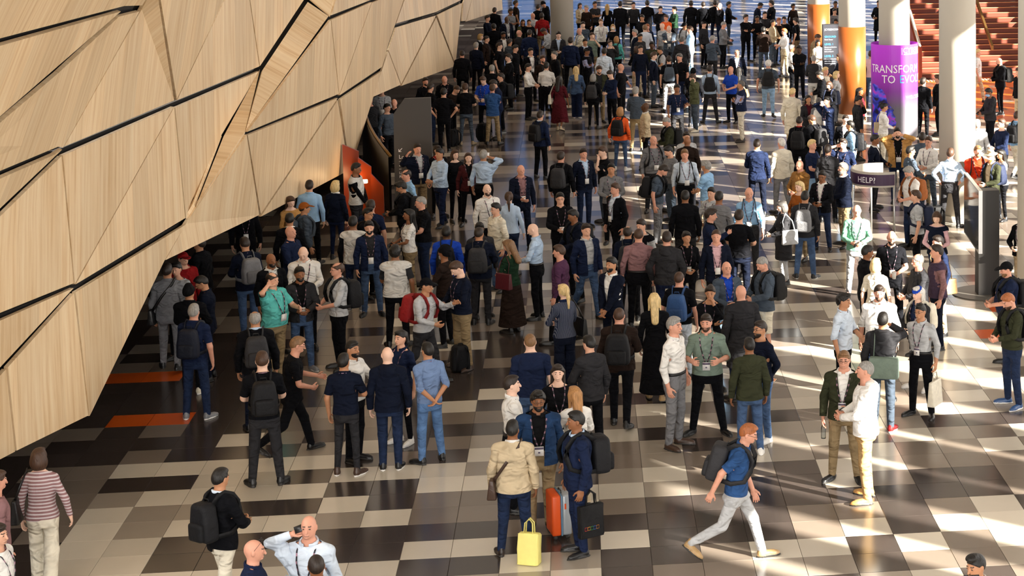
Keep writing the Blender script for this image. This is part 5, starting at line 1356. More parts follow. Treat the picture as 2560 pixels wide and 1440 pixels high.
# ------------------------------------------------------------------ people: description, x, y, height, facing, ...
PEOPLE = [
    ('a long black jacket beside the end of the timber wall', -3.76, 63.23, 1.78, 175, 'm', 'jacket:ink', 'slim:ink', 'buzz:hdark', 'k', 'dd', {}),
    ('dark navy jacket with grey hair near the timber wall end', -3.45, 65.93, 1.75, 150, 'm', 'jacket:dnavy', 'trousers:ink', 'short:hgrey', 'p', 'pd', {}),
    ('black with pale collar and blond bob beside the timber wall', -3.51, 70.0, 1.64, 80, 'f', 'blazer:ink/paleblue', 'trousers:ink', 'bob:hblond', 'p', 'dd', {}),
    ('dark brown open jacket beside the blond bob', -3.2, 68.11, 1.74, 70, 'm', 'open:dbrown/charcoal', 'trousers:ink', 'buzz:hdark', 'l', 'pd', {}),
    ('a long black coat, back turned, behind the blond bob', -3.09, 72.01, 1.8, 180, 'm', 'coat:ink', 'slim:ink', 'short:hblack', 't', 'dd', {}),
    ('dark navy jumper under the far tip of the timber wall', -3.5, 75.94, 1.76, 60, 'm', 'jumper:dnavy', 'trousers:ink', 'short:hdark', 'l', 'pp', {}),
    ('black t-shirt gesturing with a raised hand in the dark crowd', -2.65, 65.49, 1.78, 60, 'm', 'tee:ink', 'trousers:ink', 'quiff:hdark', 'p', 'gd', {}),
    ('dark jacket over white with black beard, far crowd', -2.66, 69.51, 1.74, 20, 'm', 'open:charcoal/white', 'trousers:ink', 'short:hblack', 'b', 'dd', {'beard': 'hblack'}),
    ('navy jacket over grey shirt with badge, shaved head', -2.75, 75.28, 1.76, 25, 'm', 'open:dnavy/lgrey', 'trousers:ink', 'none', 'd', 'dd', {'lan': 1}),
    ('grey t-shirt with folded arms behind the far crowd', -2.71, 78.34, 1.8, 40, 'm', 'tee:grey', 'trousers:ink', 'short:hdark', 'b', 'xx', {}),
    ('charcoal jacket with bald reddish head left of the lone column', -2.11, 69.69, 1.78, 110, 'm', 'jacket:charcoal', 'trousers:ink', 'none', 'k', 'dd', {}),
    ('broad navy jacket, back turned, left of the lone column', -1.74, 69.24, 1.82, 178, 'm', 'jacket:navy', 'trousers:navy', 'short:hdark', 't', 'dd', {'wide': 1.1, 'lan': 2}),
    ('black top facing out with tied black hair, far crowd', -1.88, 74.98, 1.66, 0, 'f', 'jumper:ink', 'slim:ink', 'bun:hblack', 't', 'dd', {}),
    ('olive jacket with long dark hair in the far crowd', -2.14, 75.5, 1.62, 10, 'f', 'open:olive/black', 'slim:ink', 'long:hdark', 't', 'dd', {}),
    ('light grey polo with bald head behind the black top', -1.77, 76.39, 1.78, 30, 'm', 'polo:lgrey', 'trousers:ink', 'none', 'k', 'dd', {}),
    ('dark red polo and khaki trousers, back turned', -1.4, 75.87, 1.82, 178, 'm', 'polo:red', 'trousers:khaki', 'short:hdark', 'b', 'dd', {}),
    ('dark brown t-shirt at the very back beyond the timber tip', -2.59, 82.17, 1.8, 100, 'm', 'tee:dbrown', 'trousers:ink', 'short:hdark', 't', 'dd', {}),
    ('black hooded top bending forward left of the lone column', -1.33, 82.85, 1.72, -60, 'm', 'hoodie:ink', 'slim:ink', 'beanie:black', 'l', 'pp', {'lean': 12, 'nod': 25}),
    ('pale jumper stooping forward by the lone column', -1.07, 71.71, 1.7, -70, 'm', 'jumper:lgrey', 'trousers:ink', 'short:hdark', 'b', 'pp', {'lean': 22, 'nod': 25}),
    ('charcoal suit over blue shirt in front of the lone column', -0.71, 68.79, 1.78, 0, 'm', 'blazer:charcoal/ltblue', 'trousers:charcoal', 'short:hdark', 'p', 'pp', {}),
    ('black polo facing sideways behind the gesturing black t-shirt', -2.12, 64.81, 1.76, 60, 'm', 'polo:ink', 'trousers:ink', 'short:hblack', 'l', 'dd', {}),
    ('black jacket looking sideways holding something, middle of dark crowd', -2.22, 61.88, 1.78, -80, 'm', 'jacket:ink/white', 'trousers:ink', 'short:hdark', 'p', 'pp', {}),
    ('slate blue jumper in the dark crowd', -2.37, 67.38, 1.7, 130, 'm', 'jumper:slate', 'trousers:ink', 'short:hdark', 't', 'dd', {}),
    ('black jacket with glasses and badge near the white shirts', -1.57, 63.53, 1.78, 20, 'm', 'open:ink/white', 'trousers:ink', 'short:hblack', 'l', 'dd', {'lan': 1, 'gl': 1}),
    ('brown jacket with brown beard behind the white shirts', -1.14, 61.3, 1.77, 25, 'm', 'open:dbrown/charcoal', 'trousers:ink', 'short:hbrown', 'k', 'pd', {'beard': 'hbrown'}),
    ('black jacket with cropped hair facing left of the navy suit', -0.79, 62.6, 1.76, -70, 'm', 'jacket:ink', 'trousers:ink', 'buzz:hsalt', 'p', 'dd', {}),
    ('navy suit jacket, back turned, right of the lone column', -0.29, 66.14, 1.84, 172, 'm', 'jacket:navy/white', 'trousers:ink', 'short:hdark', 'p', 'dd', {'wide': 1.1}),
    ('cream jacket with bald head beside the lone column', 0.05, 70.05, 1.78, -60, 'm', 'open:cream/lgrey', 'trousers:khaki', 'none', 'k', 'pp', {}),
    ('slate jumper just right of the lone column', 0.17, 72.75, 1.74, 10, 'm', 'jumper:slate', 'trousers:ink', 'short:hdark', 'p', 'dd', {}),
    ('navy blazer with badge right of the navy suit back', 0.21, 66.61, 1.74, 10, 'm', 'blazer:dnavy/paleblue', 'trousers:ink', 'short:hblack', 't', 'dd', {'lan': 1}),
    ('pale green t-shirt with hand at chin in the sun', 0.47, 68.43, 1.76, 30, 'm', 'tee:sage', 'trousers:khaki', 'short:hbrown', 'p', 'cd', {}),
    ('black vest over grey sleeves with cap and folded arms', 0.26, 63.66, 1.74, 60, 'm', 'vest:ink/lavender', 'trousers:ink', 'cap:black', 'b', 'xx', {'under': 'hblack'}),
    ('white polo with badge facing out, far middle', 0.85, 73.31, 1.78, 0, 'm', 'polo:white', 'trousers:ink', 'quiff:hlbrown', 'p', 'dd', {'lan': 1}),
    ('black top and white face mask with blond hair', 1.28, 72.62, 1.64, 0, 'f', 'jumper:ink', 'slim:ink', 'bob:hblond', 'p', 'dd', {'mask': 'white'}),
    ('pale blue shirt, back turned, far middle', 0.81, 63.06, 1.78, 180, 'm', 'shirt:paleblue', 'trousers:ink', 'short:hdark', 't', 'dd', {'lan': 2}),
    ('charcoal top with glasses and tied brown hair', 1.07, 66.68, 1.66, 30, 'f', 'jumper:charcoal', 'slim:ink', 'bun:hbrown', 'p', 'cd', {'gl': 1}),
    ('teal top with coppery hair lit by sun', 1.32, 67.99, 1.66, 165, 'f', 'jumper:teal', 'slim:ink', 'bob:hred', 'p', 'dd', {'bp': 'black', 'bpn': 'black'}),
    ('dark navy blazer with grey hair facing sideways, far middle', 1.99, 69.27, 1.76, -70, 'm', 'blazer:dnavy/white', 'trousers:ink', 'short:hgrey', 'k', 'dd', {}),
    ('dark t-shirt with bald head striding through the far middle', 1.25, 58.75, 1.76, 60, 'm', 'tee:ink', 'trousers:ink', 'none', 'k', 'pd', {}),
    ('dark olive jacket with long brown hair and beard', 0.58, 58.35, 1.76, 10, 'm', 'open:dolive/charcoal', 'trousers:khaki', 'full:hbrown', 'l', 'dd', {'beard': 'hbrown', 'nod': 15}),
    ('navy jumper looking down at a phone, far middle', 0.94, 57.37, 1.74, -50, 'm', 'jumper:navy', 'trousers:ink', 'short:hdark', 'p', 'pp', {'nod': 25}),
    ('black jacket with grey bobbed hair', 0.39, 57.17, 1.66, 170, 'f', 'jacket:ink', 'slim:ink', 'bob:hgrey', 'p', 'dd', {'bp': 'charcoal'}),
    ('black jacket and beige trousers with brown bob', 1.9, 64.57, 1.66, -150, 'f', 'jacket:ink', 'trousers:beige', 'bob:hbrown', 'p', 'pp', {}),
    ('dark navy jumper with glasses beside the beige trousers', 2.02, 63.87, 1.76, 20, 'm', 'jumper:dnavy', 'trousers:navy', 'short:hdark', 'l', 'dd', {'gl': 1}),
    ('dark olive shirt facing out, far middle', 2.44, 65.11, 1.74, 10, 'm', 'shirt:dolive', 'trousers:charcoal', 'short:hblack', 'd', 'dd', {}),
    ('pale blue striped jumper, back turned in the sun', 2.41, 70.62, 1.78, 178, 'm', 'jumper:paleblue', 'trousers:navy', 'short:hlbrown', 'p', 'dd', {'pat': 'stripe'}),
    ('navy jumper half hidden behind the striped jumper', 2.53, 71.36, 1.74, 20, 'm', 'jumper:navy', 'trousers:ink', 'short:hginger', 'k', 'dd', {}),
    ('light grey t-shirt with shaved head, far middle', 3.08, 71.21, 1.78, -40, 'm', 'tee:lgrey', 'trousers:lgrey', 'none', 'p', 'dd', {}),
    ('black hoodie before the bright far floor', 3.3, 78.09, 1.8, 10, 'm', 'hoodie:ink', 'slim:ink', 'short:hblack', 'l', 'pp', {}),
    ('orange t-shirt in the far middle', 3.39, 75.11, 1.72, -30, 'm', 'tee:orange', 'trousers:ink', 'short:hbrown', 'k', 'gd', {}),
    ('dark green jumper beside the orange t-shirt', 3.86, 78.22, 1.76, -60, 'm', 'jumper:dgreen', 'trousers:ink', 'short:hdark', 'l', 'pp', {}),
    ('slate suit over white with folded arms, sunlit face', 3.27, 70.29, 1.78, 0, 'm', 'open:slate/white', 'trousers:slate', 'none', 'p', 'xx', {'lan': 1, 'wide': 1.1}),
    ('black jacket standing tall at the back, back turned', 2.86, 80.39, 1.85, 178, 'm', 'jacket:ink', 'trousers:ink', 'short:hdark', 'p', 'dd', {}),
    ('black jumper behind the striped jumper', 2.46, 75.03, 1.76, -20, 'm', 'jumper:ink', 'trousers:ink', 'short:hdark', 't', 'dd', {}),
    ('grey jumper with dark cap looking down', 3.91, 71.4, 1.78, -30, 'm', 'jumper:lgrey', 'trousers:ink', 'cap:ink', 't', 'pp', {'bp': 'ink', 'under': 'hdark', 'nod': 20}),
    ('sky blue suit shining in the sun', 3.99, 69.43, 1.82, -80, 'm', 'jacket:skyblue/white', 'trousers:skyblue', 'short:hbrown', 'k', 'pd', {}),
    ('charcoal jacket, back turned, beside the sky blue suit', 3.5, 66.1, 1.78, 175, 'm', 'jacket:charcoal', 'slim:charcoal', 'buzz:hsalt', 'k', 'dd', {}),
    ('navy blazer and slate trousers facing sideways, far middle', 2.36, 61.57, 1.78, 80, 'm', 'blazer:dnavy/ltblue', 'trousers:slate', 'short:hbrown', 'p', 'pd', {}),
    ('grey t-shirt with black hair looking down, far middle', 2.7, 63.92, 1.7, -70, 'm', 'tee:lgrey', 'trousers:ink', 'short:hblack', 't', 'pd', {'bp': 'ink', 'nod': 15}),
    ('black t-shirt with pale grey trousers', 2.79, 60.39, 1.78, 178, 'm', 'tee:ink', 'trousers:lgrey', 'buzz:hdark', 'l', 'dd', {'bp': 'slate', 'lan': 2}),
    ('black polo with arms down beside the slate backpack', 3.16, 60.84, 1.8, -40, 'm', 'polo:ink', 'trousers:navy', 'short:hsalt', 'k', 'dd', {'wide': 1.1}),
    ('navy t-shirt with white badge and waving hand', 2.69, 53.62, 1.74, 10, 'm', 'tee:navy', 'trousers:charcoal', 'short:hblack', 'b', 'gd', {'lan': 1}),
    ('slate jumper and khaki trousers, back turned', 1.53, 52.84, 1.8, 170, 'm', 'jumper:slate', 'trousers:khaki', 'short:hgrey', 'p', 'pp', {}),
    ('beige blazer with bald head in profile', 1.67, 50.02, 1.74, -90, 'm', 'jacket:beige/white', 'trousers:ink', 'none', 'd', 'dd', {}),
    ('orange jacket and blue jeans', 1.02, 49.81, 1.68, 160, 'f', 'jacket:orange/indigo', 'slim:denim', 'bob:hred', 'p', 'od', {'bp': 'ink', 'shoes': 'white'}),
    ('dark olive jumper looking down at a black laptop', 2.15, 47.38, 1.74, -80, 'm', 'jumper:dolive', 'trousers:slate', 'buzz:hgrey', 'k', 'pp', {'nod': 28, 'bp': 'ink'}),
    ('navy padded jacket standing alone with phone', -1.01, 49.01, 1.74, 140, 'm', 'jacket:navy/paleblue', 'trousers:ink', 'short:hdark', 'l', 'pd', {'bp': 'ink', 'ph': 'L'}),
    ('white shirt and black trousers, hands together', -1.56, 59.46, 1.74, 70, 'm', 'tucked:white', 'trousers:ink', 'short:hblack', 'l', 'pp', {}),
    ('white shirt and black trousers, back turned', -1.01, 59.67, 1.74, 175, 'm', 'tucked:white', 'trousers:ink', 'short:hblack', 'l', 'pp', {}),
    ('burgundy dress with long black hair', -0.6, 56.91, 1.66, 165, 'f', 'dress:burgundy', 'trousers:ink', 'long:hblack', 'b', 'dd', {'walk': 0.6, 'bag': 'cream:L:shoulder', 'shoes': 'beige'}),
    ('denim jacket with fair hair walking away', -0.1, 59.4, 1.64, 178, 'f', 'jacket:denim', 'wide:navy', 'long:hfair', 'p', 'dd', {'walk': 0.4, 'shoes': 'white'}),
    ('black jumper with grey hair, back turned among the dark group', -2.65, 59.42, 1.72, 175, 'm', 'jumper:ink/white', 'trousers:ink', 'short:hgrey', 'p', 'pp', {}),
    ('black jacket looking down beside the navy suit pair', -2.29, 56.99, 1.76, -80, 'm', 'jacket:ink', 'slim:ink', 'short:hdark', 'l', 'pp', {'bp': 'ink', 'shoes': 'black/w'}),
    ('navy suit bent over a phone', -2.34, 55.67, 1.76, -85, 'm', 'jacket:navy', 'trousers:navy', 'short:hdark', 'l', 'pp', {'nod': 25, 'lean': 8}),
    ('blue blazer and khaki trousers, back turned', -2.45, 54.73, 1.72, 172, 'm', 'jacket:blue', 'trousers:khaki', 'short:hbrown', 'k', 'xx', {}),
    ('royal blue polo looking down at a phone', -2.75, 56.5, 1.76, -20, 'm', 'polo:royal', 'trousers:ink', 'short:hbrown', 'p', 'pp', {'nod': 28, 'ph': 'R', 'lan': 1}),
    ('black t-shirt and slate jeans, back turned', -3.19, 54.77, 1.76, 176, 'm', 'tee:ink', 'slim:slate', 'short:hbrown', 'p', 'pp', {'shoes': 'khaki'}),
    ('dark brown jumper leaning into the group', -3.61, 55.16, 1.7, 60, 'm', 'jumper:dbrown', 'trousers:ink', 'buzz:hbrown', 'l', 'pp', {'lean': 18, 'nod': 20}),
    ('black jacket with bald head facing the hands on hips back', -3.9, 56.88, 1.74, 0, 'm', 'jacket:ink', 'trousers:ink', 'none', 'k', 'dd', {'lan': 1, 'nod': 12}),
    ('black t-shirt with both hands on hips', -3.73, 53.63, 1.78, 178, 'm', 'tee:ink', 'trousers:ink', 'short:hblack', 'l', 'hh', {'shoes': 'black/w'}),
    ('black jacket with beard behind the charcoal sign', -4.44, 56.51, 1.74, 30, 'm', 'jacket:ink', 'trousers:ink', 'short:hdark', 'k', 'dd', {'beard': 'hdark'}),
    ('black t-shirt beside the top of the charcoal sign', -4.19, 55.08, 1.74, 120, 'm', 'tee:ink', 'trousers:indigo', 'short:hdark', 'l', 'dd', {'nod': 15}),
    ('black jumper with long blond hair at the very back', 1.22, 81.26, 1.66, 170, 'f', 'jumper:ink', 'slim:ink', 'long:hblond', 'p', 'dd', {}),
    ('charcoal t-shirt with folded arms at the very back', 0.7, 81.0, 1.8, 20, 'm', 'tee:charcoal', 'trousers:ink', 'short:hdark', 't', 'xx', {}),
    ('beige jacket just right of the column top', 0.09, 82.05, 1.66, 30, 'f', 'open:beige/white', 'slim:ink', 'long:hdark', 'l', 'pp', {}),
    ('brown jumper with grey hair at the very back', 0.34, 79.88, 1.74, -30, 'm', 'jumper:dbrown', 'trousers:ink', 'short:hgrey', 'k', 'dd', {}),
    ('broad black suit with white collar at the very back', 1.72, 79.88, 1.88, 178, 'm', 'jacket:ink/white', 'trousers:ink', 'short:hdark', 'p', 'dd', {'wide': 1.15}),
    ('charcoal jumper beside the broad black suit', 2.3, 80.55, 1.78, 20, 'm', 'jumper:charcoal', 'trousers:ink', 'short:hdark', 'l', 'dd', {}),
    ('black jacket just under the timber tip, back turned', -3.38, 79.43, 1.75, 160, 'm', 'jacket:ink', 'trousers:ink', 'short:hdark', 'l', 'dd', {}),
    ('black jacket and indigo jeans behind the red polo', -1.64, 80.46, 1.76, 150, 'm', 'jacket:ink', 'trousers:indigo', 'short:hdark', 'l', 'dd', {}),
    ('charcoal jumper behind the brown bob', 2.14, 67.87, 1.74, 40, 'm', 'jumper:charcoal', 'trousers:ink', 'short:hblack', 't', 'dd', {}),
    ('long black coat before the bright blue floor', 4.62, 79.55, 1.88, 175, 'm', 'coat:ink', 'trousers:ink', 'short:hdark', 'l', 'dd', {}),
    ('black jacket right behind the long black coat', 5.14, 79.79, 1.8, 190, 'm', 'jacket:ink', 'trousers:ink', 'short:hdark', 'l', 'dd', {}),
    ('charcoal jumper and black cap in profile', 4.66, 71.93, 1.76, 60, 'm', 'jumper:charcoal', 'trousers:ink', 'cap:black', 'l', 'dd', {'under': 'hdark'}),
    ('slate jumper with grey hair, back half turned', 4.58, 66.49, 1.76, 150, 'm', 'jumper:slate', 'trousers:charcoal', 'short:hgrey', 'k', 'pp', {}),
    ('grey jumper looking at a phone in profile', 5.33, 71.47, 1.76, 70, 'm', 'jumper:grey', 'trousers:ink', 'buzz:hgrey', 'k', 'pp', {'nod': 15, 'ph': 'L'}),
    ('black jacket with hand at mouth at the very back', 5.8, 79.4, 1.78, -60, 'm', 'jacket:ink', 'trousers:navy', 'none', 'k', 'cd', {}),
    ('black jacket and navy jeans, back turned, very back', 5.67, 80.37, 1.8, 170, 'm', 'jacket:ink', 'trousers:navy', 'short:hdark', 'l', 'dd', {}),
    ('black jacket and slate trousers near the dark back column', 6.2, 79.9, 1.78, 90, 'm', 'jacket:ink', 'trousers:slate', 'short:hblack', 't', 'pp', {}),
    ('navy blazer over pale blue, balding, walking in the open', 5.06, 61.93, 1.76, 0, 'm', 'blazer:dnavy/ltblue', 'trousers:navy', 'fringe:hgrey', 'k', 'dd', {'lan': 1}),
    ('royal blue polo with shaved head', 4.53, 57.67, 1.74, -40, 'm', 'polo:royal', 'trousers:ink', 'none', 'k', 'pp', {'lan': 2}),
    ('black jacket with long black hair beside the royal polo', 4.82, 58.25, 1.64, 170, 'f', 'jacket:ink', 'midskirt:ink', 'long:hblack', 't', 'dd', {'bag': 'tan:R:sling'}),
    ('navy vest over lavender sleeves and cream trousers', 4.51, 54.01, 1.75, -95, 'm', 'vest:navy/lavender', 'trousers:cream', 'buzz:hsalt', 't', 'xx', {'shoes': 'dbrown'}),
    ('light blue shirt and charcoal trousers, back turned', 3.9, 57.82, 1.76, 178, 'm', 'shirt:ltblue', 'trousers:charcoal', 'short:hdark', 'l', 'dd', {'bp': 'ink', 'stance': 7}),
    ('olive hoodie with hand to face', 3.32, 56.16, 1.72, -80, 'm', 'hoodie:olive', 'trousers:slate', 'short:hbrown', 'p', 'ed', {'nod': 20, 'shoes': 'cream'}),
    ('black jacket and dark cap behind the olive hoodie', 3.36, 57.11, 1.76, 170, 'm', 'jacket:ink', 'slim:ink', 'beanie:black', 'l', 'dd', {}),
    ('slate t-shirt and pale jeans with white hair walking away', 5.74, 58.6, 1.8, 178, 'm', 'tee:slate', 'trousers:ltdenim', 'full:hwhite', 'k', 'oo', {'bp': 'black', 'walk': 0.5, 'wide': 1.1}),
    ('black jumper with glasses and folded arms, back right', 6.34, 73.34, 1.84, 40, 'm', 'jumper:ink', 'trousers:ink', 'short:hdark', 'l', 'xx', {'gl': 1, 'wide': 1.1}),
    ('dark brown jacket and slate trousers, back turned', 6.63, 69.21, 1.76, 178, 'm', 'jacket:dbrown', 'trousers:slate', 'short:hblack', 'l', 'pp', {}),
    ('beige jumper behind the dark brown jacket', 7.24, 71.87, 1.76, 60, 'm', 'jumper:beige', 'trousers:slate', 'buzz:hdark', 't', 'pp', {}),
    ('white shirt and beige trousers with glasses pointing', 7.31, 68.48, 1.76, -60, 'm', 'tucked:white', 'trousers:beige', 'short:hginger', 'k', 'gp', {'gl': 1}),
    ('white shirt and black trousers with grey hair', 7.0, 63.38, 1.72, 90, 'm', 'tucked:white', 'trousers:ink', 'short:hgrey', 't', 'kk', {}),
    ('black suit with folded arms near the directory screen', 7.14, 62.36, 1.8, -20, 'm', 'blazer:ink/ink', 'trousers:ink', 'short:hblack', 'd', 'xx', {}),
    ('black t-shirt with bare arms left of the far sleeved column', 8.18, 72.49, 1.76, -110, 'm', 'tee:ink', 'trousers:khaki', 'short:hdark', 'l', 'dd', {}),
    ('black jumper with brown hair behind the white shirt', 7.82, 73.23, 1.74, -30, 'm', 'jumper:ink', 'trousers:ink', 'short:hdark', 'l', 'dd', {}),
    ('brown jumper with ginger hair behind the white shirt', 7.55, 72.72, 1.74, 20, 'm', 'jumper:dbrown', 'trousers:ink', 'short:hginger', 'k', 'dd', {}),
    ('dark navy jacket bending forward, back right', 7.33, 79.46, 1.78, 100, 'm', 'jacket:dnavy', 'trousers:ink', 'short:hblack', 't', 'pp', {'lean': 14, 'nod': 20}),
    ('broad black jacket, back right', 7.91, 79.17, 1.86, -100, 'm', 'jacket:ink', 'trousers:ink', 'short:hblack', 'l', 'pp', {'wide': 1.15}),
    ('brown jumper with curly black hair, back right', 8.89, 79.75, 1.66, 30, 'f', 'jumper:dbrown', 'slim:ink', 'full:hblack', 'b', 'dd', {}),
    ('black jumper between the folded arms and brown jacket', 6.83, 73.82, 1.74, 10, 'm', 'jumper:ink', 'trousers:ink', 'short:hdark', 'b', 'pp', {}),
    ('charcoal jumper in the dark back right group', 7.28, 75.45, 1.74, 20, 'm', 'jumper:charcoal', 'trousers:ink', 'short:hdark', 'l', 'pp', {}),
    ('khaki jumper leaning towards the directory screen', 8.17, 66.79, 1.74, 60, 'm', 'jumper:khaki', 'trousers:ink', 'short:hbrown', 't', 'pp', {'lean': 12, 'nod': 22}),
    ('cream top with long black hair before the directory screen', 8.16, 65.59, 1.64, 30, 'f', 'shirt:cream', 'slim:cream', 'long:hblack', 't', 'pp', {}),
    ('charcoal jumper and grey trousers, back turned, by the screen', 7.3, 59.76, 1.76, 176, 'm', 'jumper:charcoal', 'trousers:lgrey', 'buzz:hgrey', 'l', 'pd', {}),
    ('black jacket looking down below the directory screen', 7.08, 56.07, 1.74, -80, 'm', 'jacket:ink', 'trousers:ink', 'short:hblack', 'l', 'pp', {'nod': 25}),
    ('cream shirt with fair hair below the directory screen', 7.32, 57.19, 1.7, 60, 'm', 'shirt:cream', 'trousers:ink', 'short:hfair', 'k', 'dd', {}),
    ('grey jumper with fair bob beside the orange sleeve', 7.59, 56.68, 1.64, 80, 'f', 'jumper:lgrey', 'slim:ink', 'bob:hfair', 'p', 'dd', {}),
    ('black coat with brown bob looking down', 7.09, 54.25, 1.66, -30, 'f', 'coat:ink', 'slim:ink', 'bob:hbrown', 'p', 'pp', {'nod': 22, 'bp': 'navy'}),
    ('cream knee length coat with fair hair', 5.73, 51.9, 1.78, 165, 'm', 'coat:cream', 'trousers:beige', 'short:hfair', 'k', 'dd', {'walk': 0.3}),
    ('charcoal jacket over dark red with long black hair', 6.12, 51.46, 1.64, 20, 'f', 'open:charcoal/burgundy', 'slim:ink', 'long:hblack', 't', 'pp', {}),
    ('grey jumper and white trousers with tied hair', 6.34, 50.93, 1.64, 175, 'f', 'jumper:grey', 'slim:white', 'bun:hsalt', 'l', 'dd', {'bp': 'white'}),
    ('navy jumper drinking from a white cup', 6.52, 50.38, 1.74, -45, 'm', 'jumper:navy', 'trousers:navy', 'short:hblack', 'p', 'ue', {'lan': 1, 'cup': 'L'}),
    ('black jumper between the two sleeved columns, very back', 10.64, 79.61, 1.74, 20, 'm', 'jumper:ink', 'trousers:ink', 'short:hdark', 'b', 'dd', {}),
    ('grey jumper between the two sleeved columns', 10.2, 76.5, 1.72, 30, 'm', 'jumper:grey', 'trousers:ink', 'short:hdark', 'l', 'pp', {}),
    ('black jumper with only head showing above the directory screen', 9.65, 72.12, 1.72, -20, 'm', 'jumper:ink', 'trousers:ink', 'short:hblack', 't', 'dd', {}),
    ('dark navy jumper between directory screen and sunlit sleeve', 8.18, 60.28, 1.74, -70, 'm', 'jumper:dnavy', 'trousers:ink', 'short:hbrown', 't', 'pp', {}),
    ('long black coat and white collar beside the purple banner', 8.71, 59.1, 1.82, -70, 'm', 'coat:ink/white', 'trousers:ink', 'fringe:hgrey', 'p', 'pp', {}),
    ('pink plaid shirt, back turned, beside the banner', 9.28, 60.93, 1.74, 178, 'm', 'shirt:pink', 'trousers:denim', 'short:hbrown', 'k', 'dd', {'pat': 'plaid'}),
    ('dark red top with long black hair by the banner', 7.72, 52.77, 1.64, 60, 'f', 'jumper:burgundy', 'slim:ink', 'long:hblack', 'b', 'dd', {}),
    ('charcoal suit jacket with dark hair, back half turned', 7.32, 50.43, 1.74, 100, 'm', 'jacket:charcoal', 'trousers:charcoal', 'short:hblack', 't', 'cd', {'nod': 15}),
    ('bright white top with tied black hair before the banner', 7.86, 49.49, 1.66, 100, 'f', 'shirt:white', 'slim:cream', 'bun:hblack', 't', 'pp', {'bag': 'beige:L:shoulder'}),
    ('black jacket with red collar, back turned', 5.32, 46.57, 1.78, 172, 'm', 'jacket:ink/red', 'slim:ink', 'buzz:hdark', 'k', 'dd', {'bp': 'ink'}),
    ('black jacket looking down beside the red collar', 5.72, 47.0, 1.76, -140, 'm', 'jacket:ink', 'slim:ink', 'short:hbrown', 't', 'pp', {'nod': 28, 'bp': 'charcoal'}),
    ('black jacket over white with badge, sunlit face', 6.51, 46.95, 1.74, 0, 'm', 'open:ink/white', 'trousers:ink', 'short:hdark', 'p', 'dd', {'lan': 1}),
    ('sky blue shirt with black hair in profile', 6.53, 46.2, 1.7, -90, 'm', 'shirt:skyblue', 'trousers:slate', 'short:hblack', 't', 'dd', {'bp': 'ink'}),
    ('navy t-shirt and pale jeans with fair hair', 5.19, 42.95, 1.78, 60, 'm', 'tee:navy', 'trousers:ltdenim', 'short:hfair', 'k', 'pp', {'ph': 'L'}),
    ('navy t-shirt with badge and raised hand, pale jeans', 5.89, 42.88, 1.8, -25, 'm', 'tee:navy', 'trousers:ltdenim', 'quiff:hdark', 'k', 'de', {'lan': 1, 'wide': 1.1}),
    ('charcoal jacket, back turned, behind the navy blazer', 5.47, 42.28, 1.76, 170, 'm', 'jacket:charcoal', 'trousers:ink', 'short:hdark', 'l', 'dd', {'lan': 2}),
    ('coffee brown shirt with bald head and phone', 4.64, 40.53, 1.74, -40, 'm', 'shirt:coffee', 'trousers:ink', 'none', 'k', 'pp', {'gl': 1, 'ph': 'R', 'nod': 18, 'belly': 0.05}),
    ('black blazer over white beside the grey bearded blazer', 4.95, 39.34, 1.7, -20, 'm', 'blazer:ink/white', 'trousers:indigo', 'short:hblack', 'b', 'pp', {'gl': 1, 'lan': 1}),
    ('dark navy blazer with grey beard and khaki trousers', 5.45, 39.65, 1.8, -75, 'm', 'jacket:dnavy/white', 'trousers:khaki', 'short:hgrey', 'k', 'pp', {'beard': 'hgrey', 'gl': 1, 'belly': 0.05, 'wide': 1.1}),
    ('navy blazer in profile below the banner', 6.71, 43.59, 1.76, 80, 'm', 'blazer:dnavy/white', 'trousers:charcoal', 'short:hblack', 'b', 'pd', {'ph': 'L'}),
    ('navy suit walking away in the open', 3.96, 43.23, 1.78, 176, 'm', 'jacket:navy/white', 'trousers:dnavy', 'short:hdark', 't', 'pd', {'walk': 0.3}),
    ('cream jacket and grey trousers with white hair', 4.53, 43.36, 1.76, -150, 'm', 'jacket:cream/white', 'trousers:grey', 'short:hwhite', 'k', 'dd', {'walk': 0.3}),
    ('pale grey jumper hidden behind the brown jacket', 2.47, 45.03, 1.72, 20, 'm', 'jumper:lgrey', 'trousers:ink', 'short:hdark', 'l', 'dd', {}),
    ('brown jacket with bald dark head, back turned', 2.43, 44.04, 1.76, 170, 'm', 'jacket:dbrown', 'trousers:ink', 'none', 'b', 'dd', {}),
    ('pale blue shirt with badge and backpack straps', 2.27, 42.09, 1.78, 10, 'm', 'tucked:paleblue', 'trousers:ink', 'short:hlbrown', 'k', 'dd', {'lan': 1, 'wide': 1.1, 'belly': 0.05, 'bp': 'ink'}),
    ('sky blue t-shirt with grey hair talking to the badge wearer', 2.65, 40.72, 1.74, -120, 'm', 'tee:skyblue', 'trousers:beige', 'full:hgrey', 't', 'pp', {}),
    ('white polo beside the thick sunlit column', 12.7, 60.6, 1.78, 90, 'm', 'polo:white', 'trousers:beige', 'short:hfair', 'k', 'dd', {'walk': 0.7}),
    ('black jacket with beard before the stairs', 12.85, 57.95, 1.78, -70, 'm', 'jacket:ink', 'slim:ink', 'none', 'k', 'pp', {'beard': 'hdark', 'bp': 'black', 'nod': 22, 'shoes': 'black/w'}),
    ('charcoal hoodie with blue face mask', 11.11, 51.36, 1.74, -70, 'm', 'hoodie:charcoal', 'trousers:ink', 'short:hblack', 'b', 'pp', {'mask': 'skyblue', 'nod': 20, 'ph': 'R', 'wide': 1.1}),
    ('black jacket and beige trousers at the picture edge by the stairs', 12.88, 55.5, 1.76, -60, 'm', 'jacket:ink', 'trousers:beige', 'short:hbrown', 'l', 'dd', {}),
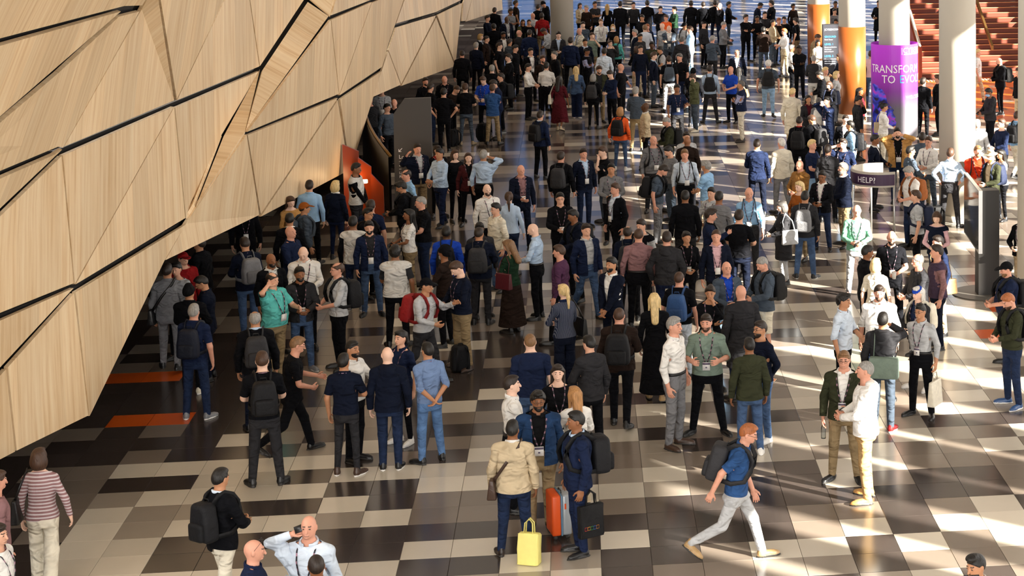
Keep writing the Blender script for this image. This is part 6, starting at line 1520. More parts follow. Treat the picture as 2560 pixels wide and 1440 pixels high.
    ('navy jumper with glasses right of the thick column', 10.09, 45.34, 1.78, -55, 'm', 'jumper:navy', 'trousers:ink', 'short:hbrown', 'p', 'pp', {'gl': 1}),
    ('sky blue shirt and cream trousers at the picture edge', 10.82, 46.81, 1.76, 150, 'm', 'shirt:skyblue', 'trousers:cream', 'short:hbrown', 'k', 'dd', {'walk': 0.7, 'bp': 'ink'}),
    ('long black coat left of the banner column, very back', 12.36, 78.92, 1.8, -30, 'm', 'coat:ink', 'trousers:ink', 'short:hblack', 't', 'pp', {}),
    ('black jacket half hidden behind the thick column', 10.21, 54.25, 1.76, -100, 'm', 'jacket:ink', 'slim:ink', 'short:hbrown', 'k', 'dd', {'wide': 1.1}),
    ('black jacket half hidden behind the purple banner', 9.71, 53.85, 1.74, 150, 'm', 'jacket:ink', 'trousers:ink', 'short:hdark', 'l', 'dd', {}),
    ('camel jacket with badge and hands raised to his head', 7.37, 44.26, 1.8, 5, 'm', 'open:camel/black', 'trousers:indigo', 'short:hblack', 'l', 'ee', {'beard': 'hblack', 'lan': 1, 'wide': 1.15, 'belly': 0.04}),
    ('slate shirt, back turned, between camel jacket and white camera holder', 7.85, 43.69, 1.76, 170, 'm', 'shirt:slate', 'trousers:khaki', 'short:hdark', 't', 'dd', {'wide': 1.05}),
    ('dazzling white shirt with glasses in front of the thick column', 7.87, 43.06, 1.76, -25, 'm', 'shirt:white', 'trousers:slate', 'short:hbrown', 'k', 'pp', {'gl': 1, 'lan': 1}),
    ('dark slate top in front of the camel jacket', 7.27, 41.92, 1.74, 120, 'm', 'jumper:slate', 'trousers:charcoal', 'short:hblack', 't', 'pp', {}),
    ('light blue shirt with hands on hips, back turned', 8.03, 41.26, 1.78, 172, 'm', 'tucked:ltblue', 'trousers:charcoal', 'short:hbrown', 'k', 'hh', {'stance': 6}),
    ('bright orange red polo with badge', 8.63, 41.23, 1.82, 10, 'm', 'polo:brick', 'shorts:ink', 'short:hlbrown', 'k', 'dp', {'lan': 1, 'bp': 'charcoal', 'wide': 1.25, 'belly': 0.08, 'beard': 'hlbrown'}),
    ('light grey jacket with grey hair behind the orange red polo', 9.52, 45.46, 1.76, 170, 'm', 'jacket:lgrey', 'trousers:slate', 'short:hgrey', 'k', 'dd', {}),
    ('dark olive jacket and straw hat', 8.84, 40.69, 1.78, -45, 'm', 'open:dolive/beige', 'trousers:navy', 'hat:beige', 'p', 'pd', {'under': 'hdark', 'bp': 'navy', 'beard': 'hginger'}),
    ('pale grey top with long black hair behind the straw hat', 9.31, 41.83, 1.62, -60, 'f', 'jumper:lgrey', 'slim:ink', 'long:hblack', 't', 'pp', {}),
    ('white polo with grey hair looking at phone', 6.82, 39.31, 1.76, -50, 'm', 'polo:white', 'trousers:indigo', 'full:hgrey', 'k', 'pp', {'bp': 'rust', 'bpn': 'tan brown', 'nod': 28, 'beard': 'hgrey', 'ph': 'R'}),
    ('light grey t-shirt with brown hair in profile', 6.46, 36.58, 1.74, -85, 'm', 'tee:lgrey', 'trousers:ink', 'short:hbrown', 'l', 'dd', {'bp': 'navy', 'shoes': 'camel'}),
    ('navy vest over pink sleeves with brown bob', 6.55, 34.9, 1.66, -10, 'f', 'vest:dnavy/pink', 'trousers:indigo', 'bob:hbrown', 'p', 'pp', {'nod': 22}),
    ('green jumper with sunlit bald head near the help desk', 5.08, 35.21, 1.76, 0, 'm', 'jumper:green', 'trousers:lgrey', 'none', 'k', 'pp', {'gl': 1, 'lan': 1, 'ph': 'L'}),
    ('black jacket over white at the picture edge by the kiosk', 8.11, 34.64, 1.66, -30, 'f', 'open:ink/white', 'trousers:beige', 'bob:hbrown', 'p', 'pp', {'lan': 1}),
    ('black polo with glasses holding a coffee cup', 5.3, 32.56, 1.8, 5, 'm', 'polo:ink', 'trousers:ink', 'none', 'k', 'pd', {'gl': 1, 'lan': 1, 'cup': 'L', 'beard': 'hdark'}),
    ('charcoal jumper with balding grey head in profile', 5.48, 30.83, 1.76, -65, 'm', 'jumper:charcoal', 'trousers:charcoal', 'fringe:hgrey', 'k', 'pp', {'gl': 1, 'lan': 2, 'wide': 1.1, 'belly': 0.05}),
    ('purple vest over mauve sleeves', 5.89, 31.37, 1.78, -80, 'm', 'vest:purple/mauve', 'trousers:dnavy', 'short:hdark', 'k', 'dd', {'lan': 2}),
    ('navy jacket behind the purple vest', 6.07, 32.22, 1.76, -60, 'm', 'jacket:navy', 'trousers:beige', 'short:hdark', 'k', 'dd', {'bag': 'tan:L:sling'}),
    ('navy polo and black cap with long beard', 6.81, 30.13, 1.74, -70, 'm', 'polo:navy', 'shorts:ink', 'cap:black', 'k', 'pp', {'beard': 'hlbrown', 'under': 'hdark', 'wide': 1.15, 'belly': 0.06, 'nod': 15, 'bp': 'ink'}),
    ('dark olive shirt with beard and bright blue shoes', 6.38, 27.93, 1.78, -60, 'm', 'shirt:dolive', 'trousers:indigo', 'short:hginger', 'k', 'pp', {'beard': 'hbrown', 'nod': 32, 'lan': 2, 'bp': 'black', 'shoes': 'blue/w'}),
    ('pale blue shirt with curly black hair in profile', 3.88, 28.37, 1.74, 70, 'm', 'rolled:paleblue', 'trousers:ink', 'full:hblack', 't', 'pd', {}),
    ('brilliant white shirt with dark beard', 4.47, 28.63, 1.8, -10, 'm', 'rolled:white', 'trousers:indigo', 'quiff:hdark', 'k', 'dd', {'beard': 'hbrown', 'wide': 1.15, 'belly': 0.05}),
    ('charcoal jacket and blue headband with white blond hair', 5.15, 29.04, 1.64, -40, 'f', 'open:charcoal/navy', 'slim:charcoal', 'long:hwhite', 'p', 'pp', {'bp': 'cream', 'shoes': 'white', 'lan': 1}),
    ('light grey shirt with glasses swinging one arm', 4.94, 27.63, 1.72, -25, 'm', 'tucked:lgrey', 'trousers:ink', 'short:hblack', 't', 'dB', {'gl': 1, 'lan': 1, 'bag': 'cream:L:hand'}),
    ('charcoal hoodie with green messenger bag', 4.27, 27.03, 1.76, 170, 'm', 'hoodie:charcoal', 'trousers:slate', 'short:hblack', 't', 'du', {'bag': 'sage:R:back', 'shoes': 'red/w'}),
    ('black polo with hand at chin, back half turned', 4.73, 31.71, 1.74, 110, 'm', 'polo:ink', 'trousers:ink', 'short:hblack', 'b', 'cd', {'lan': 2}),
    ('cream top with fair bob lit by the sun', 4.8, 31.06, 1.66, 165, 'f', 'polo:cream', 'slim:khaki', 'bob:hfair', 'p', 'dd', {}),
    ('grey jumper with bald head and badge', 1.66, 44.16, 1.78, 15, 'm', 'jumper:grey', 'trousers:charcoal', 'none', 'k', 'dd', {'lan': 1, 'bp': 'ink', 'wide': 1.15, 'belly': 0.06}),
    ('grey jumper with black hair looking down', 1.98, 42.9, 1.74, -60, 'm', 'jumper:grey', 'trousers:slate', 'short:hblack', 'l', 'pp', {'nod': 25}),
    ('slate t-shirt and patterned grey trousers bowing his head', 1.58, 40.41, 1.78, 80, 'm', 'tee:slate', 'trousers:grey', 'short:hdark', 'k', 'kd', {'bp': 'ink', 'nod': 38, 'lean': 8}),
    ('black jacket and charcoal pack walking away', -0.44, 42.27, 1.78, 160, 'm', 'jacket:ink', 'trousers:ink', 'short:hdark', 'k', 'dd', {'bp': 'charcoal', 'walk': 0.4}),
    ('dark navy blazer over pale blue with badge and jeans', 0.05, 42.57, 1.78, 25, 'm', 'blazer:dnavy/ltblue', 'trousers:indigo', 'short:hdark', 'k', 'dd', {'lan': 1}),
    ('dark t-shirt with hand at chin in profile', 0.5, 42.94, 1.76, -70, 'm', 'tee:ink', 'trousers:slate', 'short:hbrown', 'p', 'cp', {'nod': 12}),
    ('grey shirt with badge behind the striding pale shirt', 0.62, 40.71, 1.74, 0, 'm', 'shirt:grey', 'trousers:ink', 'short:hblack', 't', 'pp', {'lan': 1}),
    ('black jacket over pale blue striding past', 0.66, 38.33, 1.76, -50, 'm', 'open:ink/paleblue', 'trousers:ink', 'short:hbrown', 'k', 'dd', {'lan': 1, 'walk': 0.6}),
    ('black open shirt with glasses and badge', -0.42, 37.37, 1.76, 5, 'm', 'open:ink/black', 'trousers:ink', 'short:hblack', 'l', 'dp', {'lan': 1, 'gl': 1}),
    ('dark navy hoodie with red trim beside the glasses wearer', -0.15, 35.75, 1.74, -60, 'm', 'hoodie:dnavy', 'trousers:ink', 'short:hblack', 'b', 'pp', {'bp': 'ink', 'nod': 12}),
    ('black suit, back turned, with coat over arm', 1.98, 37.07, 1.78, 178, 'm', 'jacket:ink', 'trousers:charcoal', 'short:hblack', 'b', 'dd', {'wide': 1.1}),
    ('light grey shirt with sunlit face behind the black suit', 2.53, 37.66, 1.72, -30, 'm', 'shirt:lgrey', 'trousers:ink', 'short:hblack', 'l', 'pp', {'lan': 1}),
    ('grey jumper, back turned, in the sunlit middle', 2.64, 36.98, 1.76, 165, 'm', 'jumper:grey', 'trousers:ink', 'short:hblack', 'b', 'dd', {'lan': 2}),
    ('navy jacket pointing with outstretched arm', 2.35, 35.25, 1.76, 80, 'm', 'blazer:navy/black', 'trousers:ink', 'full:hdark', 'k', 'dr', {}),
    ('plain black t-shirt, back turned, in the middle', 2.86, 34.95, 1.78, 160, 'm', 'tee:ink', 'trousers:dnavy', 'short:hdark', 'l', 'pp', {'wide': 1.1}),
    ('sky blue shirt with sunlit bald head and badge', 3.23, 37.1, 1.8, 0, 'm', 'tucked:skyblue', 'trousers:charcoal', 'none', 'k', 'dd', {'lan': 1, 'bp': 'slate', 'walk': 0.3}),
    ('navy jacket over pink shirt striding forward', 2.32, 33.35, 1.76, 10, 'm', 'open:dnavy/pink', 'trousers:ink', 'buzz:hbrown', 'k', 'dd', {'lan': 1, 'walk': 0.5}),
    ('slate jacket over royal blue with bald head', 2.32, 30.94, 1.72, 20, 'm', 'open:slate/royal', 'trousers:ltdenim', 'none', 'k', 'pp', {'lan': 1}),
    ('slate jacket and cream shorts looking down', 2.94, 31.08, 1.76, -60, 'm', 'jacket:slate', 'shorts:cream', 'buzz:hgrey', 'k', 'pp', {'bp': 'black', 'nod': 28}),
    ('rust red scarf with sunlit fair hair', 4.39, 38.51, 1.64, -40, 'f', 'jumper:rust', 'slim:khaki', 'long:hfair', 'p', 'pp', {}),
    ('charcoal jacket and blue jeans with hood at neck', 4.3, 36.86, 1.74, 170, 'm', 'jacket:charcoal', 'trousers:denim', 'short:hblack', 't', 'dd', {'bp': 'grey', 'shoes': 'black/w'}),
    ('charcoal coat with silver shoulder bag', 3.83, 36.5, 1.64, -70, 'f', 'coat:charcoal', 'slim:lgrey', 'bob:hsalt', 'p', 'pp', {'bag': 'silver:L:shoulder', 'nod': 18, 'ph': 'R'}),
    ('plum jumper striding past', -0.4, 32.64, 1.74, -110, 'm', 'jumper:plum', 'trousers:ink', 'short:hbrown', 'k', 'dd', {'walk': 0.5}),
    ('navy jacket over pale grey striding forward', 0.06, 34.33, 1.76, 30, 'm', 'open:navy/lgrey', 'trousers:denim', 'short:hdark', 'l', 'dd', {'walk': 0.6}),
    ('dark navy suit with white collar and clasped hands', 0.45, 31.27, 1.78, -40, 'm', 'blazer:dnavy/white', 'trousers:dnavy', 'short:hblack', 't', 'ff', {'beard': 'hblack'}),
    ('dark navy jacket with balding crown, back turned', 0.8, 34.08, 1.72, 175, 'm', 'jacket:dnavy', 'trousers:ink', 'fringe:hdark', 't', 'dd', {'bp': 'charcoal'}),
    ('black vest over grey sleeves behind the mauve shirt', 1.06, 34.6, 1.74, -30, 'm', 'vest:ink/lgrey', 'trousers:ink', 'short:hdark', 'l', 'dd', {}),
    ('mauve shirt and black trousers, back turned', 0.96, 33.51, 1.78, 176, 'm', 'tucked:mauve', 'trousers:ink', 'buzz:hbrown', 'k', 'dd', {'wide': 1.15, 'lan': 2}),
    ('charcoal grey hoodie, back turned, beside the mauve shirt', 1.44, 33.19, 1.78, 170, 'm', 'hoodie:charcoal', 'trousers:navy', 'short:hdark', 'k', 'kk', {'wide': 1.1}),
    ('black jacket with badge and tied black hair', 1.82, 33.75, 1.66, 15, 'f', 'open:ink/black', 'slim:ink', 'bun:hblack', 't', 'pp', {'lan': 1}),
    ('black t-shirt and very pale jeans', 1.52, 30.3, 1.72, 165, 'm', 'tee:ink', 'trousers:paleblue', 'buzz:hbrown', 'k', 'kd', {'bp': 'blue', 'bpn': 'denim blue'}),
    ('black jumper with small green logo and hand at mouth', 1.94, 29.49, 1.68, -5, 'f', 'jumper:ink', 'slim:ink', 'bun:hdark', 't', 'cx', {'lan': 1}),
    ('charcoal overcoat with bald head, back half turned', 2.38, 28.9, 1.8, -160, 'm', 'coat:charcoal', 'trousers:navy', 'none', 'k', 'dd', {'wide': 1.1}),
    ('brown coat and dark jeans walking away', 0.5, 27.8, 1.78, 170, 'm', 'jacket:dbrown', 'trousers:ink', 'buzz:hbrown', 'k', 'dp', {'bp': 'ink', 'walk': 0.35, 'wide': 1.1}),
    ('black jacket and long skirt with long fair hair', 1.07, 29.06, 1.68, 172, 'f', 'jacket:ink', 'skirt:ink', 'long:hfair', 'p', 'dd', {'walk': 0.3, 'shoes': 'tan'}),
    ('dark navy suit with bald head and badge walking', -1.27, 40.69, 1.78, 15, 'm', 'open:dnavy/mauve', 'trousers:dnavy', 'none', 'k', 'dp', {'lan': 1, 'walk': 0.4}),
    ('white shirt with bald head and brown beard', -1.86, 38.44, 1.78, 15, 'm', 'shirt:white', 'trousers:ink', 'none', 'p', 'dd', {'beard': 'hbrown', 'lan': 1, 'wide': 1.05}),
    ('cream rain jacket with glasses and black hair', -1.63, 36.7, 1.72, -55, 'm', 'jacket:cream', 'trousers:denim', 'short:hblack', 'l', 'dd', {'gl': 1}),
    ('light blue checked shirt with brown ponytail', -1.42, 38.07, 1.68, 170, 'f', 'shirt:ltblue', 'slim:indigo', 'pony:hbrown', 'p', 'dd', {'pat': 'plaid'}),
    ('charcoal jacket with red lanyard facing the dark backpack', -1.83, 34.77, 1.74, 20, 'm', 'jacket:charcoal', 'trousers:ink', 'short:hblack', 'd', 'dd', {}),
    ('dark navy jacket with charcoal pack, back turned', -1.82, 34.2, 1.76, 170, 'm', 'jacket:dnavy', 'trousers:charcoal', 'buzz:hdark', 't', 'pp', {'bp': 'charcoal', 'lan': 2}),
    ('dark green top and long brown skirt', -1.26, 33.56, 1.66, -130, 'f', 'jumper:dgreen', 'skirt:dbrown', 'long:hlbrown', 'l', 'pp', {'bag': 'burgundy:L:shoulder', 'nod': 20}),
    ('pale blue shirt and black trousers with bald head', -0.84, 34.44, 1.76, -105, 'm', 'tucked:ltblue', 'trousers:ink', 'none', 'p', 'pp', {'nod': 24, 'shoes': 'black'}),
    ('black polo with grey hair and glasses', -3.05, 37.27, 1.78, -75, 'm', 'polo:ink', 'trousers:indigo', 'buzz:hgrey', 'k', 'pp', {'gl': 1, 'wide': 1.1, 'belly': 0.04}),
    ('white t-shirt and khaki wide trousers', -3.27, 36.68, 1.66, -80, 'f', 'tee:white', 'wide:khaki', 'long:hblack', 'b', 'pp', {'ph': 'R', 'lan': 1}),
    ('navy t-shirt, back turned, by the foyer stair', -4.01, 37.2, 1.76, 170, 'm', 'tee:navy', 'trousers:navy', 'short:hdark', 'l', 'pd', {}),
    ('black polo with glasses beside the white vests', -4.01, 36.61, 1.72, 60, 'm', 'polo:ink', 'trousers:ink', 'quiff:hblack', 't', 'pp', {'gl': 1, 'bp': 'ink'}),
    ('navy jacket with beard and badge behind the white vest', -3.82, 35.15, 1.76, 0, 'm', 'open:navy/charcoal', 'trousers:denim', 'short:hblack', 'l', 'dd', {'lan': 1, 'beard': 'hblack'}),
    ('white vest over black sleeves, back turned', -4.16, 35.61, 1.76, 165, 'm', 'vest:white2/ink', 'trousers:indigo', 'short:hblack', 'b', 'dp', {'lan': 2, 'shoes': 'grey/w'}),
    ('white vest over short grey sleeves, back turned', -3.16, 32.89, 1.76, 176, 'm', 'vest:white2/charcoal', 'trousers:ink', 'full:hblack', 'b', 'pd', {'short': 1, 'wide': 1.1}),
    ('royal blue jacket with black backpack straps', -2.41, 34.51, 1.74, 170, 'm', 'jacket:royal', 'trousers:ink', 'short:hblack', 'd', 'dd', {'bp': 'black'}),
    ('dark brown jumper and black turban', -2.35, 32.79, 1.74, -120, 'm', 'jumper:dbrown', 'trousers:ink', 'turban:ink', 'b', 'pp', {'beard': 'hgrey'}),
    ('dark navy jumper and khaki trousers reading a phone', -1.99, 31.33, 1.82, -60, 'm', 'jumper:dnavy', 'trousers:khaki', 'short:hbrown', 'p', 'pp', {'nod': 34, 'ph': 'R', 'shoes': 'brown', 'wide': 1.05, 'lan': 1}),
    ('patterned grey jumper with red backpack striding', -2.53, 30.52, 1.74, 60, 'm', 'jumper:lgrey', 'trousers:charcoal', 'cap:ink', 't', 'rp', {'bp': 'red', 'walk': 0.6, 'under': 'hblack', 'lean': 8}),
    ('navy checked shirt with fair ponytail', -0.32, 29.81, 1.7, -150, 'f', 'shirt:navy', 'wide:dnavy', 'pony:hfair', 'p', 'pp', {'pat': 'plaid', 'bag': 'black:R:shoulder'}),
    ('dark navy blazer waving in front of the charcoal sign', -3.66, 43.94, 1.78, 20, 'm', 'blazer:dnavy/lgrey', 'trousers:khaki', 'short:hdark', 'k', 'dw', {'lan': 1, 'wide': 1.1}),
    ('black jacket over red patterned top', -3.25, 44.34, 1.66, 10, 'f', 'open:ink/red', 'slim:ink', 'long:hdark', 'p', 'dd', {'lan': 1}),
    ('light blue shirt moving past the red patterned top', -3.12, 43.1, 1.78, -50, 'm', 'shirt:ltblue', 'trousers:navy', 'short:hblack', 't', 'pp', {'walk': 0.3}),
    ('black top with brown bob between the blue shirts', -2.82, 43.67, 1.66, 30, 'f', 'jumper:ink', 'slim:ink', 'bob:hbrown', 'p', 'dd', {}),
    ('maroon jacket with brown hair', -2.5, 43.19, 1.66, 10, 'f', 'blazer:maroon/black', 'slim:ink', 'long:hbrown', 'p', 'dd', {'lan': 1}),
    ('light blue shirt drinking, back turned', -2.14, 42.74, 1.78, 160, 'm', 'tucked:ltblue', 'trousers:ink', 'short:hgrey', 't', 'de', {'cup': 'R', 'wide': 1.1}),
    ('sky blue shirt with balding head in front of the sign', -3.61, 40.56, 1.76, -65, 'm', 'shirt:skyblue', 'trousers:navy', 'fringe:hdark', 'k', 'dd', {}),
    ('black jacket with black hair reading a phone', -3.6, 39.41, 1.72, -100, 'm', 'jacket:ink', 'trousers:ink', 'full:hblack', 't', 'pp', {'bp': 'ink', 'ph': 'R', 'nod': 24}),
    ('white vest over black sleeves by the stair lamp', -4.75, 41.37, 1.8, 70, 'm', 'vest:white2/ink', 'trousers:charcoal', 'short:hblack', 'b', 'ff', {}),
    ('dark navy jacket with fair bob and black handbag', -5.02, 40.08, 1.66, 150, 'f', 'jacket:dnavy/white', 'slim:navy', 'bob:hfair', 'p', 'dd', {'bag': 'black:R:hand'}),
    ('charcoal jumper behind the stair balustrade', -5.61, 52.73, 1.74, 20, 'm', 'jumper:charcoal', 'trousers:ink', 'short:hgrey', 'k', 'dd', {}),
    ('slate top with black hair behind the balustrade', -5.03, 51.37, 1.7, 40, 'm', 'jumper:slate', 'trousers:ink', 'short:hblack', 'l', 'dd', {}),
    ('black jacket with bald head behind the charcoal sign', -4.9, 52.0, 1.74, -20, 'm', 'jacket:ink', 'trousers:ink', 'none', 'k', 'dd', {}),
    ('light grey jumper with badge beneath the timber edge', -5.5, 54.78, 1.74, 0, 'm', 'jumper:lgrey', 'trousers:slate', 'short:hdark', 'l', 'dd', {'lan': 1}),
    ('blue checked shirt beneath the timber wall', -5.49, 39.71, 1.74, 170, 'm', 'shirt:skyblue', 'trousers:ink', 'short:hdark', 'l', 'dd', {'pat': 'plaid'}),
    ('peach top with long brown hair under the timber wall', -5.69, 38.49, 1.66, 20, 'f', 'jumper:camel', 'slim:ink', 'long:hbrown', 'p', 'pp', {'nod': 20}),
    ('slate jumper and peach cap', -5.29, 37.49, 1.7, 100, 'm', 'jumper:slate', 'trousers:ink', 'cap:rust', 't', 'dd', {'bp': 'slate', 'under': 'hblack', 'shoes': 'white'}),
    ('black suit with white collar under the timber wall', -5.38, 36.18, 1.74, 175, 'm', 'jacket:ink/white', 'trousers:ink', 'short:hblack', 't', 'dd', {}),
    ('navy suit with bald head moving under the timber wall', -5.17, 34.86, 1.76, 60, 'm', 'jacket:navy', 'trousers:navy', 'none', 'k', 'pp', {'walk': 0.3}),
    ('black top with white badge half hidden by the timber wall', -6.42, 37.59, 1.78, 0, 'm', 'open:ink/black', 'trousers:ink', 'short:hdark', 'l', 'dd', {'lan': 1}),
    ('bulky black jacket under the timber wall', -6.61, 34.06, 1.78, -120, 'm', 'jacket:ink', 'trousers:ink', 'short:hdark', 't', 'dd', {'wide': 1.2}),
    ('navy jacket and jeans with grey backpack', -5.79, 33.89, 1.78, -160, 'm', 'jacket:dnavy', 'trousers:denim', 'short:hdark', 't', 'pp', {'bp': 'grey', 'lan': 2, 'nod': 15}),
    ('black suit over white with shaved head', -5.18, 32.67, 1.74, 20, 'm', 'blazer:ink/white', 'trousers:ink', 'none', 'b', 'dd', {'beard': 'hblack'}),
    ('white shirt looking down with shaved head', -4.69, 32.98, 1.8, 0, 'm', 'shirt:white', 'trousers:ink', 'none', 'p', 'pp', {'lan': 1, 'nod': 30, 'wide': 1.15}),
    ('charcoal padded vest with black beard and badge', -4.56, 31.55, 1.74, 10, 'm', 'open:charcoal/black', 'trousers:denim', 'short:hblack', 'b', 'pp', {'beard': 'hblack', 'lan': 1, 'shoes': 'grey/w'}),
    ('teal shirt with one hand raised to his ear', -4.92, 31.09, 1.76, 40, 'm', 'polo:teal', 'trousers:khaki', 'fringe:hdark', 'l', 'ge', {'lan': 1, 'belly': 0.06, 'wide': 1.1}),
    ('light grey shirt with glasses talking to the teal shirt', -3.98, 31.58, 1.78, -70, 'm', 'rolled:lgrey', 'trousers:ink', 'fringe:hbrown', 'k', 'pp', {'gl': 1, 'bp': 'ink'}),
    ('grey blazer with black satchel', -6.72, 31.98, 1.78, 165, 'm', 'jacket:grey', 'trousers:grey', 'short:hdark', 't', 'dd', {'walk': 0.4, 'bag': 'black:L:sling'}),
    ('red hood half hidden behind the grey blazer', -6.69, 33.14, 1.72, 20, 'm', 'hoodie:red', 'trousers:ink', 'cap:red', 'l', 'dd', {'under': 'hdark'}),
    ('light grey top with tied black hair under the wall', -6.69, 32.56, 1.66, -20, 'f', 'jumper:lgrey', 'slim:ink', 'bun:hblack', 'l', 'pp', {}),
    ('dark navy jacket looking down with glasses', -6.01, 31.3, 1.72, -100, 'm', 'jacket:dnavy', 'trousers:dnavy', 'short:hblack', 't', 'pp', {'nod': 28, 'gl': 1}),
    ('black jacket and beanie, back turned', -6.1, 30.53, 1.74, 160, 'm', 'jacket:ink', 'trousers:ink', 'beanie:black', 't', 'pp', {'wide': 1.1, 'shoes': 'cream'}),
    ('navy polo and jeans with silver grey hair', -5.78, 29.14, 1.76, 160, 'm', 'polo:navy', 'trousers:indigo', 'short:hgrey', 'k', 'pd', {'bp': 'dnavy', 'bpn': 'dark navy', 'shoes': 'grey/w'}),
    ('dark suit with grey backpack and balding crown', -4.77, 28.44, 1.78, 176, 'm', 'jacket:ink/ltblue', 'trousers:dnavy', 'fringe:hgrey', 't', 'dd', {'bp': 'charcoal'}),
    ('black t-shirt and charcoal jeans, back turned', -4.28, 25.91, 1.84, 178, 'm', 'tee:ink', 'trousers:charcoal', 'short:hbrown', 'p', 'pp', {'bp': 'ink', 'lan': 2, 'shoes': 'black'}),
    ('black t-shirt hurrying past with arms out', -4.09, 27.14, 1.76, 95, 'm', 'tee:ink', 'trousers:ink', 'short:hlbrown', 'k', 'gp', {'walk': 0.9, 'lean': 10, 'gl': 1}),
    ('dark navy polo and charcoal jeans, back turned', -3.24, 26.17, 1.7, 160, 'm', 'polo:dnavy', 'slim:charcoal', 'short:hblack', 't', 'dp', {'lan': 2, 'shoes': 'brown/w'}),
    ('white shirt hidden behind the dark navy polo', -3.2, 26.75, 1.72, 50, 'm', 'shirt:white', 'trousers:ink', 'short:hblack', 't', 'gd', {'beard': 'hblack'}),
    ('dark navy hoodie with bald head, back turned', -2.68, 26.33, 1.72, 174, 'm', 'hoodie:dnavy', 'trousers:indigo', 'none', 'p', 'dd', {'lan': 2, 'shoes': 'black/w', 'wide': 1.05}),
    ('navy polo with black ponytail', -2.61, 27.46, 1.66, -45, 'f', 'polo:navy', 'slim:ink', 'pony:hblack', 'l', 'dd', {'lan': 1, 'shoes': 'white'}),
    ('blue shirt and jeans with hands behind his back', -2.16, 26.57, 1.7, -150, 'm', 'rolled:chambray', 'trousers:mdenim', 'short:hblack', 't', 'bb', {'lan': 2}),
    ('navy t-shirt with cropped fair hair, back turned', -0.75, 26.5, 1.78, 176, 'm', 'tee:navy', 'trousers:denim', 'buzz:hlbrown', 'p', 'dd', {'lan': 2, 'wide': 1.1}),
    ('charcoal suit jacket with black hair, back half turned', 0.06, 26.44, 1.74, -150, 'm', 'jacket:charcoal', 'trousers:ink', 'short:hblack', 'l', 'pd', {}),
    ('black jumper with long dark hair in the front group', -0.37, 25.24, 1.68, 5, 'f', 'jumper:ink', 'slim:ink', 'long:hdark', 'p', 'dd', {'lan': 1}),
    ('crisp white shirt in profile in the front group', -0.94, 24.45, 1.78, 95, 'm', 'tucked:white', 'trousers:ink', 'short:hdark', 'p', 'pp', {'lan': 2}),
    ('blue denim shirt with glasses and black beard', -0.6, 23.68, 1.78, 0, 'm', 'open:dkdenim/black', 'trousers:khaki', 'full:hblack', 'b', 'dd', {'beard': 'hblack', 'gl': 1, 'wide': 1.15, 'lan': 1}),
    ('white jumper with long coppery hair', -0.14, 24.24, 1.66, -160, 'f', 'jumper:white', 'slim:beige', 'long:hred', 'p', 'pp', {}),
    ('beige blazer with brown satchel, back turned', -0.89, 22.85, 1.68, 172, 'm', 'jacket:beige/white', 'trousers:indigo', 'short:hblack', 'b', 'dd', {'bag': 'brown:L:sling', 'wide': 1.1, 'shoes': 'dbrown'}),
    ('navy suit with black backpack in profile', -0.13, 22.76, 1.78, -75, 'm', 'jacket:navy/ltblue', 'trousers:navy', 'short:hblack', 'b', 'dd', {'bp': 'ink', 'wide': 1.1}),
    ('white shirt and grey trousers with grey hair, sunlit', 1.25, 26.71, 1.9, 60, 'm', 'tucked:white', 'trousers:grey', 'short:hgrey', 'k', 'kd', {'shoes': 'brown', 'stance': 2, 'lan': 2}),
    ('green shirt with moustache gesturing with both hands', 1.74, 27.22, 1.8, -5, 'm', 'rolled:sage', 'trousers:ink', 'short:hdark', 'k', 'gg', {'lan': 1, 'beard': 'hbrown', 'wide': 1.15, 'stance': 8}),
    ('dark navy jumper and jeans with glasses', 2.47, 26.82, 1.76, -50, 'm', 'jumper:dnavy', 'trousers:denim', 'short:hdark', 't', 'bb', {'gl': 1, 'beard': 'hdark', 'shoes': 'white', 'wide': 1.05}),
    ('olive jacket and jeans, back turned', 2.26, 26.22, 1.68, -165, 'm', 'jacket:dolive', 'trousers:denim', 'short:hblack', 'b', 'dd', {'shoes': 'white'}),
    ('dark olive blazer over white holding a bottle', 3.41, 24.92, 1.8, -10, 'm', 'blazer:dolive/white', 'trousers:khaki', 'short:hlbrown', 'k', 'pd', {'gl': 1, 'lan': 1, 'ph': 'L', 'wide': 1.05}),
    ('dazzling white rain jacket and beige cargo trousers', 3.58, 24.14, 1.86, -95, 'm', 'hoodie:white', 'trousers:tan', 'buzz:hgrey', 'k', 'pp', {'shoes': 'camel', 'wide': 1.1}),
    ('blue polo and pale grey trousers rushing past', 1.75, 22.23, 1.78, 85, 'm', 'polo:blue', 'trousers:lgrey', 'short:hginger', 'k', 'FB', {'walk': 1, 'lean': 16, 'bp': 'charcoal', 'shoes': 'tan', 'gl': 1}),
    ('striped multicolour top and cream trousers walking', -6.26, 22.57, 1.68, 165, 'f', 'jumper:mauve', 'wide:cream', 'bob:hbrown', 'p', 'do', {'pat': 'stripe', 'bag': 'black:L:shoulder', 'walk': 0.4}),
    ('black blazer and cream trousers hurrying past', -4.03, 21.37, 1.74, 130, 'm', 'jacket:ink/paleblue', 'trousers:cream', 'short:hblack', 't', 'pp', {'bp': 'ink', 'walk': 0.6}),
    ('navy polo with glasses pushed up on his bald head', -3.3, 19.03, 1.74, 80, 'm', 'polo:navy', 'trousers:navy', 'none', 'k', 'dd', {}),
    ('pale blue shirt talking on a phone', -2.83, 19.46, 1.8, -20, 'm', 'shirt:paleblue', 'trousers:navy', 'none', 'k', 'de', {'lan': 1, 'ph': 'R', 'wide': 1.1}),
    ('dark clothes with only the cropped head showing', -2.63, 18.57, 1.72, 178, 'm', 'tee:ink', 'trousers:ink', 'buzz:hdark', 'b', 'dd', {}),
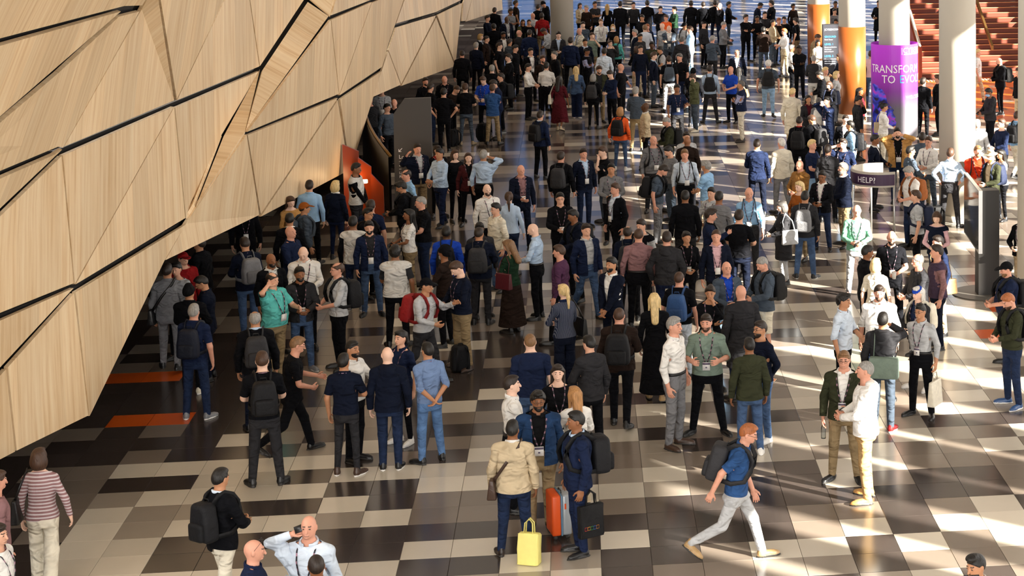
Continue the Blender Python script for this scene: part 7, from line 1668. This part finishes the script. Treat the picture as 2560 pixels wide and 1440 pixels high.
    ('navy blazer with styled black hair at the bottom edge', 3.69, 17.6, 1.76, -50, 'm', 'blazer:navy/white', 'trousers:navy', 'quiff:hblack', 't', 'dd', {'beard': 'hblack'}),
    ('white t-shirt with badge cut off by the picture edge', -5.97, 19.89, 1.74, 60, 'm', 'tee:white', 'trousers:lgrey', 'short:hdark', 'l', 'dd', {'lan': 1}),
    ('mauve top at the picture edge under the timber wall', -6.5, 21.69, 1.72, 100, 'm', 'jumper:mauve', 'trousers:slate', 'short:hbrown', 'k', 'dd', {'walk': 0.4})]
for _p in PEOPLE:
    person(*_p[:-1], **_p[-1])
# ------------------------------------------------------------------ bags and other things on the floor or in hands
# hard case with an orange cover
sx_, sy_, sr_ = -.37, 23.42, RAD(-76)
case = bpy.data.objects.new('suitcase', None); link(case); case.location = (sx_, sy_, 0); case.rotation_euler = (0, 0, sr_); case.scale = (.88, .88, .88); label(case, 'upright orange and silver suitcase on wheels beside the navy suit', 'suitcase')
def cpart(nm, c, h, mat, bev=.03, par=None):
    bm = bmesh.new(); box(bm, c, h, bev=bev); return bm_obj(nm, bm, mat, par or case)
M_SUO = plain('orange_case', hexc('d9531c'), .4, noise=.1, scale=9); M_SUS = plain('silver_case', hexc('aeb4ba'), .3, metal=.3); M_SUB = plain('blue_grey_case_band', hexc('5d7a92'), .4)
cpart('front_shell', (0, -.075, .35), (.2, .065, .29), M_SUO); cpart('band', (0, .0, .35), (.202, .014, .292), M_SUB, .01); cpart('back_shell', (0, .075, .35), (.2, .065, .29), M_SUS)
cpart('latch', (.202, .05, .48), (.006, .012, .04), M_SUO, .003)
for k in range(4):
    bm = bmesh.new(); tube(bm, [(.16 * (1 if k % 2 else -1) - .012, .09 * (1 if k > 1 else -1), .03), (.16 * (1 if k % 2 else -1) + .012, .09 * (1 if k > 1 else -1), .03)], .029, 12); bm_obj('wheel', bm, M_SOLE_D, case)
bm = bmesh.new(); tube(bm, [(-.08, .02, .64), (-.08, .02, .67), (.08, .02, .67), (.08, .02, .64)], .009, 6); bm_obj('handle', bm, M_BLACK, case)

def soft_bag(name, x, y, rot, h, mat, lab, cat, color=None, lean=0, z=0, handles=True, taper=.8):
    r_ = bpy.data.objects.new(name, None); link(r_); r_.location = (x, y, z); r_.rotation_euler = (RAD(lean), 0, rot); label(r_, lab, cat)
    bm = bmesh.new(); box(bm, (0, 0, h[2]), h, bev=min(h) * .35)
    bmesh.ops.subdivide_edges(bm, edges=bm.edges[:], cuts=1, use_grid_fill=True)
    q = random.Random(3)
    for v in bm.verts:
        t_ = v.co.z / (2 * h[2]); v.co.y *= 1 - (1 - taper) * t_; v.co.x += q.uniform(-.008, .008); v.co.y += q.uniform(-.008, .008)
        if v.co.z < .004: v.co.z = .002
    bm_obj('bag_body', bm, mat, r_, color=color)
    if handles:
        for g in (-1, 1):
            bm = bmesh.new(); w = h[0] * .45; tube(bm, [(-w, g * h[1] * .5, 2 * h[2] - .03), (-w * .8, g * h[1] * .4, 2 * h[2] + .12), (0, g * h[1] * .3, 2 * h[2] + .17), (w * .8, g * h[1] * .4, 2 * h[2] + .12), (w, g * h[1] * .5, 2 * h[2] - .03)], 0, 4, flat=(.004, .012)); bm_obj('handle', bm, mat, r_, color=color)
    return r_
M_YEL = plain('pale_yellow_paper', hexc('efe487'), .7, noise=.15, scale=14)
soft_bag('carrier_bag', -.72, 22.5, RAD(-20), (.13, .07, .19), M_YEL, 'pale yellow carrier bag standing on the floor by the beige blazer', 'bag', lean=-6)
tote = soft_bag('tote_bag', .02, 22.62, RAD(30), (.16, .045, .2), M_BAG, 'black tote bag with row of coloured squares hanging from the hand', 'bag', color=CC['black'], z=.26)
for k, c_ in enumerate(('c23a3a', 'd9a03a', '3aa05a', '3a6ac2', 'd98a2a')):
    bm = bmesh.new(); tube(bm, [(-.09 + k * .04 + dx * .016, -.047, .12 + dz * .02) for dx, dz in ((-1, -1), (1, -1), (1, 1), (-1, 1))], .003, 4, close=True); bm_obj('printed_square', bm, plain_cache('print_' + c_, hexc(c_)), tote)

def floor_pack(x, y, rot, col, lab, s=1.0):
    r_ = bpy.data.objects.new('backpack', None); link(r_); r_.location = (x, y, 0); r_.rotation_euler = (0, 0, rot); r_.scale = (s, s, s); label(r_, lab, 'backpack', 'bags set down on the floor')
    for nm, k in (('bag_body', 'backpack'), ('pocket', 'pocket'), ('handle', 'handle')):
        me = acc(k, 'm').me; o_ = bpy.data.objects.new(nm, me); o_.location = (0, -.23, -.985); o_.color = (*CC[col], 1); link(o_, r_)
    bm = bmesh.new(); tube(bm, [(-.08, -.09, .42), (-.09, -.17, .3), (-.09, -.16, .12), (-.08, -.09, .03)], 0, 4, flat=(.02, .006)); tube(bm, [(.08, -.09, .42), (.09, -.17, .3), (.09, -.16, .12), (.08, -.09, .03)], 0, 4, flat=(.02, .006)); bm_obj('strap', bm, M_BAG, r_, color=CC[col])
floor_pack(-2.02, 31.15, RAD(20), 'ink', 'black backpack standing on the floor by khaki trousers')
floor_pack(-3.55, 54.6, RAD(60), 'ink', 'black backpack on the floor between the hands on hips and black t-shirt', 1.1)
floor_pack(-2.75, 55.4, RAD(-30), 'ink', 'black bag on the floor beside the blue blazer', 1.2)
floor_pack(7.0, 39.3, RAD(40), 'black', 'black backpack on the floor right of the help desk post', 1.25)
floor_pack(7.75, 41.3, RAD(10), 'black', 'black bag on the floor behind the light blue shirt with hands on hips', 1.1)

def in_hands(who, name, h, mat, lab, cat, dz=.0, fwd=.08):
    body, (R_, J0_, J1_), sc_, sex_, put_ = PEOPLE_AT[who]
    c = (J1_[7] + J1_[10]) / 2
    bm = bmesh.new(); box(bm, (c[0] * sc_, (c[1] - fwd) * sc_, (c[2] + dz) * sc_), h, bev=min(h) * .4)
    o_ = bm_obj(name, bm, mat, smooth=False); put_(o_); label(o_, lab, cat); return o_
lp = in_hands('dark olive jumper looking down at a black laptop', 'laptop', (.17, .12, .012), M_BLACK, 'open black laptop held by the dark olive jumper', 'laptop')
# water bottle hanging in the hand of the olive blazer
body_, (R_, J0_, J1_), sc_, sex_, put_ = PEOPLE_AT['dark olive blazer over white holding a bottle']
p_ = J1_[10] + R_[10] @ (SK['m'].dir * np.array([-1, 1, 1]) * .12)
M_PET = glass_mat('clear_plastic', (.82, .86, .88))
bm = bmesh.new(); tube(bm, [tuple((p_ + np.array([0, -.01, -.17])) * sc_), tuple((p_ + np.array([0, -.01, -.03])) * sc_), tuple((p_ + np.array([0, -.01, .02])) * sc_)], [.032, .032, .013], 12)
bt = bm_obj('water_bottle', bm, M_PET); put_(bt); label(bt, 'clear plastic water bottle with red cap in the olive blazer hand', 'bottle')
bm = bmesh.new(); tube(bm, [tuple((p_ + np.array([0, -.01, .02])) * sc_), tuple((p_ + np.array([0, -.01, .04])) * sc_)], .016, 10); bm_obj('cap', bm, plain_cache('red_cap', hexc('c0281e')), bt)
# spectacles pushed up on the bald head at the bottom edge
body_, ps_, sc_, sex_, put_ = PEOPLE_AT['navy polo with glasses pushed up on his bald head']
gt = acc('glasses', 'm'); R_, J0_, J1_ = ps_
gv = ((gt.R - np.array([0, -.06, 1.652])) @ rx(RAD(-52)).T + np.array([0, -.035, 1.715]))
gv = (gv - J0_[4]) @ R_[4].T + J1_[4]
me = gt.me.copy(); me.vertices.foreach_set('co', (gv * sc_).astype(np.float32).ravel()); me.update()
g_ = bpy.data.objects.new('glasses', me); link(g_, body_)
# headband of the white blond hair
body_, ps_, sc_, sex_, put_ = PEOPLE_AT['charcoal jacket and blue headband with white blond hair']
V_, Q_ = surfnet(lambda P: np.maximum(np.maximum(ell(P, (0, .01, 1.66), (.098, .118, .12)), np.abs((P[:, 2] - 1.70) * .8 - (P[:, 1] + .06) * .55) - .016), 1.64 - P[:, 2]), (-.13, -.16, 1.6), (.13, .16, 1.82), .012)
hb_ = finish('headband', V_, Q_.tolist(), 'm', [M_FAB], rigid=4, smooth_it=0)
dressed('headband', hb_, ps_, sc_, 1, 0, CC['royal'], body_)
